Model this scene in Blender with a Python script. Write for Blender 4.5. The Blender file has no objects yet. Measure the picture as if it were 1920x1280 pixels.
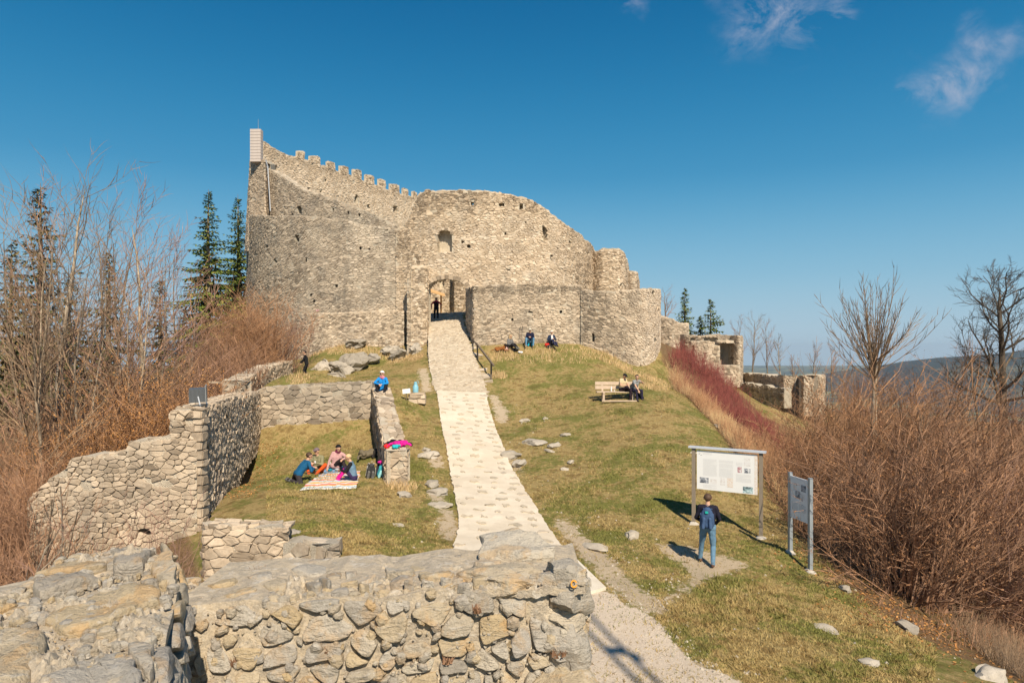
import bpy, bmesh, math, random
import numpy as np
from mathutils import Vector, Matrix, Euler, noise

sc = bpy.context.scene
COL = sc.collection
R = math.radians

# ------------------------------------------------------------------ camera, sky, sun, exposure
# real-world frame: metres, camera eye at the origin on the viewing platform, looking along +Y, level
FPX, HCX, HCY = 1280.0, 960.0, 652.0        # focal length and eye level of the photograph (1920 px wide)
cam = bpy.data.cameras.new("camera")
cam.lens = 24.0; cam.sensor_width = 36.0
cam.shift_y = 12 / 1920
cam.clip_start = 0.05; cam.clip_end = 40000
cam_o = bpy.data.objects.new("camera", cam)
cam_o.rotation_euler = (R(90), 0, 0)
COL.objects.link(cam_o); sc.camera = cam_o

SUN_EL, SUN_AZ = 44.0, 18.5                 # azimuth to the right of straight behind the camera
S_DIR = Vector((math.sin(R(SUN_AZ)) * math.cos(R(SUN_EL)), -math.cos(R(SUN_AZ)) * math.cos(R(SUN_EL)), math.sin(R(SUN_EL))))

world = bpy.data.worlds.new("World"); sc.world = world
world.use_nodes = True
wn, wl = world.node_tree.nodes, world.node_tree.links
for n in list(wn): wn.remove(n)
w_out = wn.new("ShaderNodeOutputWorld"); w_bg = wn.new("ShaderNodeBackground")
sky = wn.new("ShaderNodeTexSky"); sky.sky_type = 'NISHITA'; sky.sun_disc = False
sky.sun_elevation = R(SUN_EL); sky.sun_rotation = R(180 - SUN_AZ)
sky.altitude = 1050; sky.air_density = 1.0; sky.dust_density = 0.6; sky.ozone_density = 2.5
SKY_STRENGTH = 0.09
w_bg.inputs[1].default_value = SKY_STRENGTH
def wnode(t, **k):
    n = wn.new(t)
    for a, b in k.items(): setattr(n, a, b)
    return n
tc = wnode("ShaderNodeTexCoord")
hs = wnode("ShaderNodeHueSaturation"); hs.inputs["Hue"].default_value = 0.488
hs.inputs["Saturation"].default_value = 1.3; hs.inputs["Value"].default_value = 0.92
wl.new(sky.outputs[0], hs.inputs["Color"])
# hazy March air: the sky pales to blue grey, not yellow, towards the horizon all round
sep = wnode("ShaderNodeSeparateXYZ"); wl.new(tc.outputs["Generated"], sep.inputs[0])
hzr = wnode("ShaderNodeValToRGB"); wl.new(sep.outputs["Z"], hzr.inputs[0])
cr = hzr.color_ramp; cr.elements[0].position = 0; cr.elements[0].color = (1, 1, 1, 1); cr.elements[1].position = .42; cr.elements[1].color = (.92, .92, .92, 1)
cr.interpolation = 'B_SPLINE'; e_ = cr.elements.new(.16); e_.color = (.92, .92, .92, 1)
hzc = wnode("ShaderNodeValToRGB"); wl.new(sep.outputs["Z"], hzc.inputs[0]); c2 = hzc.color_ramp
c2.elements[0].position = 0; c2.elements[0].color = (.42, .53, .62, 1); c2.elements[1].position = .50; c2.elements[1].color = (.0, .082, .25, 1)
c2.interpolation = 'B_SPLINE'; e_ = c2.elements.new(.10); e_.color = (.25, .485, .63, 1)
e_ = c2.elements.new(.24); e_.color = (.022, .270, .515, 1)
hsc = wnode("ShaderNodeVectorMath", operation='SCALE'); hsc.inputs["Scale"].default_value = 9.2; wl.new(hzc.outputs[0], hsc.inputs[0])
skm = wnode("ShaderNodeMix", data_type='RGBA'); wl.new(hzr.outputs[0], skm.inputs[0]); wl.new(hs.outputs[0], skm.inputs[6]); wl.new(hsc.outputs[0], skm.inputs[7])
# thin fair-weather clouds: wisps gathered around a few directions
nz = wnode("ShaderNodeTexNoise"); nz.inputs["Scale"].default_value = 13; nz.inputs["Detail"].default_value = 10
nz.inputs["Roughness"].default_value = 0.68; nz.inputs["Distortion"].default_value = 0.5
mp = wnode("ShaderNodeMapping"); mp.inputs["Scale"].default_value = (1, 1, 1.5)
wl.new(tc.outputs["Generated"], mp.inputs[0]); wl.new(mp.outputs[0], nz.inputs["Vector"])
pn = wnode("ShaderNodeTexNoise"); pn.inputs["Scale"].default_value = 22; pn.inputs["Detail"].default_value = 5; wl.new(tc.outputs["Generated"], pn.inputs["Vector"])
pv = wnode("ShaderNodeVectorMath", operation='MULTIPLY_ADD'); pv.inputs[1].default_value = (.11, .11, .07); wl.new(pn.outputs["Color"], pv.inputs[0])
pv2 = wnode("ShaderNodeVectorMath", operation='SUBTRACT'); pv2.inputs[1].default_value = (.055, .055, .035); wl.new(tc.outputs["Generated"], pv2.inputs[0]); wl.new(pv2.outputs[0], pv.inputs[2])
acc = None
for (px, py, rad, amp) in [(1440, 25, .060, 1.0), (1495, 45, .05, .6), (1565, 40, .030, .85), (1770, 165, .045, 1.0), (1720, 175, .03, .75),
                           (1830, 145, .035, .8), (1850, 88, .028, .9), (1195, 2, .022, .8), (1680, 98, .014, .3)]:
    d = Vector(((px - HCX) / FPX, 1, (HCY - py) / FPX)).normalized()
    dt = wnode("ShaderNodeVectorMath", operation='DISTANCE'); dt.inputs[1].default_value = d
    wl.new(pv.outputs[0], dt.inputs[0])
    mr = wnode("ShaderNodeMapRange", interpolation_type='SMOOTHSTEP')
    mr.inputs["From Min"].default_value = rad * 1.3; mr.inputs["From Max"].default_value = 0
    mr.inputs["To Min"].default_value = 0; mr.inputs["To Max"].default_value = amp
    wl.new(dt.outputs["Value"], mr.inputs["Value"])
    if acc is None: acc = mr.outputs[0]
    else:
        mx = wnode("ShaderNodeMath", operation='MAXIMUM'); wl.new(acc, mx.inputs[0]); wl.new(mr.outputs[0], mx.inputs[1]); acc = mx.outputs[0]
c1 = wnode("ShaderNodeMapRange"); c1.inputs["From Min"].default_value = .44; c1.inputs["From Max"].default_value = .74
wl.new(nz.outputs[0], c1.inputs["Value"])
cm = wnode("ShaderNodeMath", operation='MULTIPLY'); wl.new(acc, cm.inputs[0]); wl.new(c1.outputs[0], cm.inputs[1])
cm2 = wnode("ShaderNodeMath", operation='MULTIPLY'); cm2.inputs[1].default_value = 0.95; cm2.use_clamp = True; wl.new(cm.outputs[0], cm2.inputs[0])
cmix = wnode("ShaderNodeMix", data_type='RGBA'); cmix.inputs[7].default_value = (3.9, 4.2, 5.2, 1)
wl.new(cm2.outputs[0], cmix.inputs[0]); wl.new(skm.outputs[2], cmix.inputs[6])
wl.new(cmix.outputs[2], w_bg.inputs[0]); wl.new(w_bg.outputs[0], w_out.inputs[0])

sun = bpy.data.lights.new("sun", 'SUN'); sun.energy = 5.0; sun.angle = R(0.53); sun.color = (1.0, 0.875, 0.70)
sun_o = bpy.data.objects.new("sun", sun); sun_o.rotation_euler = (-S_DIR).to_track_quat('-Z', 'Y').to_euler()
sun_o.location = (40, -80, 60); COL.objects.link(sun_o)

sc.view_settings.view_transform = 'Standard'
try: sc.view_settings.look = 'None'
except Exception: pass
sc.view_settings.gamma = 1.0; sc.view_settings.use_curve_mapping = False
sc.view_settings.exposure = 0.40
sc.render.engine = 'CYCLES'
sc.cycles.max_bounces = 6; sc.cycles.diffuse_bounces = 3; sc.cycles.volume_bounces = 1
sc.cycles.use_denoising = True
try: sc.cycles.denoising_prefilter = 'ACCURATE'
except Exception: pass

rng = random.Random(7)
nrg = np.random.default_rng(7)

# ------------------------------------------------------------------ helpers
def at(px, py, Y):
    """world point seen at photo pixel (px, py) at depth Y"""
    return Vector(((px - HCX) / FPX * Y, Y, (HCY - py) / FPX * Y))

def tag(o, label=None, cat=None, group=None, kind=None):
    if label: o['label'] = label
    if cat: o['category'] = cat
    if group: o['group'] = group
    if kind: o['kind'] = kind
    return o

def empty(name, loc=(0, 0, 0), rz=0):
    o = bpy.data.objects.new(name, None); o.location = loc; o.rotation_euler = (0, 0, rz)
    o.empty_display_size = 0.2
    COL.objects.link(o); return o

def link(name, me, mat=None, parent=None, loc=None, rot=None):
    o = bpy.data.objects.new(name, me)
    if mat is not None:
        for m in (mat if isinstance(mat, (list, tuple)) else [mat]): me.materials.append(m)
    COL.objects.link(o)
    if parent is not None: o.parent = parent
    if loc is not None: o.location = loc
    if rot is not None: o.rotation_euler = rot
    return o

class MB:
    """collects geometry for one mesh"""
    def __init__(s): s.v = []; s.f = []; s.t = []; s.mi = []
    def add(s, vs, fs, tint=0.5, mi=0):
        b = len(s.v); s.v.extend([tuple(p) for p in vs])
        for f in fs: s.f.append([i + b for i in f]); s.t.append(tint); s.mi.append(mi)
    def box(s, c, size, rot=None, tint=0.5, mi=0, taper=1.0):
        x, y, z = [d / 2 for d in size]
        vs = [Vector((sx * x * (taper if sz > 0 else 1), sy * y * (taper if sz > 0 else 1), sz * z)) for sz in (-1, 1) for sy in (-1, 1) for sx in (-1, 1)]
        if rot is not None: vs = [rot @ v for v in vs]
        c = Vector(c); vs = [v + c for v in vs]
        s.add(vs, [(0, 2, 3, 1), (4, 5, 7, 6), (0, 1, 5, 4), (2, 6, 7, 3), (0, 4, 6, 2), (1, 3, 7, 5)], tint, mi)
    def beam(s, a, b, w, h, up=(0, 0, 1), tint=0.5, mi=0):
        a, b = Vector(a), Vector(b); d = (b - a); L = d.length; d.normalize()
        up = Vector(up); sd = d.cross(up)
        if sd.length < 1e-4: sd = Vector((1, 0, 0))
        sd.normalize(); u = sd.cross(d)
        m = Matrix((sd, d, u)).transposed()
        s.box((a + b) / 2, (w, L, h), m, tint, mi)
    def chain(s, pts, rads, n=4, tint=0.5, mi=0, cap=False):
        b = len(s.v); m = len(pts)
        ref = Vector((.31, .77, .55))
        d = (pts[-1] - pts[0])
        if d.length < 1e-9: return
        d.normalize()
        a = d.cross(ref); a.normalize(); c = d.cross(a)
        cs = [(math.cos(2 * math.pi * k / n), math.sin(2 * math.pi * k / n)) for k in range(n)]
        for i, (p, r) in enumerate(zip(pts, rads)):
            if i == m - 1 and r < 1e-5: s.v.append(tuple(p)); continue
            for (x, y) in cs:
                q = p + (a * x + c * y) * r; s.v.append((q.x, q.y, q.z))
        for i in range(m - 1):
            last = (i == m - 2 and rads[-1] < 1e-5)
            for k in range(n):
                k2 = (k + 1) % n
                if last: s.f.append([b + i * n + k, b + i * n + k2, b + (i + 1) * n])
                else: s.f.append([b + i * n + k, b + i * n + k2, b + (i + 1) * n + k2, b + (i + 1) * n + k])
                s.t.append(tint); s.mi.append(mi)
        if cap:
            s.f.append([b + k for k in range(n)][::-1]); s.t.append(tint); s.mi.append(mi)
            if rads[-1] >= 1e-5: s.f.append([b + (m - 1) * n + k for k in range(n)]); s.t.append(tint); s.mi.append(mi)
    def mesh(s, name, smooth=False, sharp=None, origin=None):
        me = bpy.data.meshes.new(name)
        vs = s.v if origin is None else [(x - origin[0], y - origin[1], z - origin[2]) for x, y, z in s.v]
        me.from_pydata(vs, [], s.f)
        a = me.attributes.new('tint', 'FLOAT', 'FACE'); a.data.foreach_set('value', np.array(s.t, dtype=np.float32))
        if any(s.mi): me.polygons.foreach_set('material_index', np.array(s.mi, dtype=np.int32))
        if smooth:
            me.polygons.foreach_set('use_smooth', np.ones(len(s.f), dtype=bool))
            if sharp: me.set_sharp_from_angle(angle=R(sharp))
        me.update(); return me
    def build(s, name, mat, parent=None, smooth=False, sharp=None, origin=None):
        me = s.mesh(name, smooth, sharp, origin)
        return link(name, me, mat, parent, loc=origin)

def np_mesh(name, V, F, tint=None, mat=None, parent=None, smooth=False):
    """V (n,3), F (m,k) arrays"""
    me = bpy.data.meshes.new(name)
    n, m, k = len(V), len(F), F.shape[1]
    me.vertices.add(n); me.vertices.foreach_set('co', V.astype(np.float32).ravel())
    me.loops.add(m * k); me.loops.foreach_set('vertex_index', F.astype(np.int32).ravel())
    me.polygons.add(m); me.polygons.foreach_set('loop_start', np.arange(0, m * k, k, dtype=np.int32))
    if smooth: me.polygons.foreach_set('use_smooth', np.ones(m, dtype=bool))
    me.update(calc_edges=True)
    if tint is not None:
        a = me.attributes.new('tint', 'FLOAT', 'FACE'); a.data.foreach_set('value', tint.astype(np.float32))
    me.validate()
    return link(name, me, mat, parent)

# ------------------------------------------------------------------ materials
def lin(r, g, b):
    f = lambda c: (c / 255 / 12.92) if c / 255 <= .04045 else ((c / 255 + .055) / 1.055) ** 2.4
    return (f(r), f(g), f(b), 1)

class NT:
    def __init__(s, name):
        s.m = bpy.data.materials.new(name); s.m.use_nodes = True
        s.n, s.l = s.m.node_tree.nodes, s.m.node_tree.links
        s.b = s.n["Principled BSDF"]; s.b.inputs["Roughness"].default_value = .9
        s.b.inputs["Specular IOR Level"].default_value = .2
    def node(s, t, **k):
        n = s.n.new(t)
        for a, b in k.items(): setattr(n, a, b)
        return n
    def pos(s): return s.node("ShaderNodeNewGeometry").outputs["Position"]
    def obj(s): return s.node("ShaderNodeTexCoord").outputs["Object"]
    def attr(s, a): return s.node("ShaderNodeAttribute", attribute_name=a).outputs["Fac"]
    def noise(s, vec, scale, detail=4, rough=.55, dist=0, sv=None):
        if sv is not None:
            mp = s.node("ShaderNodeMapping"); mp.inputs["Scale"].default_value = sv; s.l.new(vec, mp.inputs[0]); vec = mp.outputs[0]
        n = s.node("ShaderNodeTexNoise"); s.l.new(vec, n.inputs["Vector"])
        n.inputs["Scale"].default_value = scale; n.inputs["Detail"].default_value = detail; n.inputs["Roughness"].default_value = rough
        n.inputs["Distortion"].default_value = dist
        return n.outputs[0]
    def ramp(s, fac, stops, interp='LINEAR'):
        n = s.node("ShaderNodeValToRGB"); s.l.new(fac, n.inputs[0]); cr = n.color_ramp; cr.interpolation = interp
        while len(cr.elements) < len(stops): cr.elements.new(.5)
        for e, (p, c) in zip(cr.elements, stops): e.position = p; e.color = c if len(c) == 4 else (*c, 1)
        return n.outputs[0]
    def rng(s, v, a, b, c=0., d=1., smooth=True):
        n = s.node("ShaderNodeMapRange"); n.interpolation_type = 'SMOOTHSTEP' if smooth else 'LINEAR'
        s.l.new(v, n.inputs["Value"])
        for k, x in (("From Min", a), ("From Max", b), ("To Min", c), ("To Max", d)): n.inputs[k].default_value = x
        return n.outputs[0]
    def mix(s, f, a, b, blend='MIX'):
        n = s.node("ShaderNodeMix", data_type='RGBA', blend_type=blend)
        for k, x in ((0, f), (6, a), (7, b)):
            if isinstance(x, (int, float)): n.inputs[k].default_value = x
            elif isinstance(x, (tuple, list)): n.inputs[k].default_value = x if len(x) == 4 else (*x, 1)
            else: s.l.new(x, n.inputs[k])
        return n.outputs[2]
    def math(s, op, a, b=None):
        n = s.node("ShaderNodeMath", operation=op)
        for k, x in ((0, a), (1, b)):
            if x is None: continue
            if isinstance(x, (int, float)): n.inputs[k].default_value = x
            else: s.l.new(x, n.inputs[k])
        return n.outputs[0]
    def bump(s, h, strength=.5, dist=.02, prev=None):
        n = s.node("ShaderNodeBump"); n.inputs["Strength"].default_value = strength; n.inputs["Distance"].default_value = dist
        s.l.new(h, n.inputs["Height"])
        if prev is not None: s.l.new(prev, n.inputs["Normal"])
        return n.outputs[0]
    def done(s, col=None, normal=None, rough=None):
        if col is not None:
            if isinstance(col, (tuple, list)): s.b.inputs["Base Color"].default_value = col if len(col) == 4 else (*col, 1)
            else: s.l.new(col, s.b.inputs["Base Color"])
        if normal is not None: s.l.new(normal, s.b.inputs["Normal"])
        if rough is not None: s.b.inputs["Roughness"].default_value = rough
        return s.m

def plain(name, col, rough=.8, var=.18, scale=30, metal=0, spec=.25):
    t = NT(name); p = t.obj()
    f = t.noise(p, scale, 4)
    c = t.mix(f, tuple(x * (1 - var) for x in col[:3]), tuple(min(1, x * (1 + var)) for x in col[:3]))
    t.b.inputs["Metallic"].default_value = metal; t.b.inputs["Specular IOR Level"].default_value = spec
    return t.done(c, t.bump(f, .25, .004), rough)

def stone_mat(name, cols, lichen=.35, stain=.4, fine=1.0):
    """rubble stone: each stone takes its colour from its own tint, then weathering and lichen over it"""
    t = NT(name); p = t.pos(); a = t.attr('tint')
    n = len(cols)
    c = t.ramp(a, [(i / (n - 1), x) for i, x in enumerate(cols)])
    big = t.noise(p, .55, 5, .6); mid = t.noise(p, 5.5 * fine, 5, .6); fin = t.noise(p, 42 * fine, 5, .65)
    c = t.mix(t.rng(mid, .35, .75, 0, .45), c, t.mix(1.0, c, (.62, .60, .57), 'MULTIPLY'))
    c = t.mix(t.rng(big, .48, .68, 0, stain), c, (.17, .16, .145))
    li = t.noise(p, 13 * fine, 6, .7, .4)
    c = t.mix(t.rng(li, .56, .66, 0, lichen), c, (.105, .10, .092))
    li2 = t.noise(p, 19 * fine, 5, .7, .2, (1, 1.3, .9))
    c = t.mix(t.rng(li2, .62, .70, 0, .5), c, (.52, .50, .45))
    c = t.mix(t.rng(fin, .3, .75, 0, .35), c, t.mix(1.0, c, (.6, .57, .53), 'MULTIPLY'))
    drip = t.noise(p, 1.5, 5, .65, .3, (1, 1, .22)); c = t.mix(t.rng(drip, .52, .70, 0, stain * 1.3), c, (.20, .18, .15))
    pale = t.noise(p, .8, 4, .6, .4, (1, 1, .6)); c = t.mix(t.rng(pale, .58, .70, 0, .35), c, (.62, .545, .43))
    h = t.math('ADD', t.math('MULTIPLY', mid, .6), t.math('MULTIPLY', fin, .4))
    return t.done(c, t.bump(h, .5, .035 / fine), .92)

S_WARM = [(.235, .195, .145), (.35, .295, .225), (.43, .365, .275), (.485, .415, .32), (.525, .455, .355), (.565, .495, .39), (.60, .53, .43), (.66, .60, .50)]
S_MIX = [(.20, .172, .135), (.31, .268, .212), (.375, .326, .258), (.425, .371, .296), (.465, .41, .33), (.505, .447, .36), (.54, .48, .39), (.60, .545, .455)]
S_GREY = [(.175, .155, .128), (.265, .236, .192), (.325, .29, .238), (.37, .332, .272), (.405, .366, .302), (.44, .40, .33), (.475, .432, .36), (.53, .49, .415)]
S_NEAR = [(.34, .305, .255), (.45, .405, .335), (.52, .42, .275), (.40, .37, .32), (.54, .485, .40), (.50, .39, .235), (.38, .35, .31), (.56, .50, .40)]
M = {}
KK = lambda L: [tuple(min(.8, x * y) for x, y in zip(c, (1.22, 1.12, 1.03))) for c in L]
M['stone_warm'] = stone_mat('stone_warm', KK(S_WARM), .18, .22)
M['stone_mix'] = stone_mat('stone_mix', KK(S_MIX), .26, .28)
M['stone_grey'] = stone_mat('stone_grey', KK(S_GREY), .34, .38)
M['rock'] = stone_mat('rock', [(.36, .32, .26), (.45, .40, .33), (.53, .475, .395)], .4, .4, 1.5)
M['rock_pale'] = stone_mat('rock_pale', [(.38, .335, .265), (.46, .405, .325), (.54, .48, .39)], .12, .12, 1.8)

def mortar_mat(name, c0, c1, scale=1.0):
    t = NT(name); p = t.pos()
    n1 = t.noise(p, 3.2 * scale, 5, .6); n2 = t.noise(p, 24 * scale, 6, .7); n3 = t.noise(p, .5, 4)
    v = t.node("ShaderNodeTexVoronoi"); t.l.new(p, v.inputs["Vector"]); v.inputs["Scale"].default_value = 34 * scale
    c = t.mix(t.rng(n1, .35, .65), c0, c1)
    c = t.mix(t.rng(n2, .5, .72, 0, .6), c, t.mix(1.0, c, (.55, .52, .48), 'MULTIPLY'))
    c = t.mix(t.rng(n3, .5, .66, 0, .3), c, (.24, .22, .19))
    h = t.math('ADD', n2, t.math('MULTIPLY', v.outputs["Distance"], .5))
    return t.done(c, t.bump(h, .9, .04 / scale), .95)
def near_mortar():
    t = NT('mortar_near'); p = t.pos()
    n1 = t.noise(p, 5.5, 7, .7, .5); n2 = t.noise(p, 26, 7, .75); n3 = t.noise(p, 9, 6, .7, .5); n4 = t.noise(p, 75, 4, .7)
    v = t.node("ShaderNodeTexVoronoi"); t.l.new(p, v.inputs["Vector"]); v.inputs["Scale"].default_value = 60
    c = t.ramp(n1, [(.3, (.29, .25, .195)), (.43, (.57, .475, .345)), (.55, (.40, .345, .27)), (.68, (.70, .59, .44))])
    c = t.mix(t.rng(n3, .54, .66, 0, .75), c, (.62, .57, .49))
    c = t.mix(t.rng(n2, .56, .72, 0, .65), c, (.16, .14, .11))
    c = t.mix(t.rng(n4, .5, .75, 0, .5), c, t.mix(1.0, c, (.55, .5, .45), 'MULTIPLY'))
    c = t.mix(t.rng(v.outputs["Distance"], .25, .12, 0, .45), c, (.66, .61, .53))
    h = t.math('ADD', t.math('MULTIPLY', n2, .6), t.math('ADD', t.math('MULTIPLY', n3, .7), t.math('MULTIPLY', v.outputs["Distance"], .08)))
    return t.done(c, t.bump(h, 1.0, .03), .95)
def near_stone():
    t = NT('stone_near'); p = t.pos(); a = t.attr('tint')
    n = len(S_NEAR); c = t.ramp(a, [(i / (n - 1), x) for i, x in enumerate(S_NEAR)])
    n1 = t.noise(p, 4.5, 6, .65, .6); n2 = t.noise(p, 15, 7, .72, .3); n3 = t.noise(p, 55, 5, .7); st = t.noise(p, 9, 5, .6, 1.2, (1, .6, 3.2))
    c = t.mix(t.rng(n1, .50, .62, 0, .7), c, t.mix(1.0, c, (1.08, .88, .66), 'MULTIPLY'))
    c = t.mix(t.rng(n2, .54, .66, 0, .5), c, (.22, .20, .175))
    c = t.mix(t.rng(st, .55, .68, 0, .5), c, (.55, .515, .46))
    c = t.mix(t.rng(n3, .52, .72, 0, .6), c, t.mix(1.0, c, (.45, .43, .40), 'MULTIPLY'))
    li = t.noise(p, 24, 4, .75); c = t.mix(t.rng(li, .66, .70, 0, .8), c, (.60, .57, .51))
    h = t.math('ADD', t.math('MULTIPLY', n2, .8), t.math('ADD', t.math('MULTIPLY', n3, .35), t.math('MULTIPLY', st, .7)))
    return t.done(c, t.bump(h, 1.0, .035), .92)
M['stone_near'] = near_stone()
M['mortar_warm'] = mortar_mat('mortar_warm', (.56, .475, .355), (.68, .59, .455))
M['mortar_mix'] = mortar_mat('mortar_mix', (.50, .43, .33), (.61, .53, .415))
M['mortar_grey'] = mortar_mat('mortar_grey', (.43, .38, .30), (.53, .47, .375))
M['mortar_near'] = near_mortar()

# ------------------------------------------------------------------ terrain
def fade(t): t = np.clip(t, 0, 1); return t * t * (3 - 2 * t)
_H = nrg.random((256, 256))
def vnoise(x, y):
    x = np.asarray(x, float); y = np.asarray(y, float)
    xi = np.floor(x).astype(int); yi = np.floor(y).astype(int); fx = fade(x - xi); fy = fade(y - yi)
    h = lambda a, b: _H[a % 256, b % 256]
    return (h(xi, yi) * (1 - fx) + h(xi + 1, yi) * fx) * (1 - fy) + (h(xi, yi + 1) * (1 - fx) + h(xi + 1, yi + 1) * fx) * fy
def fbm(x, y, o=4):
    s = 0; a = .5
    for i in range(o): s = s + a * (vnoise(x * 2 ** i + 17.3 * i, y * 2 ** i + 5.1 * i) - .5); a *= .55
    return s

def P(px, py, Y): v = at(px, py, Y); return (v.x, v.y, v.z)
CP = [P(1300, 1280, 11), P(1150, 1110, 14.6), P(944, 985, 19.3), P(915, 920, 22.6), P(893, 870, 26), P(876, 800, 31), P(865, 735, 36),
      P(848, 690, 40), P(845, 660, 43), P(838, 618, 47), P(835, 595, 52), P(835, 590, 58),
      P(742, 908, 22.5), P(590, 812, 29.6), P(500, 818, 29.6), P(690, 806, 29.4), P(395, 975, 18.4), P(540, 1045, 15.2), P(640, 1055, 15), P(620, 890, 24), P(480, 900, 23),
      P(770, 1000, 18), P(700, 1010, 17), P(640, 650, 47.2), P(757, 662, 46.5), P(640, 700, 42.5), P(560, 700, 42.5), P(720, 738, 34), P(600, 716, 32.2), P(500, 722, 32.2),
      P(690, 718, 32), P(770, 760, 31.5), P(790, 830, 27), P(800, 920, 22),
      P(1160, 753, 33), P(1000, 652, 42.8), P(1085, 652, 43), P(1140, 668, 42.5), P(1180, 690, 42.3), P(1230, 705, 42.3), P(1243, 662, 46.5), P(1000, 740, 36), P(1100, 850, 26.4), P(1000, 860, 26.3),
      P(920, 690, 40), P(915, 650, 43.3), (4.7, 16.5, -5.29), P(1301, 983, 19.5), P(1427, 1010, 18.5), P(1482, 1033, 17.2), P(1519, 1073, 16.5),
      P(1280, 740, 36), P(1340, 800, 30.5), P(1420, 895, 23.5), P(1560, 1085, 16), P(1700, 1195, 13.5), P(1900, 1275, 11.8),
      P(1480, 770, 50), P(1545, 770, 49), P(1340, 705, 53), P(1270, 655, 56), P(1430, 800, 42),
      (13.5, 30, -6.6), (12.2, 23.5, -6.4), (11.2, 17, -6.6), (11.5, 13, -6.9), (14, 36, -5.8), (17, 42, -5.4), (15, 20, -8.2), (24, 30, -9.5), (24, 42, -8.5), (30, 20, -11.5), (20, 12, -9.3), (30, 50, -8),
      (-14, 18, -6.9), (-18, 28, -6.6), (-25, 40, -6.0), (-13.2, 30, -5.4), (-15, 36, -4.2), (-17, 45, -3.0), (-21, 52, -2.5), (-30, 25, -10), (-12.2, 23, -6.2),
      (-6, 13.4, -6.1), (-10, 14, -6.8), (-3, 12.8, -5.7), (0, 11, -5.5), (6, 8, -5.55), (-5, 5, -6.1), (0, 0, -5.6), (8, 0, -5.9), (-12, 0, -8),
      (-5, 62, 2.5), (5, 58, 2.4), (-15, 60, 2.3), (0, 85, 0), (-28, 75, -3), (24, 75, -4), (30, 62, -6)]
CP = np.array(CP, float)
def _tps(d2): return np.where(d2 > 1e-12, .5 * d2 * np.log(np.maximum(d2, 1e-12)), 0)
_n = len(CP)
_d2 = ((CP[:, None, :2] - CP[None, :, :2]) ** 2).sum(-1)
_A = np.zeros((_n + 3, _n + 3)); _A[:_n, :_n] = _tps(_d2) + np.eye(_n) * .25
_A[:_n, _n] = 1; _A[:_n, _n + 1:] = CP[:, :2]; _A[_n:, :_n] = _A[:_n, _n:].T
_W = np.linalg.solve(_A, np.concatenate([CP[:, 2], [0, 0, 0]]))
def gz(x, y):
    x = np.asarray(x, float); y = np.asarray(y, float); sh = np.broadcast(x, y).shape
    x = np.broadcast_to(x, sh).ravel(); y = np.broadcast_to(y, sh).ravel()
    out = np.empty(len(x))
    for i in range(0, len(x), 20000):
        xs, ys = x[i:i + 20000], y[i:i + 20000]
        d2 = (xs[:, None] - CP[None, :, 0]) ** 2 + (ys[:, None] - CP[None, :, 1]) ** 2
        out[i:i + 20000] = _tps(d2) @ _W[:_n] + _W[_n] + _W[_n + 1] * xs + _W[_n + 2] * ys
    out = np.clip(out, -15, 4)
    d = np.hypot(x - 2, y - 32)
    w = fade((d - 42) / 50)
    far = -11 - 225 * fade((d - 70) / 900) + 14 * fbm(x / 160, y / 160, 3) * fade((d - 150) / 300)
    out = out * (1 - w) + far * w
    out = out + .10 * fbm(x * .9, y * .9, 4) * (1 - w)
    return out.reshape(sh)
def gz1(x, y): return float(gz(np.array([x]), np.array([y]))[0])

_ys = np.concatenate([np.linspace(7, 60, 900)])
def px2g(px, py):
    """ground point under photo pixel"""
    xs = (px - HCX) / FPX * _ys; zs = (HCY - py) / FPX * _ys
    below = np.nonzero(zs < gz(xs, _ys))[0]
    i = below[0] if len(below) else len(_ys) - 1
    Y = _ys[i]; x = (px - HCX) / FPX * Y
    return Vector((x, Y, gz1(x, Y)))
# ------------------------------------------------------------------ ground sheet
def inpoly(x, y, poly):
    r = np.zeros(np.shape(x), bool); n = len(poly)
    for i in range(n):
        x0, y0 = poly[i]; x1, y1 = poly[(i + 1) % n]
        c = ((y0 > y) != (y1 > y))
        with np.errstate(divide='ignore', invalid='ignore'):
            r ^= c & (x < (x1 - x0) * (y - y0) / (y1 - y0 + 1e-12) + x0)
    return r
def pxpoly(pts): return [tuple(px2g(*p)[:2]) for p in pts]
PATH_ROWS = [(1075, 842, 1088, 15.2), (1056, 846, 1076, 16.0), (1035, 850, 1063, 16.95), (1010, 856, 1044, 18.1), (985, 861, 1025, 19.3), (955, 856, 1005, 20.9), (920, 850, 985, 22.6), (895, 845, 970, 24.2), (870, 840, 955, 26), (835, 832, 940, 28.4),
             (800, 826, 927, 31), (765, 822, 917, 33.6), (735, 819, 911, 36)]
UP_ROWS = [(735, 816, 914, 36), (712, 810, 905, 38.2), (690, 806, 896, 40.1), (675, 804, 890, 41.5), (660, 803, 884, 43), (640, 803, 876, 45), (618, 803, 870, 47), (605, 803, 868, 49.5), (595, 803, 866, 52), (590, 800, 900, 58)]
def rows_poly(rows, grow=0.):
    L = [((a - HCX) / FPX * Y - grow, Y) for (_, a, b, Y) in rows]; Rr = [((b - HCX) / FPX * Y + grow, Y) for (_, a, b, Y) in rows]
    return L + Rr[::-1]
POLY_PATH = rows_poly(PATH_ROWS, .02); POLY_UP = rows_poly(UP_ROWS, .02)
SLAB = [tuple(px2g(*p)[:2]) for p in [(1015, 1048), (1064, 1036), (1136, 1106), (1085, 1122)]]
POLY_GRAVEL = pxpoly([(1040, 1130), (1138, 1104), (1165, 1128), (1215, 1150), (1255, 1185), (1280, 1225), (1330, 1252), (1395, 1279)]) + [(3.6, 9.0), (-1.5, 9.0), (-1.0, 13)]
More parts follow.
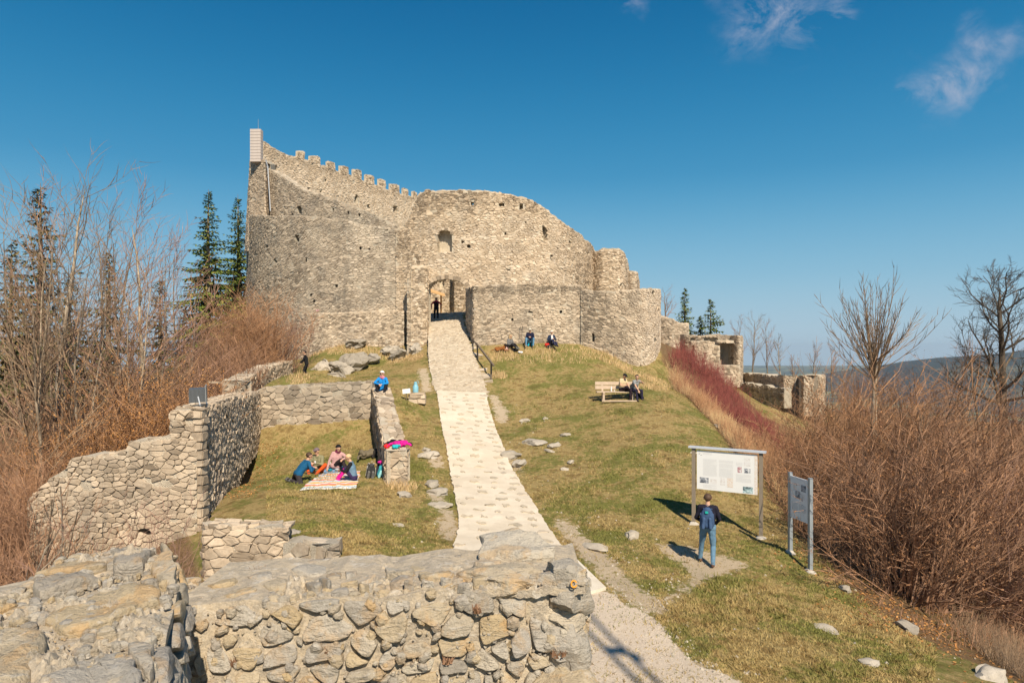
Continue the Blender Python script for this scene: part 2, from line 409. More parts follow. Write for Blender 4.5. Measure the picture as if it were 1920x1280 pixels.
DIRT = [pxpoly([(1226, 1018), (1290, 1022), (1345, 1040), (1400, 1052), (1420, 1062), (1360, 1075), (1335, 1088), (1300, 1085), (1280, 1060), (1240, 1040)]),
        pxpoly([(1290, 1085), (1335, 1085), (1290, 1110), (1262, 1140), (1240, 1130), (1265, 1105)]),
        pxpoly([(914, 738), (935, 742), (955, 775), (948, 800), (930, 790)]),
        pxpoly([(940, 845), (958, 842), (985, 880), (982, 905), (960, 880)]),
        pxpoly([(1035, 975), (1070, 972), (1110, 1015), (1150, 1050), (1200, 1100), (1240, 1130), (1262, 1160), (1200, 1150), (1140, 1100), (1100, 1060), (1060, 1010)]),
        pxpoly([(800, 925), (825, 915), (850, 960), (860, 1000), (850, 1025), (815, 1000), (820, 960)]),
        pxpoly([(795, 850), (828, 850), (835, 880), (815, 880)]),
        pxpoly([(780, 690), (803, 690), (812, 735), (790, 735)])]
def grid_axis(a, b, step, lo, hi, g=1.16):
    mid = list(np.arange(a, b + 1e-6, step)); s = step; x = b; up = []
    while x < hi: s *= g; x += s; up.append(x)
    s = step; x = a; dn = []
    while x > lo: s *= g; x -= s; dn.append(x)
    return np.array(dn[::-1] + mid + up)
gx = grid_axis(-14, 14, .17, -9000, 9000); gy = grid_axis(9, 48, .17, -2500, 9000)
GX, GY = np.meshgrid(gx, gy)
GZ = gz(GX, GY)
nx, ny = len(gx), len(gy)
idx = np.arange(nx * ny).reshape(ny, nx)
GF = np.stack([idx[:-1, :-1], idx[:-1, 1:], idx[1:, 1:], idx[1:, :-1]], -1).reshape(-1, 4)
wx = GX + .35 * fbm(GX * 1.6, GY * 1.6, 3); wy = GY + .35 * fbm(GX * 1.6 + 40, GY * 1.6 + 9, 3)
gr_m = inpoly(wx, wy, POLY_GRAVEL).astype(float)
di_m = np.zeros_like(GX)
for p in DIRT: di_m = np.maximum(di_m, inpoly(wx, wy, p))
def soften(m, k=2):
    for _ in range(k):
        p_ = np.pad(m, 1, mode='edge'); m = (p_[:-2, 1:-1] + p_[2:, 1:-1] + p_[1:-1, :-2] + p_[1:-1, 2:] + 2 * p_[1:-1, 1:-1]) / 6
    return m
di_m = soften(di_m, 3); gr_m = soften(gr_m, 2)
# brush floor: outside the mown ridge
EDGE = [(1236, 655, 46), (1262, 700, 41), (1280, 740, 36), (1335, 800, 30.5), (1415, 895, 23.5), (1480, 985, 19), (1555, 1085, 16), (1700, 1195, 13.5), (1920, 1285, 11.6)]
ex = np.array([(p[0] - HCX) / FPX * p[2] for p in EDGE][::-1]); ey = np.array([p[2] for p in EDGE][::-1])
xe = np.interp(GY, ey, ex) + .5 * fbm(GX * .8, GY * .8, 3)
br_m = fade((GX - xe) / 1.0 + .35)
br_m = np.where((GY > 44) & (GX > 16) & (GX < 24), br_m * .25, br_m)
xl_ = np.interp(GY, [9, 14.8, 15.4, 18.2, 30, 42, 46, 60], [-2.0, -2.6, -6.9, -8.5, -11.4, -13.2, -16, -24]); br_m = np.maximum(br_m, fade((xl_ - GX) / .8 + .3) * (GY < 60))
ground = np_mesh('ground', np.stack([GX.ravel(), GY.ravel(), GZ.ravel()], -1), GF, smooth=True)
tag(ground, kind='structure')
for nm, m in (('dirt', di_m), ('gravel', gr_m), ('brush', br_m)):
    a = ground.data.attributes.new(nm, 'FLOAT', 'POINT'); a.data.foreach_set('value', m.ravel().astype(np.float32))

def grass_colour(t, p):
    n1 = t.noise(p, .55, 5, .6); n2 = t.noise(p, 2.6, 5, .65); n3 = t.noise(p, 26, 4, .7)
    c = t.ramp(n2, [(.28, (.165, .105, .04)), (.42, (.29, .205, .082)), (.52, (.41, .31, .135)), (.62, (.31, .225, .09)), (.76, (.20, .135, .05))])
    gm = t.math('ADD', t.math('MULTIPLY', n1, .6), t.math('MULTIPLY', t.noise(p, 6.0, 4, .7), .4))
    c = t.mix(t.rng(gm, .46, .575, 0, .85), c, t.mix(n3, (.085, .11, .02), (.225, .23, .055)))
    c = t.mix(t.rng(t.noise(p, 1.1, 5, .7), .56, .68, 0, .45), c, (.125, .075, .03))
    return c, n3, n2
def ground_mat():
    t = NT('ground_grass'); p = t.pos()
    c, n3, n2 = grass_colour(t, p)
    n4 = t.noise(p, 70, 3, .7)
    c = t.mix(t.rng(n3, .35, .7, 0, .55), c, t.mix(1.0, c, (.5, .47, .42), 'MULTIPLY'))
    bn = t.noise(p, 3.5, 5, .7); bf = t.noise(p, 18, 5, .75)
    brush = t.ramp(bf, [(.3, (.055, .035, .02)), (.48, (.17, .10, .05)), (.6, (.26, .17, .085)), (.75, (.10, .055, .03))])
    brush = t.mix(t.rng(bn, .5, .66, 0, .6), brush, (.13, .12, .035))
    bm = t.math('ADD', t.attr('brush'), t.math('MULTIPLY', t.math('SUBTRACT', bf, .5), .9))
    c = t.mix(t.rng(bm, .35, .65), c, brush)
    dn = t.noise(p, 5.5, 6, .72); dirt = t.ramp(n4, [(.3, (.40, .30, .20)), (.55, (.56, .45, .32)), (.75, (.68, .58, .45))])
    dm = t.math('ADD', t.attr('dirt'), t.math('MULTIPLY', t.math('SUBTRACT', dn, .53), 2.6))
    c = t.mix(t.rng(dm, .40, .72, 0, .9), c, dirt)
    gv = t.ramp(t.noise(p, 45, 6, .8), [(.3, (.50, .395, .29)), (.5, (.68, .565, .44)), (.7, (.78, .67, .54))])
    gm = t.math('ADD', t.attr('gravel'), t.math('MULTIPLY', t.math('SUBTRACT', dn, .5), 1.0))
    c = t.mix(t.rng(gm, .45, .62), c, gv)
    # scattered pale pebbles
    v = t.node("ShaderNodeTexVoronoi"); t.l.new(p, v.inputs["Vector"]); v.inputs["Scale"].default_value = 5.5
    c = t.mix(t.math('MULTIPLY', t.rng(v.outputs["Distance"], .10, .07), t.rng(t.noise(p, .9, 4), .52, .6)), c, (.62, .56, .47))
    # far country: fields, woods
    far = t.node("ShaderNodeVectorMath", operation='LENGTH'); t.l.new(p, far.inputs[0])
    fn = t.noise(p, .0045, 5, .6)
    woods = t.ramp(fn, [(.40, (.022, .035, .018)), (.52, (.04, .05, .022)), (.54, (.16, .17, .06)), (.65, (.26, .24, .10))])
    c = t.mix(t.rng(far.outputs["Value"], 120, 260), c, woods)
    h = t.math('ADD', t.math('MULTIPLY', n3, .8), t.math('MULTIPLY', n4, .5))
    return t.done(c, t.bump(h, .9, .05), .95)
M['ground'] = ground_mat(); ground.data.materials.append(M['ground'])

# distant hills
def hill(name, prof, Y, depth, mat):
    pxs = np.linspace(prof[0][0], prof[-1][0], 90)
    tops = np.interp(pxs, [p[0] for p in prof], [p[1] for p in prof])
    rows = 26; V = []
    for j in range(rows):
        t = j / (rows - 1)
        for i, (px, py) in enumerate(zip(pxs, tops)):
            x = (px - HCX) / FPX * Y; zt = (HCY - py) / FPX * Y
            s = math.sin(math.pi * min(1, t * 1.0)) if t > .5 else fade(np.array(t * 2)).item()
            y = Y + (t - .5) * depth
            z = -240 + (zt + 240) * s
            z += 26 * fbm(x / 300, y / 300, 4) * (0.25 + s) * (1 if .05 < t < .95 else 0) * (.35 if abs(t - .5) < .06 else 1)
            V.append((x, y, z))
    id2 = np.arange(rows * 90).reshape(rows, 90)
    F = np.stack([id2[:-1, :-1], id2[:-1, 1:], id2[1:, 1:], id2[1:, :-1]], -1).reshape(-1, 4)
    o = np_mesh(name, np.array(V, float), F, mat=mat, smooth=True); tag(o, kind='structure'); return o
def hill_mat():
    t = NT('wooded_hill'); p = t.pos()
    n = t.noise(p, .0032, 6, .6, .3); f = t.noise(p, .035, 4, .7)
    c = t.ramp(n, [(.40, (.008, .018, .015)), (.54, (.014, .025, .018)), (.56, (.07, .075, .045)), (.60, (.12, .115, .065)), (.63, (.014, .025, .017))])
    c = t.mix(t.rng(f, .3, .7, 0, .5), c, t.mix(1.0, c, (.4, .4, .4), 'MULTIPLY'))
    return t.done(c, t.bump(f, 1, 20), .95)
M['hill'] = hill_mat()
hill('hills', [(1600, 745), (1655, 708), (1690, 686), (1740, 677), (1800, 669), (1850, 665), (1930, 660), (2050, 650), (2250, 662), (2500, 700)], 3400, 2600, M['hill'])

# ------------------------------------------------------------------ masonry: sheets of rubble built stone by stone
def V3_(x, y, z): return Vector((x, y, z))
class Sheet:
    """surface of columns (bottom point, top point); u runs along it in metres, v up it in metres"""
    def __init__(s, cols):
        s.b = [Vector(c[0]) for c in cols]; s.t = [Vector(c[1]) for c in cols]
        s.u = [0.0]
        for i in range(1, len(cols)):
            a = (s.b[i] + s.t[i]) / 2 - (s.b[i - 1] + s.t[i - 1]) / 2
            if abs(a.z) > a.xy.length: s.u.append(s.u[-1] + max(1e-3, a.length))
            else: s.u.append(s.u[-1] + max(1e-3, a.xy.length))
        s.h = [max(1e-3, (t - b).length) for b, t in zip(s.b, s.t)]
        s.U = s.u[-1]; s.H = max(s.h); s.ua = np.array(s.u); s.ha = np.array(s.h)
    def loc(s, u):
        u = min(max(u, 0), s.U - 1e-6)
        i = int(np.searchsorted(s.ua, u, 'right')) - 1; i = min(max(i, 0), len(s.u) - 2)
        return i, (u - s.u[i]) / (s.u[i + 1] - s.u[i])
    def height(s, u): return float(np.interp(u, s.ua, s.ha))
    def p(s, u, v):
        i, f = s.loc(u)
        b = s.b[i].lerp(s.b[i + 1], f); t = s.t[i].lerp(s.t[i + 1], f)
        d = t - b; L = d.length
        e = (u - min(max(u, 0), s.U))
        q = b + d * (v / L)
        if e: q = q + (s.b[i + 1] - s.b[i]).normalized() * e
        return q
    def n(s, u, v):
        i, f = s.loc(u)
        def nn(k):
            k = min(max(k, 0), len(s.u) - 2)
            du = (s.b[k + 1] - s.b[k]) + (s.t[k + 1] - s.t[k]); dv = (s.t[k] - s.b[k]) + (s.t[k + 1] - s.b[k + 1])
            du = Vector(du).normalized(); return du.cross(dv.normalized()).normalized()
        a = nn(i)
        c = nn(i - 1) if f < .5 else nn(i + 1)
        if a.dot(c) < .75: return a
        w = abs(f - .5)
        return (a * (1 - w) + c * w).normalized()

def clip(poly, mx, my, nx_, ny_):
    out = []; k = len(poly)
    d = [(p[0] - mx) * nx_ + (p[1] - my) * ny_ for p in poly]
    for i in range(k):
        a, b = poly[i], poly[(i + 1) % k]; da, db = d[i], d[(i + 1) % k]
        if da <= 0: out.append(a)
        if (da < 0 < db) or (db < 0 < da):
            t = da / (da - db); out.append((a[0] + (b[0] - a[0]) * t, a[1] + (b[1] - a[1]) * t))
    return out

def rubble(U, H, w, h, inside, rg, irregular=.35):
    """Voronoi cells of jittered courses -> list of (seed, polygon) in u, v"""
    ax = w / h * .8
    seeds = []
    v = -h
    while v < H + h:
        rh = h * rg.choice((.55, .72, .9, 1, 1.2, 1.5)); u = -w * rg.uniform(.5, 1.5)
        while u < U + w:
            rw = w * rg.choice((.34, .5, .7, .9, 1.0, 1.3, 1.75)) * (rh / h) ** .5
            seeds.append((u + rw / 2 + rg.uniform(-.2, .2) * rw * irregular, v + rh / 2 + rg.uniform(-1, 1) * rh * irregular))
            u += rw
        v += rh
    S = [(a / ax, b) for a, b in seeds]; cell = h * 2.2; grid = {}
    for i, (a, b) in enumerate(S): grid.setdefault((int(a // cell), int(b // cell)), []).append(i)
    out = []
    for i, (a, b) in enumerate(S):
        if not inside(seeds[i][0], seeds[i][1]): continue
        r = h * 1.9
        poly = [(a - r, b - r * .9), (a + r, b - r * .9), (a + r, b + r * .9), (a - r, b + r * .9)]
        ca, cb = int(a // cell), int(b // cell); nb = []
        for da in (-1, 0, 1):
            for db in (-1, 0, 1):
                for j in grid.get((ca + da, cb + db), ()):
                    if j != i: nb.append(((S[j][0] - a) ** 2 + (S[j][1] - b) ** 2, j))
        nb.sort()
        for d2, j in nb[:16]:
            if d2 > 4 * r * r: break
            sx, sy = S[j]; poly = clip(poly, (sx + a) / 2, (sy + b) / 2, sx - a, sy - b)
            if len(poly) < 3: break
        if len(poly) >= 3: out.append((seeds[i], [(p[0] * ax, p[1]) for p in poly]))
    return out

def chaikin(poly, k=1, q=.25):
    for _ in range(k):
        o = []
        for i in range(len(poly)):
            a, b = poly[i], poly[(i + 1) % len(poly)]
            o.append((a[0] * (1 - q) + b[0] * q, a[1] * (1 - q) + b[1] * q)); o.append((a[0] * q + b[0] * (1 - q), a[1] * q + b[1] * (1 - q)))
        poly = o
    return poly

def stone_geo(mb, sh, poly, gap, proud, rg, detail=0, tint=.5, u0=0, off=0.0):
    cx = sum(p[0] for p in poly) / len(poly); cy = sum(p[1] for p in poly) / len(poly)
    size = math.sqrt(abs(sum(poly[i][0] * poly[(i + 1) % len(poly)][1] - poly[(i + 1) % len(poly)][0] * poly[i][1] for i in range(len(poly)))) / 2)
    if size < gap * 2: return 0
    s = max(.3, 1 - 2 * gap / size)
    pl = [(cx + (x - cx) * s, cy + (y - cy) * s) for x, y in poly]
    if detail == 0:
        if len(pl) > 7: pl = [p for k, p in enumerate(pl) if k % 2 == 0 or len(pl) < 7]
        pl = chaikin(pl, 1, .13) if size > .36 else pl
        rings = [(1.0, -.05), (.97, proud * .75), (.78, proud)]
        if size < .26: rings = [(1.0, -.05), (.88, proud)]
    elif detail == 1:
        pl = chaikin(pl, 1, .13); rings = [(1.0, -.06), (.99, proud * .55), (.91, proud * .9), (.55, proud)]
    else:
        pl = chaikin(pl, 2, .20)
        n = len(pl); pl2 = []
        for i in range(n):
            a, b = pl[i], pl[(i + 1) % n]; L = math.hypot(b[0] - a[0], b[1] - a[1])
            k = max(1, int(L / .035))
            for q in range(k): pl2.append((a[0] + (b[0] - a[0]) * q / k, a[1] + (b[1] - a[1]) * q / k))
        pl = pl2
        rings = [(1.0, -.08), (1.01, proud * .1), (.995, proud * .6), (.965, proud * .85), (.90, proud * .98), (.76, proud), (.52, proud), (.26, proud)]
    N = sh.n(cx, cy)
    du = (sh.p(cx + .02, cy) - sh.p(cx - .02, cy)).normalized(); dv = N.cross(du)
    tx, ty = rg.uniform(-.22, .22), rg.uniform(-.25, .15)
    if detail == 2: tx *= .5; ty = rg.uniform(-.34, -.08) if abs(N.z) < .5 else ty * .4
    vs = []; k = len(pl)
    seed = Vector((rg.uniform(0, 99), rg.uniform(0, 99), rg.uniform(0, 99)))
    for ri, (sc_, d) in enumerate(rings):
        for (x, y) in pl:
            xx, yy = cx + (x - cx) * sc_, cy + (y - cy) * sc_
            if detail == 2:
                jn = noise.noise_vector(V3_(xx * 9, yy * 9, 0) + seed) * .09 * size + noise.noise_vector(V3_(xx * 28, yy * 28, 0) + seed) * .03 * size
                xx += jn.x * min(1, sc_ * 1.2); yy += jn.y * min(1, sc_ * 1.2)
            q = sh.p(xx, yy)
            dd = off + d + (((xx - cx) * tx + (yy - cy) * ty) if d > 0 else 0)
            if detail == 2 and ri:
                nv = noise.noise_vector(q * 5 + seed) * (.16 * size) + noise.noise_vector(q * 17 + seed) * (.045 * size)
                jag = noise.noise(q * 9 + seed)
                dd += (abs(jag) * -.5 + .1) * min(proud, .05) - abs(noise.noise(q * 4 + seed)) * .05 * size - abs(noise.noise(V3_(q.x * 7, q.y * 7, q.z * 30) + seed)) * .03 * size
                q = q + du * nv.x * .5 + dv * nv.y * .5 + N * nv.z * .55
            elif ri:
                q = q + du * rg.uniform(-.06, .06) * size + dv * rg.uniform(-.05, .05) * size
                dd += rg.uniform(-.18, .18) * proud
            vs.append(q + N * dd)
    fs = []
    m = len(rings)
    for r_ in range(m - 1):
        for i in range(k):
            j = (i + 1) % k; fs.append((r_ * k + i, r_ * k + j, (r_ + 1) * k + j, (r_ + 1) * k + i))
    fs.append(tuple((m - 1) * k + i for i in range(k)))
    mb.add(vs, fs, tint)
    return size

def wall_body(name, sh, thick, mat, parent=None, hole=None, step=.25, rough=.03, blind=None, backn=None, bdepth=.4):
    """masonry core behind a sheet; hole(u, v) opens it right through, blind(u, v) only the face"""
    nu = max(2, int(sh.U / step)); nv = max(2, int(sh.H / step))
    us = [sh.U * i / nu for i in range(nu + 1)]
    V = []; fr = np.zeros((nu + 1, nv + 1), int); bk = np.zeros((nu + 1, nv + 1), int); md = np.zeros((nu + 1, nv + 1), int)
    for i, u in enumerate(us):
        H = sh.height(u)
        for j in range(nv + 1):
            v = H * j / nv; p = sh.p(u, v); n = sh.n(u, v)
            nh = Vector((n.x, n.y, 0)).normalized() if backn is None else backn(u)
            q = p + n * (rough * 1.2 * noise.noise(p * 2.3) - rough * .55)
            fr[i, j] = len(V); V.append(tuple(q))
            bk[i, j] = len(V); V.append(tuple(p - nh * thick)); md[i, j] = len(V); V.append(tuple(p - nh * min(thick * .9, bdepth)))
    F = []
    sol = np.ones((nu, nv), bool); bli = np.zeros((nu, nv), bool)
    for i in range(nu):
        for j in range(nv):
            u = (us[i] + us[i + 1]) / 2; v = sh.height(u) * (j + .5) / nv
            if hole and hole(u, v): sol[i, j] = False
            elif blind and blind(u, v): bli[i, j] = True
    face_solid = sol & ~bli
    for i in range(nu):
        for j in range(nv):
            if face_solid[i, j]: F.append((fr[i, j], fr[i + 1, j], fr[i + 1, j + 1], fr[i, j + 1]))
            if sol[i, j]: F.append((bk[i, j], bk[i, j + 1], bk[i + 1, j + 1], bk[i + 1, j]))
            if bli[i, j]: F.append((md[i, j], md[i + 1, j], md[i + 1, j + 1], md[i, j + 1]))
            if not face_solid[i, j]: continue
            for (di, dj, a, b) in ((-1, 0, (i, j), (i, j + 1)), (1, 0, (i + 1, j + 1), (i + 1, j)), (0, -1, (i + 1, j), (i, j)), (0, 1, (i, j + 1), (i + 1, j + 1))):
                ii, jj = i + di, j + dj
                if 0 <= ii < nu and 0 <= jj < nv and face_solid[ii, jj]: continue
                w_ = md if (0 <= ii < nu and 0 <= jj < nv and bli[ii, jj]) else bk
                F.append((fr[a], fr[b], w_[b], w_[a]))
    me = bpy.data.meshes.new(name); me.from_pydata(V, [], [list(map(int, f)) for f in F]); me.update()
    return link(name, me, mat, parent)

def lay_stones(parent, sheets, mat, w, h, nparts, rg, detail=0, gap=.006, proud=.03, hole=None, name='stone', smooth=False, irregular=.45, tint_fn=None, margin=.14, off=0.0, skip=.02, over=.25, lo=-9.):
    """lays rubble on the sheets: the stones that show largest become objects of their own, the rest one mesh"""
    todo = []
    for sh in sheets:
        ins = lambda u, v: 0 < u < sh.U and -.2 * h < v < sh.height(u) - margin * h and not (hole and hole(u, v))
        for sd, poly in rubble(sh.U, sh.H, w, h, ins, rg, irregular):
            if rg.random() < skip: continue
            poly = [(min(max(x, -.015), sh.U + .015), max(lo, min(y, sh.height(min(max(x, 0), sh.U)) + over * h))) for x, y in poly]
            c = sh.p(*sd); n = sh.n(*sd); d = c.length
            ar = abs(sum(poly[i][0] * poly[(i + 1) % len(poly)][1] - poly[(i + 1) % len(poly)][0] * poly[i][1] for i in range(len(poly)))) / 2
            face = max(.02, -n.dot(c) / d)
            vis = 1.0 if abs(c.x / c.y) < .76 and c.y > 0 and (-c.z / c.y) < .50 else .01
            todo.append((ar * face * vis / d ** 2, sh, poly, c))
    todo.sort(key=lambda t: -t[0])
    rest = MB()
    for k, (sz, sh, poly, c) in enumerate(todo):
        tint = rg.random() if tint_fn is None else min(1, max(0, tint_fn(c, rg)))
        if k < nparts:
            mb = MB()
            if stone_geo(mb, sh, poly, gap, proud * rg.uniform(.6, 1.35), rg, detail, tint, off=off):
                mb.build(name, mat, parent, smooth, 50 if smooth else None, origin=tuple(c))
        else: stone_geo(rest, sh, poly, gap, proud * rg.uniform(.6, 1.35), rg, detail, tint, off=off)
    if rest.f:
        o = rest.build('rubble_stones', mat, parent, smooth, 50 if smooth else None); tag(o, kind='stuff')
    return len(todo)

def ragged(cols, amp=.12, f=1.7, step=.3):
    """resample columns and roughen the top line"""
    sh = Sheet(cols); n = max(2, int(sh.U / step)); out = []
    us = sorted(set([round(x, 4) for x in list(np.linspace(0, sh.U, n + 1)) + sh.u]))
    for u in us:
        i, fr = sh.loc(u); b = sh.b[i].lerp(sh.b[i + 1], fr); t = sh.t[i].lerp(sh.t[i + 1], fr)
        t = t + Vector((0, 0, amp * (noise.noise(Vector((u * f, b.x, b.y))) + .6 * noise.noise(Vector((u * f * 3.1, b.y, b.x))))))
        out.append((b, t))
    return Sheet(out)

def cols_px(W, step_px=6):
    """W: rows (px, depth, py_top, py_bottom) in the photograph -> wall columns standing in the world; plan curve smoothed"""
    xs = [w[0] for w in W]; out = []
    grid = sorted(set(list(np.arange(xs[0], xs[-1], step_px)) + xs))
    def cr(t, k):      # Catmull-Rom on depth
        i = min(max(int(np.searchsorted(xs, t, 'right')) - 1, 0), len(xs) - 2)
        f = (t - xs[i]) / (xs[i + 1] - xs[i])
        p1, p2 = W[i][k], W[i + 1][k]
        m1 = (W[min(i + 1, len(W) - 1)][k] - W[max(i - 1, 0)][k]) / max(1, xs[min(i + 1, len(W) - 1)] - xs[max(i - 1, 0)]) * (xs[i + 1] - xs[i])
        m2 = (W[min(i + 2, len(W) - 1)][k] - W[i][k]) / max(1, xs[min(i + 2, len(W) - 1)] - xs[i]) * (xs[i + 1] - xs[i])
        return (2 * f ** 3 - 3 * f * f + 1) * p1 + (f ** 3 - 2 * f * f + f) * m1 + (-2 * f ** 3 + 3 * f * f) * p2 + (f ** 3 - f * f) * m2
    for px in grid:
        Y = cr(px, 1); yt = float(np.interp(px, xs, [w[2] for w in W])); yb = float(np.interp(px, xs, [w[3] for w in W]))
        out.append((at(px, yb, Y), at(px, yt, Y)))
    return out, grid

class Holes:
    """openings given in photo pixels, tested in a sheet's u, v"""
    def __init__(s, cols, grid, rects, arches=()):
        s.g = grid; s.us = Sheet(cols).u; s.Y = [c[0].y for c in cols]; s.zb = [c[0].z for c in cols]; s.rects = rects; s.arches = arches
    def px(s, u, v):
        px = float(np.interp(u, s.us, s.g)); Y = float(np.interp(u, s.us, s.Y)); zb = float(np.interp(u, s.us, s.zb))
        return px, HCY - (zb + v) / Y * FPX
    def __call__(s, u, v, grow=0):
        px, py = s.px(u, v)
        for (x, y, w, h) in s.rects:
            if abs(px - x) < w / 2 + grow and abs(py - y) < h / 2 + grow: return True
        for (x0, x1, ysp, ytop, ybot) in s.arches:      # segmental arch between x0..x1, springing ysp, crown ytop
            if x0 - grow < px < x1 + grow and py < ybot + grow:
                m = (px - (x0 + x1) / 2) / ((x1 - x0) / 2)
                if py > ysp - (ysp - ytop) * max(0, 1 - m * m) ** .5 - grow: return True
        return False
# ------------------------------------------------------------------ the castle ruin
NST = 230
castle = empty('castle_ruin', (-6, 48, 0))
tag(castle, 'large roofless castle ruin of pale rubble with battlements and an arched gateway above the slope', 'castle')
CORG = Vector((-6, 48, 0))
V3 = lambda x, y, z: Vector((x, y, z))
def cpart(o): o.location = -CORG; return o       # parts keep world coordinates under the castle's base point

def masonry(name, W, mat, thick=1.1, rects=(), arches=(), blind=(), nst=NST, w=.31, h=.135, parent=None, amp=.12, seed=1, back=None, step=.18, tint_fn=None, proud=.022, detail=0, irregular=.40, gap=.006, part=True):
    cols, grid = cols_px(W)
    H_open = Holes(cols, grid, list(rects), list(arches)); H_blind = Holes(cols, grid, list(blind))
    base = Sheet(cols); sh = ragged(cols, amp)
    k = base.U / sh.U
    body = wall_body(name, sh, thick, M['mortar_' + mat], parent, lambda u, v: H_open(u * k, v), step, .03, lambda u, v: H_blind(u * k, v, .8), bdepth=.6)
    if part: cpart(body)
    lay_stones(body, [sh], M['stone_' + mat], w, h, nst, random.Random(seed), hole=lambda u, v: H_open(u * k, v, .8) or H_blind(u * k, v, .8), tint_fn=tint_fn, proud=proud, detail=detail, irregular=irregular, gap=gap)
    cap_ = Sheet([(t_ - V3(0, 0, .02), t_ - V3(0, 0, .03) - Vector((n_.x, n_.y, 0)).normalized() * thick) for t_, n_ in [(sh.t[i_], sh.n(sh.u[i_], sh.h[i_] * .5)) for i_ in range(len(sh.t))]])
    lay_stones(body, [cap_], M['stone_' + mat], .36, .30, 0, random.Random(seed + 7), tint_fn=lambda c, r: .45 + .55 * r.random(), proud=.04, irregular=.5, margin=0, lo=0., over=0.)
    return body, sh, (H_open, k)

# far battlemented wall, running back from the tower
GW = []
def gpt(px):     # depth on the straight plan line of the battlemented wall
    t = (px - HCX) / FPX
    s_ = (t * 62 + 18.65) / (.44 - .9 * t); return 62 + .9 * s_
MER = [(557, 574, 281, 294), (580.6, 603, 290, 300), (613, 631, 301, 312), (637, 656, 309, 321), (661.5, 680.6, 316, 329), (684.8, 704.3, 326, 339), (709.5, 726, 334, 347), (731, 751.5, 343, 356), (755, 768, 351, 364), (773, 784.5, 357, 368)]
prof = [(493, 264), (499, 267), (517, 280), (541, 292), (556.6, 294)]
prof += [(a, c_ + 1) for (a, b, t_, c_) in MER[1:]] + [(800, 377)]
GW = [(x, gpt(x), y, 440) for x, y in prof]
masonry('battlement_wall', GW, 'warm', 1.0, rects=[(668, 374, 8, 15)], blind=[(518, 315, 4, 12), (741, 392, 8, 10), (578, 354, 3, 4), (602, 359, 3, 4), (620, 366, 3, 4), (691, 387, 4, 5), (611, 338, 3, 3), (700, 345, 4, 3)],
        parent=castle, seed=3, amp=.05, w=.36, h=.16, tint_fn=lambda c, r: .50 + .5 * r.random() - .35 * max(0, min(1, (c.z - 15.5) / 1.5)))
for (a, b, t_, c_) in MER:
    mc, mg_ = cols_px([(a + .8, gpt(a + .8) - .03, t_ + 1.5, c_ + 5), ((a + b) / 2, gpt((a + b) / 2) - .03, t_ + 2, c_ + 6), (b - 2.6, gpt(b - 2.6) - .03, t_ + 5, c_ + 9)], 5)
    ms = ragged(mc, .05); mo = cpart(wall_body('merlon', ms, .22, M['mortar_warm'], castle, step=.3)); lay_stones(mo, [ms], M['stone_warm'], .36, .18, 0, random.Random(int(a)), skip=0)
# tower stump on the far corner
tcols = [(at(459, 470, 57.5), at(469, 299, 57.5)), (at(463, 470, 55), at(470.5, 299, 55.2)), (at(499, 470, 53.7), at(497, 300, 54.0)), (at(512, 470, 57.0), at(507, 302, 57.3))]
tsh = ragged(tcols, .08)
tower = cpart(wall_body('tower', tsh, 1.2, M['mortar_mix'], castle, backn=lambda u: Vector((0, -1, 0)))); lay_stones(tower, [tsh], M['stone_mix'], .34, .15, 160, random.Random(5), tint_fn=lambda c, r: .1 + .7 * r.random())
# inner wall with the falling top line
masonry('inner_wall', [(500, 55.2, 316, 450), (520, 54.3, 325, 450), (545, 53.4, 342, 450), (570, 52.6, 357, 450), (600, 52.0, 365, 450), (640, 51.4, 379, 450), (700, 50.8, 402, 450), (745, 50.5, 424, 455), (775, 50.2, 434, 460)],
        'grey', 1.0, blind=[(561, 393, 9, 14), (581, 379, 4, 4), (548, 402, 5, 4), (654, 399, 4, 5), (673, 403, 4, 5), (639, 415, 7, 4), (743, 424, 4, 4), (624, 394, 4, 4)], parent=castle, seed=7, amp=.1, tint_fn=lambda c, r: .12 + .68 * r.random())
# outer curtain wall on the left, curving away
masonry('curtain_wall', [(462.5, 60, 402, 720), (464, 57, 403, 720), (470, 54, 403, 720), (485, 52.2, 404, 718), (510, 50.8, 405, 712), (560, 49.4, 405, 698), (600, 48.9, 407, 685), (650, 48.5, 413, 678), (700, 48.3, 424, 675), (765, 48.2, 436, 672)],
        'grey', 1.3, blind=[(557, 447, 7, 14), (500, 461, 5, 4), (516, 490, 6, 7), (632, 535, 6, 6), (582, 553, 3, 6), (588, 566, 5, 8), (509, 654, 11, 20), (575, 489, 4, 9), (676, 466, 4, 4), (690, 466, 4, 4)],
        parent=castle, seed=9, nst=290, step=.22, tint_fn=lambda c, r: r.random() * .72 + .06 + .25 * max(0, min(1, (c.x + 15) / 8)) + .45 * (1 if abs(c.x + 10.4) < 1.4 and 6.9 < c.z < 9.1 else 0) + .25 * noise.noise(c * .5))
masonry('plinth', [(556, 48.9, 592, 690), (575, 47.9, 588, 690), (640, 47.6, 586, 682), (700, 47.5, 584, 680), (758, 47.5, 583, 675)], 'mix', .7, parent=castle, seed=11, nst=160, amp=.08)
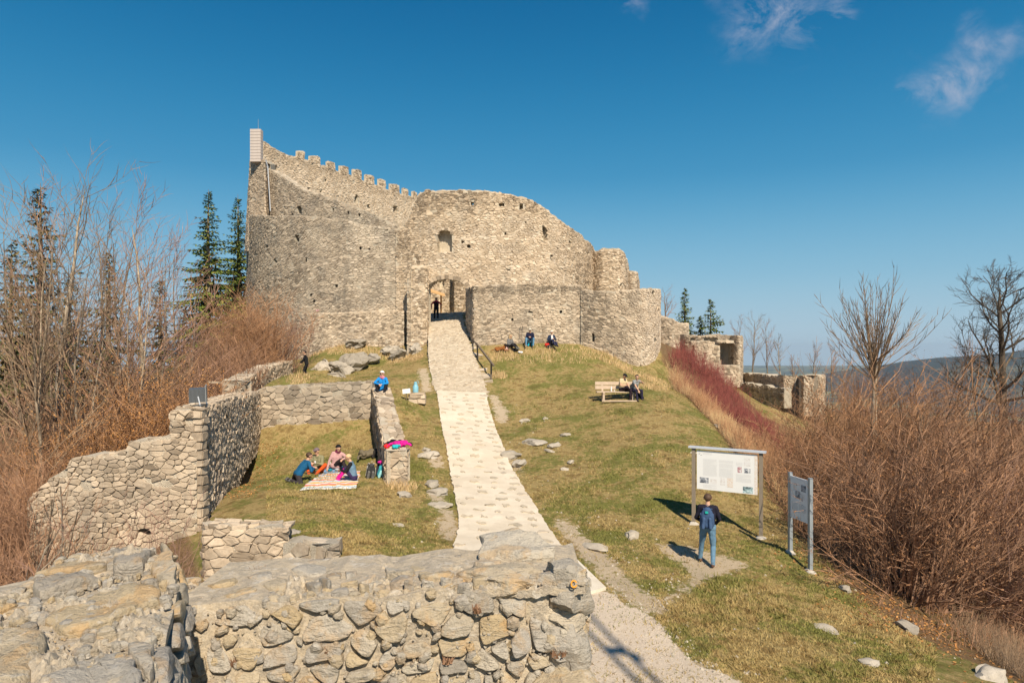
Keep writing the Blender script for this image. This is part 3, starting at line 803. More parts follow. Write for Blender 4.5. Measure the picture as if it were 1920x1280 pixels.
# gate wall, a shallow curve
gate, gsh, (gho, gk) = masonry('gate_wall', [(742, 48.1, 432, 690), (757, 47.9, 424, 690), (768, 47.7, 402, 690), (778, 47.6, 376, 690), (786, 47.5, 361, 690), (800, 47.3, 357, 690), (860, 46.9, 357, 690), (905, 46.7, 358, 690), (935, 46.7, 362, 690), (985, 47.0, 371, 690), (1010, 47.5, 382, 690),
        (1035, 48.3, 403, 690), (1060, 49.5, 420, 690), (1085, 51.2, 437, 690), (1107, 53.5, 456, 690), (1117, 55.5, 472, 690)], 'warm', .8,
        rects=[(886, 381, 6, 6)], arches=[(799, 876, 545, 523, 700)],
        blind=[(833, 455, 27, 32), (833, 438, 22, 14), (1022, 438, 7, 26), (941, 384, 10, 6), (977, 387, 8, 8), (924, 383, 4, 5), (872, 432, 4, 5), (947, 438, 5, 5), (878, 462, 5, 5), (961, 471, 5, 5), (1035, 480, 4, 4), (1069, 454, 4, 4), (953, 506, 5, 4), (868, 454, 6, 2.5), (985, 418, 3, 3)],
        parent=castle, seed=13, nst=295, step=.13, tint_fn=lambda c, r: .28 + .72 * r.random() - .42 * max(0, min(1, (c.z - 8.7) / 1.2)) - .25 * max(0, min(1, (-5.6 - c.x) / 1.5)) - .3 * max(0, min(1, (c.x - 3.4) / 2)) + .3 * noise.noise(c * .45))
# voussoirs of the gate arch and of the blind window above it
def voussoirs(x0, x1, ysp, ytop, Y, n, depth, name, lift=.1):
    for i in range(n):
        vs = []
        for q in (i + .06, i + .94):
            a = math.pi * (1 - q / n)
            for e in (0, depth):
                px = (x0 + x1) / 2 + math.cos(a) * ((x1 - x0) / 2 + e); py = ysp - math.sin(a) * (ysp - ytop) - e * (.35 + .65 * math.sin(a))
                Yc = Y(px)
                vs.append((at(px, py, Yc - lift), at(px, py, Yc + .5)))
        mb = MB()
        f = [v[0] for v in vs]; b = [v[1] for v in vs]
        mb.add([f[0], f[1], f[3], f[2], b[0], b[1], b[3], b[2]], [(0, 3, 2, 1), (0, 1, 5, 4), (1, 2, 6, 5), (2, 3, 7, 6), (3, 0, 4, 7)], rng.random())
        c = f[0]
        mb.build(name, M['stone_mix'], gate, origin=tuple(c))
gY = lambda px: float(np.interp(px, [742, 768, 800, 860, 905], [48.1, 47.7, 47.3, 46.9, 46.7]))
voussoirs(799, 876, 545, 523, gY, 17, 7.5, 'voussoir')
voussoirs(820, 847, 440, 431, gY, 8, 4.5, 'voussoir', .06)
# gate pier left of the ramp
masonry('gate_pier', [(763, 46.4, 520, 690), (769, 46.3, 505, 690), (801, 46.2, 500, 690), (803.5, 47.2, 500, 690)], 'warm', 1.1, parent=castle, seed=15, nst=120, amp=.15)
# stepped walls to the right of the gate wall
masonry('turret_wall', [(1103, 55.5, 474, 640), (1112, 54.6, 471, 640), (1123, 54, 470, 640), (1129, 53.8, 465, 640), (1160, 53.6, 465, 640), (1171, 54.2, 473, 640), (1177, 55.6, 490, 640), (1179, 57.5, 500, 640)], 'warm', 1.2, parent=castle, seed=17, nst=150, amp=.07, blind=[(1165, 533, 3, 5)])
masonry('turret_wall', [(1170, 56.5, 507, 640), (1185, 56, 509, 640), (1196, 56.4, 511, 640), (1199, 58.5, 530, 640)], 'mix', 1.2, parent=castle, seed=19, nst=60, amp=.05)
# front wall and round bastion right of the ramp
masonry('front_wall', [(873, 47.0, 541, 690), (886.5, 43.7, 538, 700), (888, 43.5, 537, 700), (889.5, 43.5, 537, 700), (900, 43.5, 536, 700), (960, 43.5, 534, 690), (1040, 43.5, 535, 690), (1091, 43.7, 535, 690)], 'mix', 1.0, blind=[(995, 586, 8, 4), (1051, 584, 6, 6), (960, 598, 5, 3)], parent=castle, seed=21, nst=280, amp=.07,
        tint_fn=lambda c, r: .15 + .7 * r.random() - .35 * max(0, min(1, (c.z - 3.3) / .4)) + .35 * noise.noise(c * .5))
masonry('round_bastion', [(1089, 43.55, 544, 700), (1110, 43.3, 545, 705), (1150, 43.0, 546, 712), (1190, 43.0, 543, 722), (1212, 43.6, 541, 724), (1228, 44.8, 541, 724), (1236, 46.6, 542, 720), (1238.5, 49, 544, 705)], 'mix', 1.1,
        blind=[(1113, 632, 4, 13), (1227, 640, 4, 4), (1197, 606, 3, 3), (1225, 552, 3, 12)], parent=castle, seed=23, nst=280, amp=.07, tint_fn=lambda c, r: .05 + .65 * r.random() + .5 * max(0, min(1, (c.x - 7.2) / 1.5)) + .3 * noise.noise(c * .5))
masonry('side_wall', [(1225, 61, 590, 700), (1240, 60.5, 594, 700), (1262, 60, 598, 700), (1270, 60, 604, 700), (1292, 60, 606, 700)], 'mix', 1.0, parent=castle, seed=25, nst=90, amp=.1)
# courtyard wall seen through the gate
masonry('courtyard_wall', [(770, 64, 470, 640), (812, 63.5, 470, 640), (850, 63, 470, 640), (852, 61.5, 470, 640), (930, 60, 470, 640)], 'warm', .8, parent=castle, seed=27, nst=110, blind=[(828, 528, 9, 24)])
# boarded block on top of the tower, with mast, and the pipe down the corner
bx0, bx1, bz0, bz1, by0, by1 = at(470, 0, 54.2).x, at(488.5, 0, 54.2).x, 14.75, 17.35, 54.15, 54.65
core = MB(); core.box(((bx0 + bx1) / 2, (by0 + by1) / 2, (bz0 + bz1) / 2), (bx1 - bx0 - .06, by1 - by0 - .06, bz1 - bz0), )
M['board'] = plain('weathered_board', (.50, .44, .40), .85, .3, 3); M['metal_grey'] = plain('grey_metal', (.42, .43, .44), .45, .1, 20, .6)
cap = cpart(core.build('boarded_block', M['board'], castle))
for k in range(11):
    z = bz0 + (k + .5) * (bz1 - bz0) / 11; hh = (bz1 - bz0) / 11 - .025
    for (c, s_) in ((((bx0 + bx1) / 2, by0 - .02, z), (bx1 - bx0 + .04, .04, hh)), ((bx1 + .02, (by0 + by1) / 2, z), (.04, by1 - by0, hh))):
        mb = MB(); mb.box((0, 0, 0), s_, tint=rng.random()); mb.build('board', M['board'], cap, origin=None).location = c
mb = MB(); mb.chain([Vector(((bx0 + bx1) / 2 + .1, 54.5, bz1 - .1)), Vector(((bx0 + bx1) / 2 + .1, 54.5, bz1 + .9))], [.025, .012], 5); cpart(mb.build('lightning_rod', M['metal_grey'], castle))
mb = MB(); mb.chain([at(498, 300, 53.8), at(502, 312, 53.5), at(507, 396, 53.2)], [.045, .045, .045], 6); cpart(mb.build('rain_pipe', M['metal_grey'], castle))

# ------------------------------------------------------------------ loose rock
def rock_mesh(size, seed, sub=3, cuts=7, rough=.16):
    rg = random.Random(seed); bm = bmesh.new(); bmesh.ops.create_icosphere(bm, subdivisions=sub, radius=1)
    pl = []
    for _ in range(cuts):
        d = Vector((rg.gauss(0, 1), rg.gauss(0, 1), rg.gauss(0, .8))).normalized(); pl.append((d, rg.uniform(.55, .85)))
    off = Vector((rg.uniform(0, 50),) * 3)
    for v in bm.verts:
        p = v.co.copy()
        for d, k in pl:
            e = p.dot(d) - k
            if e > 0: p -= d * e * .9
        n = noise.noise_vector(p * 1.6 + off) * rough + noise.noise_vector(p * 5 + off) * rough * .35 + noise.noise_vector(p * 13 + off) * rough * .14
        p += n
        v.co = Vector((p.x * size[0], p.y * size[1], p.z * size[2]))
    me = bpy.data.meshes.new('rock'); bm.to_mesh(me); bm.free()
    a = me.attributes.new('tint', 'FLOAT', 'FACE'); a.data.foreach_set('value', np.full(len(me.polygons), rg.random(), np.float32))
    me.polygons.foreach_set('use_smooth', np.ones(len(me.polygons), dtype=bool)); me.set_sharp_from_angle(angle=R(28))
    return me
def rock(name, loc, size, seed, mat='rock', rz=0, label=None, group=None, cat='rock', parent=None, sub=3, tilt=(0, 0), rough=.16):
    o = link(name, rock_mesh(size, seed, sub, rough=rough), M[mat], parent, loc, (tilt[0], tilt[1], rz))
    if label: tag(o, label, cat, group)
    return o

# ------------------------------------------------------------------ walls of the lower enclosure
def wall_thing(name, label, cols, mat, thick, top=None, w=.32, h=.145, nst=300, seed=1, amp=.1, detail=1, proud=.024, step=.22, cat='stone wall', group=None, hole=None, blind=None, top_nst=60, tgap=.02, backn=None):
    sh = ragged(cols, amp)
    body = wall_body(name, sh, thick, M['mortar_' + mat], None, hole, step, .035, blind, backn)
    tag(body, label, cat, group)
    hh = (lambda u, v: (hole and hole(u, v)) or (blind and blind(u, v))) if (hole or blind) else None
    lay_stones(body, [sh], M['stone_' + mat], w, h, nst, random.Random(seed), detail=detail, proud=proud, hole=hh, smooth=False, gap=.009, tint_fn=lambda c, r: .12 + .62 * r.random() + .3 * noise.noise(c * 1.1))
    if top:
        rg = random.Random(seed + 50)
        ts = Sheet(top)
        lay_stones(body, [ts], M['stone_' + mat], w * 1.0, h * 1.5, top_nst, rg, detail=detail, proud=proud * .8, hole=lambda u, v: noise.noise(Vector((u * 1.1, v * 2.5, seed))) > .22, margin=0, irregular=.45, off=.02, lo=0., over=0.)
    return body
V3 = lambda x, y, z: Vector((x, y, z))
def lerp_cols(pts, n=1): return pts
# tall left wall whose end faces the camera
wall_thing('enclosure_wall', 'tall rubble wall left of the picnic lawn carrying the floodlight on its end',
           [(V3(-8.2, 18.15, -6.2), V3(-8.2, 18.15, -1.62)), (V3(-9.0, 21.4, -5.2), V3(-9.0, 21.4, -1.66)), (V3(-10.0, 25.5, -4.6), V3(-10.0, 25.5, -1.75)), (V3(-11.1, 30.1, -4.4), V3(-11.1, 30.1, -1.95))],
           'mix', .72, [(V3(-8.2, 18.1, -1.63), V3(-8.96, 18.0, -1.63)), (V3(-9.0, 21.4, -1.67), V3(-9.75, 21.3, -1.67)), (V3(-10.0, 25.5, -1.76), V3(-10.75, 25.4, -1.76)), (V3(-11.1, 30.1, -1.96), V3(-11.8, 30, -1.96))], seed=31, w=.30, h=.125, proud=.035)
ewl = bpy.data.objects['enclosure_wall']
es_ = ragged([(V3(-8.93, 18.0, -6.2), V3(-8.93, 18.0, -1.62)), (V3(-8.92, 17.84, -6.2), V3(-8.92, 17.84, -1.60)), (V3(-8.55, 17.85, -6.2), V3(-8.55, 17.85, -1.58)), (V3(-8.30, 17.86, -6.2), V3(-8.30, 17.86, -1.60))], .06)
eb_ = wall_body('wall_end', es_, .5, M['mortar_mix'], ewl, backn=lambda u: Vector((0, -1, 0))); lay_stones(eb_, [es_], M['stone_mix'], .36, .15, 60, random.Random(32), detail=1, proud=.06)
zq = -6.1; rgw = random.Random(91)
while zq < -1.62:
    hq = min(rgw.uniform(.16, .27), -1.6 - zq + .02); wq, dq = rgw.uniform(.24, .40), rgw.uniform(.30, .46)
    bm_ = bmesh.new(); bmesh.ops.create_cube(bm_, size=1); bmesh.ops.bevel(bm_, geom=bm_.edges[:], offset=.09, segments=2, affect='EDGES'); bmesh.ops.subdivide_edges(bm_, edges=bm_.edges[:], cuts=1)
    cq = Vector((-8.09 - wq / 2 + rgw.uniform(-.03, .03), 17.82 + dq / 2 + rgw.uniform(-.03, .03), zq + hq / 2))
    for v_ in bm_.verts: v_.co = Vector((v_.co.x * wq, v_.co.y * dq, v_.co.z * (hq - .012))) + noise.noise_vector(v_.co * 2.2 + cq * 3) * .035
    me_ = bpy.data.meshes.new('quoin'); bm_.to_mesh(me_); bm_.free(); at_ = me_.attributes.new('tint', 'FLOAT', 'FACE'); at_.data.foreach_set('value', np.full(len(me_.polygons), .15 + .6 * rgw.random(), np.float32))
    link('quoin', me_, M['stone_mix'], eb_, cq); zq += hq
# back wall of the enclosure
bc, bg = cols_px([(478, 30.2, 733, 850), (487, 30.1, 727, 850), (560, 30.0, 722, 845), (640, 30.0, 719, 840), (697, 30.0, 715, 835)])
wall_thing('enclosure_wall', 'straight rubble wall closing the back of the picnic lawn below the rock outcrop', bc, 'grey', .8,
           [(V3(-11.0, 30.05, -1.78), V3(-11.0, 30.8, -1.75)), (V3(-8.5, 30.0, -1.62), V3(-8.5, 30.8, -1.62)), (V3(-6.1, 30.0, -1.5), V3(-6.1, 30.8, -1.5))], seed=33, w=.38, h=.165, amp=.08)
# low right wall running down towards the camera
rc = [(V3(-6.15, 30.0, -4.3), V3(-6.15, 30.0, -1.75)), (V3(-5.55, 27.8, -4.6), V3(-5.55, 27.8, -2.1)), (V3(-4.9, 25.2, -4.9), V3(-4.9, 25.2, -2.72)), (V3(-4.18, 22.5, -4.95), V3(-4.18, 22.5, -3.38)), (V3(-3.42, 22.4, -4.95), V3(-3.42, 22.4, -3.4)), (V3(-4.15, 25.2, -4.7), V3(-4.15, 25.2, -2.75)), (V3(-5.35, 30.0, -4.0), V3(-5.35, 30.0, -1.78))]
wall_thing('enclosure_wall', 'low rubble wall beside the paved ramp with bright jackets draped over its end', rc, 'mix', .68,
           [(V3(-3.42, 22.4, -3.39), V3(-4.18, 22.5, -3.37)), (V3(-4.15, 25.2, -2.74), V3(-4.9, 25.2, -2.72)), (V3(-4.8, 27.8, -2.12), V3(-5.55, 27.8, -2.1)), (V3(-5.35, 30, -1.77), V3(-6.15, 30, -1.75))], seed=35, w=.36, h=.17, amp=.08, top_nst=110)
# low stub wall up to the rocks
uc, ug = cols_px([(452, 30.5, 716, 760), (466, 31.5, 708, 760), (482, 33.5, 700, 745), (505, 36.5, 690, 735), (535, 40, 680, 725), (548, 41.5, 676, 715)], 12)
uc = [(uc[0][0] + V3(-.9, .15, 0), uc[0][1] + V3(-.9, .15, 0))] + uc
wall_thing('stub_wall', 'broken low wall climbing from the back of the enclosure towards the castle foot', uc, 'mix', .9,
           [(c[1] - V3(0, 0, .03), c[1] + V3(-.9, .2, -.03)) for c in uc], seed=37, nst=150, w=.42, h=.22, amp=.2)
# stepped wall at lower left
lc, lg = cols_px([(52, 17.9, 945, 1150), (58, 17.7, 930, 1150), (90, 17.6, 905, 1150), (127, 17.6, 880, 1150), (129, 17.6, 864, 1150), (190, 17.6, 854, 1150), (238, 17.65, 848, 1150), (241, 17.65, 829, 1150), (300, 17.7, 825, 1150), (346, 17.75, 822, 1150), (369, 17.8, 830, 1150)], 8)
wall_thing('stepped_wall', 'ruined rubble wall stepping down to the left behind bare saplings', lc, 'mix', .9,
           [(c[1] - V3(0, 0, .04), c[1] + V3(0, .85, -.02)) for c in lc], seed=39, nst=300, w=.30, h=.13, amp=.12, proud=.028,
           blind=lambda u, v: abs(u - 3.45) < .16 and abs(v - 2.12) < .08)
# front retaining wall, two heights
l1, _g = cols_px([(378, 15.6, 984, 1140), (384, 15.4, 986, 1140), (460, 15.35, 989, 1140), (539, 15.3, 991, 1140), (542, 16.3, 985, 1110)], 10)
wall_thing('retaining_wall', 'waist high wall of pale bedded stones holding up the near edge of the picnic lawn', l1, 'mix', .6,
           [(c[1] - V3(0, 0, .03), c[1] + V3(0, .55, 0)) for c in l1[:-2]], seed=41, w=.36, h=.14, proud=.032)
l2, _g = cols_px([(530, 15.1, 1019, 1100), (600, 15.05, 1018, 1100), (636, 15.0, 1019, 1100), (640, 15.5, 1014, 1090)], 10)
wall_thing('retaining_wall', 'knee high grey wall end ahead of the pale bedded wall at the lawn edge', l2, 'grey', .6,
           [(c[1] - V3(0, 0, .03), c[1] + V3(0, .55, 0)) for c in l2[:-1]], seed=43, w=.42, h=.24)

# ------------------------------------------------------------------ ruined outworks on the right slope
r1, rg1 = cols_px([(1282, 56.0, 627, 720), (1292, 55.5, 630, 720), (1330, 54.6, 627, 720), (1372, 54.0, 629, 720), (1376, 53.2, 629, 720), (1391, 53.2, 629, 720), (1393, 56, 632, 715)], 6)
h1 = Holes(r1, rg1, [(1360, 663, 17, 40), (1306, 660, 8, 26), (1333, 636, 30, 9), (1300, 636, 12, 8)])
o1 = wall_thing('ruined_outwork', 'ruined stone chamber with a dark doorway on the slope right of the round bastion', r1, 'mix', 1.2, seed=45, nst=160, detail=0, amp=.14, blind=h1, cat='ruin', w=.32, h=.14, backn=lambda u: Vector((0, -1, 0)))
for (x0, x1, y0, y1, Y) in [(1302, 1350, 646, 720, 53.2), (1322, 1388, 684, 725, 52.3), (1296, 1352, 640, 646, 53.4), (1344, 1376, 637, 643, 53.0)]:
    c_, g_ = cols_px([(x0, Y + .1, y0, y1), ((x0 + x1) / 2, Y, y0, y1), (x1, Y, y0 + 1, y1)], 8)
    s_ = ragged(c_, .1); b_ = wall_body('low_wall', s_, 1.1, M['mortar_mix'], o1, step=.25)
    lay_stones(b_, [s_], M['stone_mix'], .32, .14, 60, random.Random(x0))
r2, rg2 = cols_px([(1383, 57, 699, 740), (1386, 56, 698, 740)], 6)
zig = [(at(1384, 698, 57), 740), (at(1470, 705, 48.3), 775), (at(1497, 706, 48.6), 778), (at(1507, 704, 46.6), 780), (at(1545, 703, 46.8), 790), (at(1547, 704, 49), 780)]
zc = [(Vector((t.x, t.y, (HCY - yb) / FPX * t.y)), t) for t, yb in zig]
o2 = wall_thing('ruined_outwork', 'lowest ruined wall on the right slope with a shaded inner corner above the grass', zc, 'mix', .9, seed=47, nst=170, detail=0, amp=.14, cat='ruin', w=.32, h=.14)
c_, g_ = cols_px([(1385, 53, 716, 745), (1430, 50, 722, 760), (1470, 47.6, 728, 765)], 8)
s_ = ragged(c_, .14); b_ = wall_body('low_wall', s_, .6, M['mortar_grey'], o2, step=.25); lay_stones(b_, [s_], M['stone_grey'], .32, .14, 60, random.Random(71))

# ------------------------------------------------------------------ the near parapet at the viewer's feet
fc, fg = cols_px([(318, 4.25, 1140, 1490), (420, 4.28, 1132, 1490), (520, 4.30, 1128, 1490), (700, 4.30, 1118, 1480), (850, 4.32, 1105, 1470), (1000, 4.38, 1098, 1470), (1075, 4.42, 1092, 1465), (1094, 4.5, 1092, 1450), (1097, 4.75, 1088, 1420)], 20)
fc = [(b + V3(0, -.10, 0), t) for b, t in fc]
fsh = ragged(fc, .035, 3, .12)
para = MB()
fw = wall_body('parapet_wall', fsh, .9, M['mortar_near'], None, step=.07, rough=.03, backn=lambda u: Vector((0, -1, 0)))
tag(fw, 'near parapet of big grey limestone blocks across the bottom of the view', 'stone wall')
lay_stones(fw, [fsh], M['stone_near'], .28, .165, 170, random.Random(53), detail=2, gap=.017, proud=.028, smooth=True, irregular=.66, margin=0, off=-.008, skip=.08, over=0.)
tb = [(318, 4.9, 1102), (450, 5.0, 1092), (560, 5.2, 1066), (640, 5.25, 1063), (850, 5.3, 1047), (960, 5.3, 1046), (1045, 5.3, 1062), (1075, 4.95, 1078), (1100, 4.6, 1094)]
tops = []
for px in range(318, 1101, 12):
    Yb = float(np.interp(px, [a[0] for a in tb], [a[1] for a in tb])); yb = float(np.interp(px, [a[0] for a in tb], [a[2] for a in tb]))
    Yf = 4.33; yf = float(np.interp(px, [318, 420, 520, 700, 850, 1000, 1075, 1100], [1140, 1132, 1128, 1118, 1105, 1098, 1092, 1088]))
    tops.append((at(px, yf, Yf), at(px, yb, Yb)))
tsh2 = Sheet(tops)
# rough mortar bed on top, as its own surface
def rough_top(name, sh, mat, parent, nu, nv, amp, lift, under=.05):
    V = []; F = []
    for i in range(nu + 1):
        for j in range(nv + 1):
            q = sh.p(sh.U * i / nu, sh.height(sh.U * i / nu) * j / nv)
            e = min(1, 6 * min(j / nv, 1 - j / nv) + .25)
            V.append(tuple(q + V3(0, 0, lift + amp * e * (noise.noise(q * 3.1) + .6 * noise.noise(q * 8) + .40 * noise.noise(q * 21) + .28 * noise.noise(q * 47)))))
    n0 = len(V); n1 = nv + 1
    for i in range(nu):
        for j in range(nv): F.append((i * n1 + j, (i + 1) * n1 + j, (i + 1) * n1 + j + 1, i * n1 + j + 1))
    for j in (0, nv):
        for i in range(nu + 1): V.append((V[i * n1 + j][0], V[i * n1 + j][1], V[i * n1 + j][2] - under))
    for i in range(nu):
        F.append((n0 + i, n0 + i + 1, (i + 1) * n1, i * n1)); b = n0 + nu + 1
        F.append((i * n1 + nv, (i + 1) * n1 + nv, b + i + 1, b + i))
    me = bpy.data.meshes.new(name); me.from_pydata(V, [], F); me.polygons.foreach_set('use_smooth', np.ones(len(F), dtype=bool)); me.set_sharp_from_angle(angle=R(45))
    return link(name, me, mat, parent)
rough_top('mortar_bed', tsh2, M['mortar_near'], fw, 220, 90, .11, -.02)
lay_stones(fw, [tsh2], M['stone_near'], .26, .20, 150, random.Random(57), detail=2, gap=.026, proud=.045, smooth=True, irregular=.8, margin=0, off=.02, skip=.36, lo=0., over=0.)
rock('boulder', at(978, 1050, 5.0) + V3(0, .1, -.03), (.40, .28, .26), 5, 'stone_near', .2, parent=fw, sub=4)
bo = rock('boulder', at(1062, 1108, 4.47), (.21, .20, .22), 12, 'stone_near', .5, parent=fw, sub=4, tilt=(.35, .2))
rock('boulder', at(955, 1088, 4.5), (.36, .2, .10), 15, 'stone_near', -.1, parent=fw, sub=4)
rock('boulder', at(1066, 1215, 4.44), (.15, .15, .22), 19, 'stone_near', .3, parent=fw, sub=4)
rock('boulder', at(1060, 1290, 4.35), (.34, .22, .2), 22, 'stone_near', 1.3, parent=fw, sub=4)
rock('boulder', at(700, 1062, 5.2), (.13, .1, .07), 23, 'stone_near', .3, parent=fw, sub=3)
rock('boulder', at(600, 1066, 5.15), (.17, .12, .07), 27, 'stone_near', .1, parent=fw, sub=3)
M['orange_paint'] = plain('orange_paint', (.75, .28, .02), .7)
t_ = MB(); prev = None
for k in range(15):
    a = R(20 + k * 23); 
    for r_ in (.013, .021): t_.v.append((math.cos(a) * r_, -.004 - .0, math.sin(a) * r_ * 1.15)); 
for k in range(14): t_.f.append([2 * k, 2 * k + 2, 2 * k + 3, 2 * k + 1]); t_.t.append(.5); t_.mi.append(0)
pm = t_.build('paint_mark', M['orange_paint'], fw); pm.location = at(1076, 1094, 4.30); pm.rotation_euler = (-.35, 0, .1)

# chips and small stones bedded in the mortar
def chips(parent, sheets, n, seed, rmin=.006, rmax=.035):
    rg = random.Random(seed); mb = MB()
    for k in range(n):
        sh = rg.choice(sheets); u = rg.uniform(0, sh.U); v = rg.uniform(.02, sh.height(u) - .02); c = sh.p(u, v); nn = sh.n(u, v); r_ = rmin + (rmax - rmin) * rg.random() ** 3
        a = nn.cross(rvec_(rg)).normalized(); b = nn.cross(a); m = 6; vs = []
        el = rg.uniform(.55, 1)
        for (ss, hh) in ((1, -.5), (.85, .45), (.4, .7)):
            for q in range(m): vs.append(c + nn * (hh * r_ + .015 * (noise.noise(c * 6))) + (a * math.cos(q * 1.047) + b * math.sin(q * 1.047) * el) * r_ * ss * rg.uniform(.75, 1.2))
        mb.add(vs, [(r * m + q, r * m + (q + 1) % m, (r + 1) * m + (q + 1) % m, (r + 1) * m + q) for r in range(2) for q in range(m)] + [tuple(range(2 * m, 3 * m))], rg.random())
    o = mb.build('stone_chips', M['stone_near'], parent); tag(o, kind='stuff')
def rvec_(rg): return Vector((rg.gauss(0, 1), rg.gauss(0, 1), rg.gauss(0, 1)))
chips(fw, [tsh2, tsh2, tsh2, fsh], 4200, 5, .006, .055)
# higher corner block at lower left
lt = [(V3(-1.02, 1.7, -1.30), V3(-2.7, 1.7, -1.30)), (V3(-1.22, 2.25, -1.29), V3(-2.55, 2.25, -1.30)), (V3(-1.42, 2.75, -1.27), V3(-2.5, 2.75, -1.28)), (V3(-1.62, 3.25, -1.25), V3(-2.52, 3.2, -1.27)), (V3(-1.78, 3.66, -1.24), V3(-2.62, 3.6, -1.26)), (V3(-2.02, 4.05, -1.22), V3(-2.62, 3.95, -1.24)), (V3(-2.3, 4.28, -1.26), V3(-2.5, 4.26, -1.27))]
lsh = Sheet(lt)
lr = Sheet([(V3(a.x + .04, a.y, -2.9), V3(a.x, a.y, a.z - .03)) for a, b in lt])
lb = wall_body('parapet_corner', lr, .9, M['mortar_near'], None, step=.09, rough=.05)
tag(lb, 'higher parapet corner of large weathered slabs at the lower left, shaded on its inner side', 'stone wall')
rough_top('mortar_bed', lsh, M['mortar_near'], lb, 150, 90, .10, -.03)
lay_stones(lb, [lsh], M['stone_near'], .50, .42, 40, random.Random(61), detail=2, gap=.03, proud=.05, smooth=True, irregular=.8, margin=0, off=.0, skip=.10, lo=0., over=0.)
chips(lb, [lsh], 1500, 6, .006, .05)
lay_stones(lb, [lr], M['stone_near'], .28, .12, 60, random.Random(63), detail=2, gap=.012, proud=.05, smooth=True, irregular=.5)

# ------------------------------------------------------------------ ramp: old cobbled part, new mortared part, slab
def strip_sheet(rows, lift, x_in=0.):
    L = []
    Ys = sorted(set(list(np.arange(rows[0][3], rows[-1][3], .15)) + [rows[-1][3]]))
    ry = [r[3] for r in rows]
    for Y in Ys:
        a = float(np.interp(Y, ry, [(r[1] - HCX) / FPX * r[3] for r in rows])) + x_in; b = float(np.interp(Y, ry, [(r[2] - HCX) / FPX * r[3] for r in rows])) - x_in
        e1 = .03 * noise.noise(V3(Y * 1.3, 3, 1)) + .07 * noise.noise(V3(Y * 4.1, 3, 1)); e2 = .03 * noise.noise(V3(Y * 1.3, 9, 1)) + .07 * noise.noise(V3(Y * 4.1, 9, 1))
        m = (gz1(a, Y) + gz1(b, Y) + gz1((a + b) / 2, Y)) / 3
        L.append((V3(b + e2, Y, max(gz1(b, Y), m - .05) + lift), V3(a + e1, Y, max(gz1(a, Y), m - .05) + lift)))
    return Sheet(L)
def concrete_mat(name, c0, c1):
    t = NT(name); p = t.pos()
    n = t.noise(p, 1.3, 5, .6); f = t.noise(p, 30, 5, .7); st = t.noise(p, 4, 6, .7)
    c = t.mix(t.rng(n, .35, .65), c0, c1); c = t.mix(t.rng(f, .45, .75, 0, .3), c, t.mix(1.0, c, (.7, .67, .62), 'MULTIPLY'))
    c = t.mix(t.rng(st, .52, .70, 0, .55), c, (.50, .42, .32)); c = t.mix(t.rng(t.noise(p, .7, 4), .5, .66, 0, .4), c, (.56, .48, .37))
    return t.done(c, t.bump(f, .5, .012), .9)
M['pale_mortar'] = concrete_mat('pale_mortar', (.60, .52, .405), (.68, .60, .48)); M['slab'] = concrete_mat('slab', (.64, .575, .465), (.70, .635, .53))
M['paver'] = stone_mat('paver', [(.46, .40, .31), (.58, .49, .36), (.52, .45, .36), (.62, .51, .36)], .15, .15, 1.5)
M['cobble'] = stone_mat('cobble', [(.47, .385, .285), (.57, .475, .36), (.52, .44, .33), (.62, .53, .41)], .1, .15, 1.2)
def strip_body(name, sh, mat, nu, nv, amp=.02, skirt=.22):
    o = rough_top(name, sh, mat, None, nu, nv, amp, 0, skirt); tag(o, kind='structure'); return o
ps = strip_sheet(PATH_ROWS, .06); path = strip_body('paved_ramp', ps, M['pale_mortar'], 220, 16, .012)
us_ = strip_sheet(UP_ROWS, .05); upath = strip_body('cobbled_ramp', us_, M['pale_mortar'], 90, 14, .02)
upath.data.materials.clear(); upath.data.materials.append(M['mortar_warm'])
rgp = random.Random(77)
v_rows = 0; yv = 17.2
while yv < 35.7:
    wdt = ps.height(float(np.interp(yv, [b.y for b in ps.b], ps.u)))
    u_ = float(np.interp(yv, [b.y for b in ps.b], ps.u))
    x = rgp.uniform(.12, .45)
    while x < wdt - .15:
        rx, ry = rgp.uniform(.10, .25), rgp.uniform(.10, .17)
        k = 10; poly = [(u_ + rgp.uniform(-.12, .12) + ry * math.sin(2 * math.pi * i / k) * rgp.uniform(.8, 1.1), x + rx * math.cos(2 * math.pi * i / k) * rgp.uniform(.8, 1.1)) for i in range(k)]
        cu = sum(p_[0] for p_ in poly) / k; poly = [(cu + (p_[0] - cu) * .7 if abs(p_[0] - cu) > .2 else p_[0], p_[1]) for p_ in poly]
        mb = MB(); c = ps.p(u_, x)
        vs = [ps.p(a, b) + V3(0, 0, -.02) for a, b in poly] + [ps.p(u_ + (a - u_) * .86, x + (b - x) * .86) + V3(0, 0, .022) for a, b in poly]
        mb.add(vs, [(i, (i + 1) % k, k + (i + 1) % k, k + i) for i in range(k)] + [tuple(range(k, 2 * k))], rgp.random())
        mb.build('paving_stone', M['paver'], path, True, 40, origin=tuple(c))
        x += rx * 2 + rgp.uniform(.22, .55)
    yv += rgp.uniform(.52, .7)
lay_stones(upath, [us_], M['cobble'], .22, .30, 260, random.Random(81), detail=0, gap=.012, proud=.022, name='cobblestone', margin=.1, off=-.01)
sl = [V3(x, y, gz1(x, y) + .07) for x, y in SLAB]
mb = MB()
mb.add(sl + [p_ - V3(0, 0, .2) for p_ in sl], [(3, 2, 1, 0), (0, 1, 5, 4), (1, 2, 6, 5), (2, 3, 7, 6), (3, 0, 4, 7)])
tag(mb.build('concrete_slab', M['slab']), 'smooth pale concrete slab at the foot of the paved ramp', 'slab')

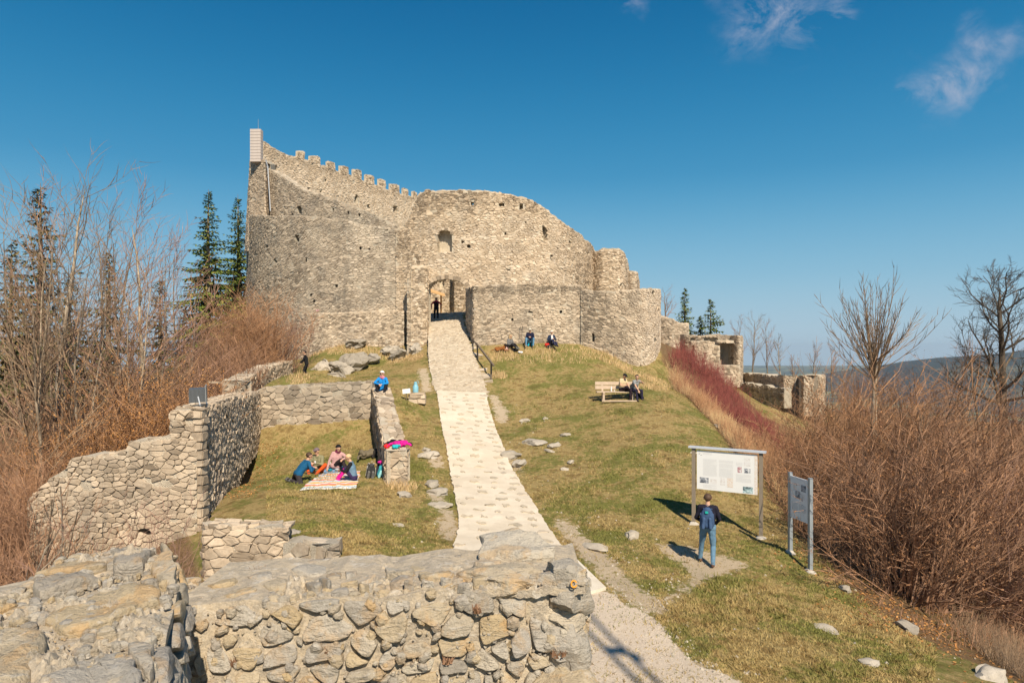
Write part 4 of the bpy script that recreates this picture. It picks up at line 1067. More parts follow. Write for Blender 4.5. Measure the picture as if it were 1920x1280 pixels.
# ------------------------------------------------------------------ rock outcrops and stones in the grass
for i, (px, py, Y, s_, tl, lab) in enumerate([
        (660, 678, 43.5, (1.15, .9, .75), (.3, -.35), 'largest slanted grey boulder of the outcrop below the castle wall'),
        (640, 690, 42.6, (.8, .7, .75), (.2, .5), 'grey boulder leaning against the left side of the large slanted one'),
        (632, 708, 41.2, (.75, .6, .5), (0, .1), 'smooth upright rock at the foot of the outcrop beside the grass'),
        (606, 690, 43.4, (.65, .7, .85), (.1, -.1), 'tall narrow rock right beside the person in black'),
        (748, 662, 45.3, (.75, .6, .55), (.2, .2), 'pointed rock beneath the gate pier'),
        (733, 652, 46.4, (.7, .5, .4), (0, .1), 'flat rock at the foot of the left castle wall near the gate pier'),
        (590, 708, 41.6, (.8, .6, .35), (0, 0), 'low rock ledge in front of the person in black'),
        (782, 655, 45.6, (.6, .55, .6), (.1, 0), 'rough block of rock carrying the gate pier'),
        (700, 668, 44.6, (.6, .5, .35), (.2, .1), 'small grey rock between the large boulder and the pointed one'),
        (668, 640, 47.0, (.7, .5, .35), (.1, 0), 'rock ledge under the left castle wall above the boulders'),
        (540, 700, 41, (.6, .6, .5), (.1, .1), 'dark tussocky rock at the end of the broken low wall')]):
    c = at(px, py, Y); c.z = (c.z + gz1(c.x, c.y) + .1) / 2 if c.z > gz1(c.x, c.y) + .6 else c.z
    rock('boulder', c - V3(0, 0, .12), (s_[0] * 1.1, s_[1], s_[2] * .85), 100 + i, 'rock', i * .7, lab, 'boulders of the outcrop', 'boulder', tilt=tl, rough=.34, sub=4)
ST = [(955, 858, .5, .22, 'rock', 'rough pale rock against the right edge of the paved ramp'), (975, 872, .42, .18, 'rock', 'lower rock touching the right edge of the paved ramp'),
      (1000, 831, .62, .12, 'rock', 'long flat rock breaking the lawn right of the ramp'), (1040, 836, .38, .12, 'rock', 'small grey rock right of the long flat one'), (1030, 846, .3, .08, 'rock_pale', 'pale chip in front of the small grey rock'),
      (985, 790, .3, .12, 'rock_pale', 'pale stone in the grass halfway up the right lawn'), (1023, 785, .2, .07, 'rock_pale', 'little white stone on the right lawn above the rocks'), (1060, 816, .3, .08, 'rock_pale', 'flat whitish stone on the lawn below the bench'),
      (1070, 867, .24, .08, 'rock_pale', 'white stone in the middle of the right lawn'), (1058, 880, .2, .09, 'rock_pale', 'white pebble just below another in the right lawn'),
      (1184, 1006, .32, .12, 'rock_pale', 'white broken stone on the lawn left of the bare earth'), (1120, 1027, .42, .07, 'rock_pale', 'flat white rock between the ramp and the standing man'),
      (805, 856, .5, .16, 'rock', 'rough rock at the left edge of the ramp by the low wall end'), (798, 845, .3, .1, 'rock', 'small rock above the rough one left of the ramp'), (822, 925, .5, .14, 'rock', 'large flat rock in bare earth left of the ramp'), (812, 908, .4, .12, 'rock', 'rock just above the large flat one left of the ramp'),
      (825, 948, .42, .08, 'rock_pale', 'pale slab of rock at the lower left of the ramp'), (757, 931, .3, .14, 'rock', 'rounded rock in front of the low wall end'), (745, 985, .2, .04, 'rock_pale', 'chalky chip in the grass near the picnic lawn edge'),
      (551, 1000, .22, .08, 'rock', 'stone behind the pale bedded retaining wall'), (1700, 1180, .28, .12, 'rock', 'grey rock with a dark side on the slope below the big brown shrub'), 
      (1858, 1270, .32, .14, 'rock', 'dark split rock at the lower right corner'),
      (1550, 1180, .35, .04, 'rock_pale', 'thin pale rock ridge showing through the lower lawn'), (1632, 1245, .2, .06, 'rock', 'narrow grey rock in the lower lawn'), (1585, 1105, .2, .09, 'rock', 'dark stone at the foot of the big shrub'),
      (900, 640, .4, .18, 'rock', 'rock beside the handrail at the front wall corner'), (1300, 850, .2, .06, 'rock_pale', 'pale stone above the large information board'), (1345, 800, .25, .1, 'rock', 'rock at the rim of the brush slope')]
for i, (px, py, r_, hh, mt, lab) in enumerate(ST):
    c = px2g(px, py); rock('rock', c + V3(0, 0, hh * .05), (r_, r_ * .7, hh * 1.25), 200 + i, mt, i * 1.3 % 3, lab, 'stones showing in the grass', 'rock', sub=3, rough=.28)
# pebbles along the gravel and the bare earth
mb = MB(); rgq = random.Random(5)
for k in range(900):
    if k < 480:
        a = rgq.choice([(1138, 1104), (1165, 1128), (1215, 1150), (1255, 1185), (1280, 1225), (1330, 1252), (1395, 1279), (1250, 1100), (1150, 1050), (1080, 985), (930, 760), (950, 850)])
        px, py = a[0] + rgq.gauss(0, 22), a[1] + rgq.gauss(0, 12)
    else: px, py = rgq.uniform(760, 1850), rgq.uniform(760, 1275)
    if py < 735 or py > 1282: continue
    c = px2g(px, py)
    if inpoly(np.array([c.x]), np.array([c.y]), POLY_PATH)[0]: continue
    r_ = rgq.choice((.015, .02, .03, .045)); vs = []
    for q in range(5): vs.append(c + V3(math.cos(q * 1.257) * r_ * rgq.uniform(.7, 1.3), math.sin(q * 1.257) * r_ * rgq.uniform(.7, 1.3), -.01))
    vs.append(c + V3(rgq.uniform(-.3, .3) * r_, rgq.uniform(-.3, .3) * r_, r_ * .8))
    mb.add(vs, [(q, (q + 1) % 5, 5) for q in range(5)], rgq.random())
tag(mb.build('pebbles', M['rock_pale']), 'scattered pale pebbles along the gravel path and bare earth', 'pebbles', kind='stuff')
# ------------------------------------------------------------------ vegetation
def bark(name, a, b, scale=8):
    t = NT(name); p = t.pos(); n = t.noise(p, scale, 5, .65, 0, (1, 1, .35))
    c = t.mix(t.rng(n, .35, .65), a, b)
    c = t.mix(t.rng(t.attr('tint'), 0, 1, 0, .6, False), c, t.mix(1.0, c, (1.5, 1.35, 1.15), 'MULTIPLY'))
    return t.done(c, t.bump(n, .5, .02), .9)
M['bark_grey'] = bark('bark_grey', (.13, .105, .08), (.30, .25, .195))
M['bark_pale'] = bark('bark_pale', (.20, .165, .125), (.40, .34, .265))
M['bark_dark'] = bark('bark_dark', (.06, .048, .036), (.13, .105, .08))
M['twig_brown'] = bark('twig_brown', (.195, .113, .071), (.35, .212, .138))
M['twig_tan'] = bark('twig_tan', (.155, .11, .072), (.285, .205, .138))
M['twig_purple'] = bark('twig_purple', (.19, .115, .09), (.33, .21, .165))
M['twig_rust'] = bark('twig_rust', (.24, .13, .07), (.42, .25, .145))
M['twig_red'] = bark('twig_red', (.12, .036, .034), (.235, .075, .064))
M['twig_straw'] = bark('twig_straw', (.34, .235, .12), (.56, .43, .25))
def leaf_mat(name, cols, rough=.7):
    t = NT(name); c = t.ramp(t.attr('tint'), [(i / (len(cols) - 1), x) for i, x in enumerate(cols)])
    return t.done(c, None, rough)
M['needles'] = leaf_mat('needles', [(.045, .075, .014), (.085, .13, .022), (.15, .18, .034), (.24, .21, .05)])
M['needles_dark'] = leaf_mat('needles_dark', [(.035, .05, .016), (.07, .08, .025), (.125, .115, .04), (.21, .15, .06)])
M['dead_leaf'] = leaf_mat('dead_leaf', [(.24, .10, .03), (.44, .20, .06), (.55, .29, .10), (.32, .15, .06)])
M['catkin'] = leaf_mat('catkin', [(.22, .10, .045), (.34, .17, .075), (.28, .15, .08)])

def rvec(rg): return Vector((rg.gauss(0, 1), rg.gauss(0, 1), rg.gauss(0, 1)))
def turn(d, ang, rg, up=0):
    """direction leaning ang off d"""
    q = d.cross(rvec(rg));
    if q.length < 1e-4: q = Vector((1, 0, 0))
    q.normalize(); r = (d * math.cos(ang) + q * math.sin(ang)); r.z += up; return r.normalized()
def grow(mb, p, d, L, r, lev, cfg, rg, top=True):
    nseg = cfg['seg'][lev]; pts = [p.copy()]; rads = [r]
    end = r * cfg['taper'][lev]
    for i in range(nseg):
        d = (d + rvec(rg) * cfg['wig'][lev]); d.z += cfg['up'][lev]; d.normalize()
        p = p + d * (L / nseg); pts.append(p.copy()); f = (i + 1) / nseg; rads.append(r + (end - r) * f)
    last = lev == len(cfg['n']) - 1
    if last: rads[-1] = 0
    mb.chain(pts, rads, cfg['side'][lev], rg.random())
    if last: return
    n = cfg['n'][lev]; n = int(n * rg.uniform(.75, 1.25) + .5)
    for k in range(n):
        f = cfg['from'][lev] + (1 - cfg['from'][lev]) * (k + rg.random()) / n
        x = f * nseg; i = min(int(x), nseg - 1); q = pts[i].lerp(pts[i + 1], x - i)
        dd = (pts[i + 1] - pts[i]).normalized()
        rr = (rads[i] + (rads[i + 1] - rads[i]) * (x - i))
        cl = L * cfg['len'][lev] * (1.15 - .55 * f) * rg.uniform(.65, 1.2)
        grow(mb, q, turn(dd, cfg['ang'][lev] * rg.uniform(.7, 1.25), rg), cl, max(.0105, rr * cfg['rad'][lev]), lev + 1, cfg, rg)
TALL = dict(seg=[9, 6, 4, 3], wig=[.05, .10, .13, .16], up=[.02, .05, .04, .03], taper=[.18, .2, .3, .3], n=[17, 9, 8], ang=[.72, .66, .66], len=[.44, .50, .50], rad=[.42, .5, .55], side=[6, 4, 3, 3], **{'from': [.28, .2, .15]})
THIN = dict(seg=[8, 5, 4, 3], wig=[.06, .11, .14, .16], up=[.03, .08, .08, .05], taper=[.15, .2, .3, .3], n=[15, 8, 6], ang=[.5, .55, .55], len=[.40, .48, .48], rad=[.45, .55, .6], side=[5, 3, 3, 3], **{'from': [.3, .2, .15]})
OAK = dict(seg=[7, 7, 6, 4, 3], wig=[.07, .16, .22, .26, .3], up=[.02, .03, .03, .04, .03], taper=[.35, .25, .3, .3, .3], n=[20, 10, 9, 8], ang=[.95, .75, .7, .7], len=[.55, .5, .5, .55], rad=[.5, .5, .55, .6], side=[7, 5, 3, 3, 3], **{'from': [.25, .2, .15, .1]})
def bare_tree(name, label, px, pyb, pyt, Y, r0, cfg, mats, seed, group, zb=None, lean=(0, 0), cat='bare tree'):
    b = at(px, pyb, Y); b.z = gz1(b.x, b.y) - .2 if zb is None else zb
    top = (HCY - pyt) / FPX * Y; Hh = top - b.z
    rg = random.Random(seed); root = empty(name, tuple(b)); tag(root, label, cat, group)
    # trunk
    mbt = MB(); mbc = MB(); n = cfg['seg'][0]; d = Vector((lean[0], lean[1], 1)).normalized(); p = V3(0, 0, 0); pts = [p.copy()]; rads = [r0]
    L = Hh * .93
    for i in range(n):
        d = d + rvec(rg) * cfg['wig'][0]; d.z += .12; d.normalize(); p = p + d * (L / n); pts.append(p.copy()); rads.append(r0 * (1 - (1 - cfg['taper'][0]) * (i + 1) / n))
    rads[-1] = .012
    mbt.chain(pts, rads, cfg['side'][0], rg.random()); mbt.build('trunk', mats[0], root, True)
    nb = cfg['n'][0]
    for k in range(nb):
        f = cfg['from'][0] + (1 - cfg['from'][0]) * (k + rg.random()) / nb
        x = f * n; i = min(int(x), n - 1); q = pts[i].lerp(pts[i + 1], x - i); dd = (pts[i + 1] - pts[i]).normalized()
        rr = rads[i] + (rads[i + 1] - rads[i]) * (x - i)
        grow(mbc, q, turn(dd, cfg['ang'][0] * rg.uniform(.7, 1.25), rg), L * cfg['len'][0] * (1.2 - .75 * f) * rg.uniform(.7, 1.15), max(.012, rr * cfg['rad'][0]), 1, cfg, rg)
    mbc.build('crown', mats[1], root)
    return root
GL = 'bare trees left of the castle'
bg_, bp_, tb_, tp_, tt_ = M['bark_grey'], M['bark_pale'], M['twig_brown'], M['twig_purple'], M['twig_tan']
LT = [(108, 760, 292, 26, .19, TALL, (bp_, tt_), 'tallest bare tree at the left with a thick pale trunk and upright twigs'),
      (270, 770, 362, 27, .15, TALL, (bp_, tp_), 'bare tree with fine purplish twigs nearest the two tall spruces'),
      (172, 760, 395, 30, .13, TALL, (bg_, tt_), 'slender bare tree between the tallest one and the purplish one'),
      (22, 760, 392, 24, .14, TALL, (bg_, tt_), 'bare tree at the left edge with tangled grey branches'),
      (215, 740, 385, 33, .12, TALL, (bg_, tb_), 'brown twigged bare tree standing back behind the purplish one'),
      (62, 760, 440, 23, .10, THIN, (bp_, tt_), 'young pale stemmed tree before the tallest bare tree'),
      (318, 740, 455, 34, .10, THIN, (bg_, tp_), 'thin bare tree just left of the rusty bushes'),
      (-20, 760, 420, 27, .13, TALL, (bg_, tt_), 'bare tree cut off by the left border of the view'),
      (140, 760, 480, 24, .09, THIN, (bp_, tt_), 'thin crooked tree in the tangle right of the tallest trunk'),
      (238, 770, 500, 25, .08, THIN, (bp_, tt_), 'thin tree with a pale stem rising beside the purplish tree')]
BUSHY = dict(seg=[6, 5, 4, 3], wig=[.07, .12, .15, .18], up=[.03, .06, .05, .04], taper=[.2, .25, .3, .3], n=[19, 9, 8], ang=[.66, .66, .7], len=[.5, .48, .48], rad=[.55, .6, .65], side=[5, 3, 3, 3], **{'from': [.08, .15, .1]})
for i, (px, pt, Y, mk, lab) in enumerate([(50, 400, 29, 0, 'bushy bare tree branching from the ground between the two leftmost trunks'), (95, 350, 32, 1, 'bushy brown tree behind the tallest bare tree'), (140, 385, 28, 0, 'bushy pale tree just right of the tallest trunk'), (190, 430, 27, 2, 'bushy tree with purplish twigs left of the purplish tree'),
      (235, 420, 31, 1, 'bushy brown tree between the slender and the purplish tree'), (292, 440, 30, 2, 'bushy purplish tree before the thin tree by the rusty bushes'), (335, 500, 36, 1, 'bushy brown tree below the tall pointed spruce'), (0, 430, 30, 1, 'bushy brown tree at the left border behind the grey branches'), (165, 470, 24, 0, 'low bushy pale tree in front of the slender bare tree'), (60, 520, 21, 0, 'low bushy tree at the left above the stepped wall'), (255, 520, 25, 1, 'low bushy brown tree above the orange leaved shrubs')]):
    LT.append((px, 770, pt, Y, .10, BUSHY, (bg_, [tt_, tb_, tp_][mk]), lab))
for i, (px, pb, pt, Y, r0, cf, mt, lab) in enumerate(LT):
    bare_tree('bare_tree', lab, px, pb, pt, Y, r0 * .78, cf, mt, 300 + i, GL, lean=(random.Random(i).uniform(-.08, .08), 0))
# trees at the right
def pollard():
    b = at(1640, 720, 24.5); zb = -8.2; root = empty('bare_tree', (b.x, b.y, zb)); tag(root, 'pale stemmed pollarded tree fanning straight bare shoots above the brown thicket', 'bare tree', None)
    fz = (HCY - 712) / FPX * 24.5 - zb; rg = random.Random(9)
    mbt = MB(); mbt.chain([V3(.1, 0, 0), V3(0, .1, fz * .5), V3(0, 0, fz), V3(.05, 0, fz + 1.0)], [.14, .11, .09, .05], 7); mbt.build('trunk', bp_, root, True)
    mb = MB(); cfg = dict(seg=[1, 7, 4], wig=[0, .035, .06], up=[0, .11, .10], taper=[1, .25, .3], n=[0, 9], ang=[0, .5], len=[0, .2], rad=[0, .5], side=[4, 4, 3], **{'from': [0, .3]})
    cfg['n'] = [0, 9, 0]; cfg['len'] = [0, .22, 0]
    for k in range(64):
        a = rg.uniform(0, 6.283); e = rg.uniform(.1, 1.3); o = rg.uniform(-.3, .9)
        d = V3(math.cos(a) * math.sin(e), math.sin(a) * math.sin(e), math.cos(e))
        c2 = dict(cfg); grow(mb, V3(0, 0, fz + max(0, o)), d, 3.6 * rg.uniform(.65, 1.0) * (1.0 - .12 * e), .018, 1, c2, rg)
    mb.build('crown', tt_, root)
pollard()
bare_tree('bare_tree', 'dark spreading oak-like bare tree at the right border against the hazy hill', 1884, 800, 508, 34, .22, OAK, (M['bark_dark'], M['bark_dark']), 21, None, zb=-5.5)
RT = [(1250, 610, 540, 78, .22, TALL, (bg_, tp_), 'rounded bare tree peeping over the side wall by the round bastion'), (1412, 700, 590, 66, .15, TALL, (bg_, tt_), 'bare tree with grey twigs right behind the upper ruined outwork'),
      (1385, 700, 600, 70, .14, TALL, (bg_, tp_), 'bare tree half hidden by the corner of the upper ruined outwork'), (1440, 700, 604, 64, .13, THIN, (bg_, tp_), 'leafless tree in the middle of the row behind the outworks'),
      (1466, 700, 630, 60, .11, THIN, (bp_, tt_), 'slim pale birch-like stem at the end of the row behind the outworks'), (1525, 705, 640, 62, .13, THIN, (bg_, M['twig_rust']), 'rusty brushwood tree behind the lowest ruined wall'),
      (1560, 705, 650, 58, .12, THIN, (bg_, M['twig_rust']), 'rusty brushwood tree to the left of the pollarded tree'), (1490, 705, 668, 75, .12, THIN, (bg_, tb_), 'low brown tree far behind the lowest ruined wall'),
      (1790, 745, 640, 40, .13, THIN, (M['bark_dark'], tb_), 'smaller dark tree beside the spreading one at the right border'), (1835, 760, 600, 38, .10, THIN, (M['bark_dark'], M['bark_dark']), 'dark thin tree growing under the spreading one at the right')]
for i, (px, pb, pt, Y, r0, cf, mt, lab) in enumerate(RT):
    zb = at(px, pb, Y).z - 1.5
    bare_tree('bare_tree', lab, px, pb, pt, Y, r0 * .6, cf, mt, 340 + i, 'bare trees right of the castle', zb=zb)

# spruces
def spruce(label, px, pyt, Y, zb, rad, seed, mat='needles', sparse=1.0, group='spruces left of the castle', fine=1.0):
    top = (HCY - pyt) / FPX * Y; x = (px - HCX) / FPX * Y; Hh = top - zb; rg = random.Random(seed)
    root = empty('spruce_tree', (x, Y, zb)); tag(root, label, 'spruce', group)
    mb = MB(); mb.chain([V3(0, 0, 0), V3(rg.uniform(-.1, .1), 0, Hh * .5), V3(0, 0, Hh)], [.02 * Hh + .05, .012 * Hh + .03, .01], 6); mb.build('trunk', M['bark_grey'], root, True)
    V = []; F = []; T = []
    def frond(p, d, L, w, tn):
        s = d.cross(V3(0, 0, 1)); s.normalize(); n = s.cross(d)
        e = rg.uniform(-.35, .35); s2 = s * math.cos(e) + n * math.sin(e); b = len(V)
        m = p + d * L * .45
        V.extend([p, m + s2 * w, p + d * L, m - s2 * w, m + V3(0, 0, -w * .35)]); F.extend([(b, b + 1, b + 4), (b + 1, b + 2, b + 4), (b + 2, b + 3, b + 4), (b + 3, b, b + 4)]); T.extend([tn] * 4)
    z = Hh * .10; lim = Hh * .985; step = .24 / fine
    while z < lim:
        f = z / Hh; R_ = rad * (1 - f) ** .95 * (1.12 - .25 * math.sin(z * 3.1)) + .08; fsz = 1.15 - .75 * f
        n = max(4, int((4 + 6 * (1 - f)) * sparse))
        for k in range(n):
            a = rg.uniform(0, 6.283); L = R_ * rg.uniform(.55, 1.18); rise = .35 * f - .18 + rg.uniform(-.1, .1)
            d = V3(math.cos(a), math.sin(a), rise).normalized(); p = V3(0, 0, z + rg.uniform(-.1, .1)); m = max(2, int(L / (.26 / fine)))
            droop = -.35 * (1 - f)
            for q in range(m):
                t = (q + .6) / m; c = p + d * (L * t) + V3(0, 0, droop * L * t * t * .8 + .18 * L * max(0, t - .7))
                wv = (.30 * (1 - .3 * t) + .06) / fine ** .6
                tn = min(1, max(0, rg.gauss(.38 + .25 * t, .2)))
                frond(c, (d + V3(0, 0, droop * t * .9)).normalized(), .46 * fsz / fine ** .6, wv * .5 * fsz, tn)
                for sg in (-1, 1):
                    sd = d.cross(V3(0, 0, 1)) * sg; dd = (d * .7 + sd * rg.uniform(.6, 1) + V3(0, 0, rg.uniform(-1.1, -.1))).normalized()
                    frond(c, dd, wv * fsz * rg.uniform(1.3, 2.3), wv * .42 * fsz, min(1, max(0, tn + rg.uniform(-.15, .2))))
        z += step * rg.uniform(.7, 1.3) * (1.15 - .5 * f)
    me = bpy.data.meshes.new('crown'); me.from_pydata([tuple(v) for v in V], [], F); a = me.attributes.new('tint', 'FLOAT', 'FACE'); a.data.foreach_set('value', np.array(T, np.float32))
    link('crown', me, M[mat], root)
spruce('tall pointed spruce standing clear just left of the castle curtain wall', 391, 355, 50, -4, 3.5, 1, sparse=1.0)
spruce('second tall spruce half hidden behind the edge of the castle wall', 446, 364, 62, -4, 4.2, 2, sparse=1.1)
DS = [(76, 342, 38, 3.4, 'dark conifer showing through the crown of the tallest bare tree'), (22, 455, 44, 3.2, 'dark conifer at the far left behind the tangled branches'), (205, 470, 46, 3.0, 'short dark conifer behind the brown twigged tree'), (130, 520, 50, 3.0, 'low dark conifer in the gap between the bare trees'),
      (300, 520, 50, 2.8, 'dark conifer behind the thin bare tree by the rusty bushes'), (345, 575, 52, 2.4, 'small conifer at the foot of the tall pointed spruce')]
for i, (px, pt, Y, rd, lab) in enumerate(DS): spruce(lab, px, pt, Y, -7.5, rd * 1.2, 30 + i, 'needles_dark', .75, fine=.75)
spruce('dense spruce above the side wall on the right', 1284, 538, 72, -4, 2.2, 50, group='spruces right of the castle')
spruce('spruce with spreading upcurved boughs above the ruined outwork', 1333, 560, 68, -3, 2.6, 51, sparse=.7, group='spruces right of the castle')
spruce('small spruce between the two larger ones on the right', 1312, 592, 70, -3, 1.8, 52, group='spruces right of the castle')

# shrubs: many stems from one stool
def shrub(name, label, px, Y, zb, n, height, spread, mat, seed, group, twigs=8, r0=.016, leaves=None, leafn=0, upright=.5, cat='shrub', lean=(0, 0), sub=True, baser=.35, parts=None):
    x = (px - HCX) / FPX * Y
    if zb is None: zb = gz1(x, Y) - .08
    rg = random.Random(seed); root = empty(name, (x, Y, zb)); tag(root, label, cat, group)
    mb = MB(); lv = MB()
    for k in range(n):
        a = rg.uniform(0, 6.283); b0 = abs(rg.gauss(0, 1)) * baser; e = min(1.35, abs(rg.gauss(0, 1)) * spread)
        L = height * rg.uniform(.6, 1.08) * (1 - .1 * e); p = V3(math.cos(a) * b0, math.sin(a) * b0, 0)
        a2 = a + rg.gauss(0, .5); d = V3(math.cos(a2) * math.sin(e) + lean[0], math.sin(a2) * math.sin(e) + lean[1], math.cos(e)).normalized()
        pts = [p.copy()]; ns = 4; rr = r0 * rg.uniform(.6, 1.5)
        for i in range(ns):
            d = d + rvec(rg) * .11; d.z += upright * .09; d.normalize(); p = p + d * (L / ns); pts.append(p.copy())
        tn = rg.random()
        mb.chain(pts, [rr, rr * .85, rr * .65, rr * .42, 0], 3, tn)
        for q in range(twigs):
            f = rg.uniform(.22, .97) * ns; i = min(int(f), ns - 1); s = pts[i].lerp(pts[i + 1], f - i); dd = (pts[i + 1] - pts[i]).normalized()
            t1 = turn(dd, rg.uniform(.45, 1.05), rg, .08); tl = L * rg.uniform(.12, .32)
            m_ = s + t1 * tl * .55; t2 = turn(t1, rg.uniform(.1, .35), rg, .1); e_ = m_ + t2 * tl * .45
            mb.chain([s, m_, e_], [rr * .42, rr * .3, 0], 3, tn)
            if sub:
                for w_ in range(2):
                    s2 = s.lerp(m_, rg.uniform(.3, 1)); t3 = turn(t1, rg.uniform(.4, .8), rg, .1); mb.chain([s2, s2 + t3 * tl * .5], [rr * .26, 0], 3, tn)
            if leaves:
                for w_ in range(leafn):
                    c = s.lerp(e_, rg.uniform(.2, 1)) ; u_ = rvec(rg).normalized(); v_ = u_.cross(rvec(rg)).normalized(); sz = rg.uniform(.018, .04)
                    lv.add([c - u_ * sz, c + v_ * sz * .55, c + u_ * sz, c - v_ * sz * .55], [(0, 1, 2, 3)], rg.random())
    mb.build('stems', M[mat], root)
    if leaves and lv.f: lv.build('leaves', M[leaves], root)
    return root
GB = 'leafless shrubs left of the castle'
LS = [(360, 37, None, 90, 4.6, .30, 'twig_purple', 'greyish leafless shrub left of the rusty ones'), (405, 38, None, 110, 5.4, .26, 'twig_brown', 'brown leafless shrub below the tall pointed spruce'), (448, 39.5, None, 120, 6.0, .24, 'twig_rust', 'tallest rust coloured shrub against the castle corner'),
      (490, 41, None, 110, 5.6, .24, 'twig_rust', 'rust coloured shrub leaning over the castle curtain wall'), (525, 43.5, None, 60, 3.9, .25, 'twig_purple', 'thin purplish shrub before the curtain wall'), (430, 33.5, None, 90, 3.6, .34, 'twig_brown', 'brown shrub behind the stub wall'), (380, 31, None, 90, 3.8, .36, 'twig_brown', 'brown shrub just behind the floodlight'),
      (330, 31, None, 90, 4.4, .34, 'twig_brown', 'brown shrub left of the floodlight'), (285, 33, None, 90, 4.6, .34, 'twig_tan', 'tan shrub under the purplish bare tree'), (235, 30, None, 90, 4.2, .36, 'twig_tan', 'tan shrub at the trunk of the purplish tree'), (185, 29, None, 90, 4.6, .36, 'twig_brown', 'brown shrub between two pale trunks'),
      (130, 28, None, 90, 4.4, .36, 'twig_tan', 'tan shrub at the trunk of the tallest tree'), (80, 26, None, 90, 4.4, .38, 'twig_brown', 'brown shrub left of the tallest trunk'), (25, 25, None, 90, 4.6, .38, 'twig_tan', 'tan tangled shrub at the left border above the wall'), (-20, 22, None, 90, 4.4, .4, 'twig_brown', 'brown shrub cut off by the left border')]
for i, (px, Y, zb, n, h_, sp, mt, lab) in enumerate(LS): shrub('leafless_shrub', lab, px, Y, zb, int(n * 1.5), h_ * 1.12, sp, mt, 400 + i, GB, r0=.018, baser=.7)
for i, (px, Y, h_, lab) in enumerate([(205, 23.4, 5.2, 'shrub with clinging orange leaves left of the other leafy ones'), (258, 23.8, 5.5, 'shrub full of orange brown dead leaves above the stepped wall'), (310, 24.2, 5.4, 'orange leaved shrub just left of the floodlight'), (155, 22.6, 4.6, 'reddish shrub with few dead leaves above the stepped wall'), (105, 21.6, 4.4, 'reddish shrub behind the low end of the stepped wall')]):
    shrub('leafy_shrub', lab, px, Y, None, 95, h_, .17, 'twig_rust', 430 + i, 'shrubs holding dead leaves', twigs=9, leaves='dead_leaf', leafn=(9 if i < 3 else 3), baser=.6, sub=False)
for i, (px, Y, h_, lab) in enumerate([(20, 17.5, 3.6, 'dark reddish shrub at the left border below the wall'), (62, 18.6, 3.4, 'reddish shrub at the outer end of the stepped wall'), (-15, 14.5, 3.2, 'brown shrub in the lower left corner of the slope'), (40, 13.5, 2.6, 'dark brush below the stepped wall at the left border'), (85, 20, 3.3, 'brown brush behind the outer end of the stepped wall')]):
    shrub('leafless_shrub', lab, px, Y, None, 130, h_, .35, 'twig_rust' if i % 2 else 'twig_brown', 440 + i, GB, r0=.013, baser=.8)
# saplings in front of the stepped wall
SP = dict(seg=[7, 5, 3], wig=[.06, .1, .12], up=[.03, .08, .05], taper=[.2, .3, .3], n=[8, 4], ang=[.5, .55], len=[.35, .4], rad=[.5, .55], side=[5, 3, 3], **{'from': [.25, .2]})
for i, (px, pt, Y, lab) in enumerate([(78, 905, 15.2, 'dark sapling stem nearest the left border'), (92, 880, 15.4, 'tall thin sapling before the outer end of the stepped wall'), (103, 925, 15.1, 'forked black sapling right of the tall thin one'), (118, 915, 15.6, 'slender sapling with upright dark twigs')]):
    bare_tree('sapling', lab, px, 1150, pt, Y, .035, SP, (M['bark_dark'], M['bark_dark']) if i in (0, 2) else (bg_, tb_), 470 + i, 'saplings before the stepped wall', zb=-7.4, cat='sapling')
shrub('leafless_shrub', 'reddish twiggy shrub growing between the parapet and the stepped wall', 255, 14.2, -6.2, 42, 2.9, .42, 'twig_purple', 480, None, twigs=9, r0=.010)
bare_tree('sapling', 'thin pale twigs reaching in at the left border beside the parapet', 8, 1250, 985, 8.5, .022, SP, (bg_, bg_), 491, None, zb=-5.2, cat='sapling', lean=(.15, 0))

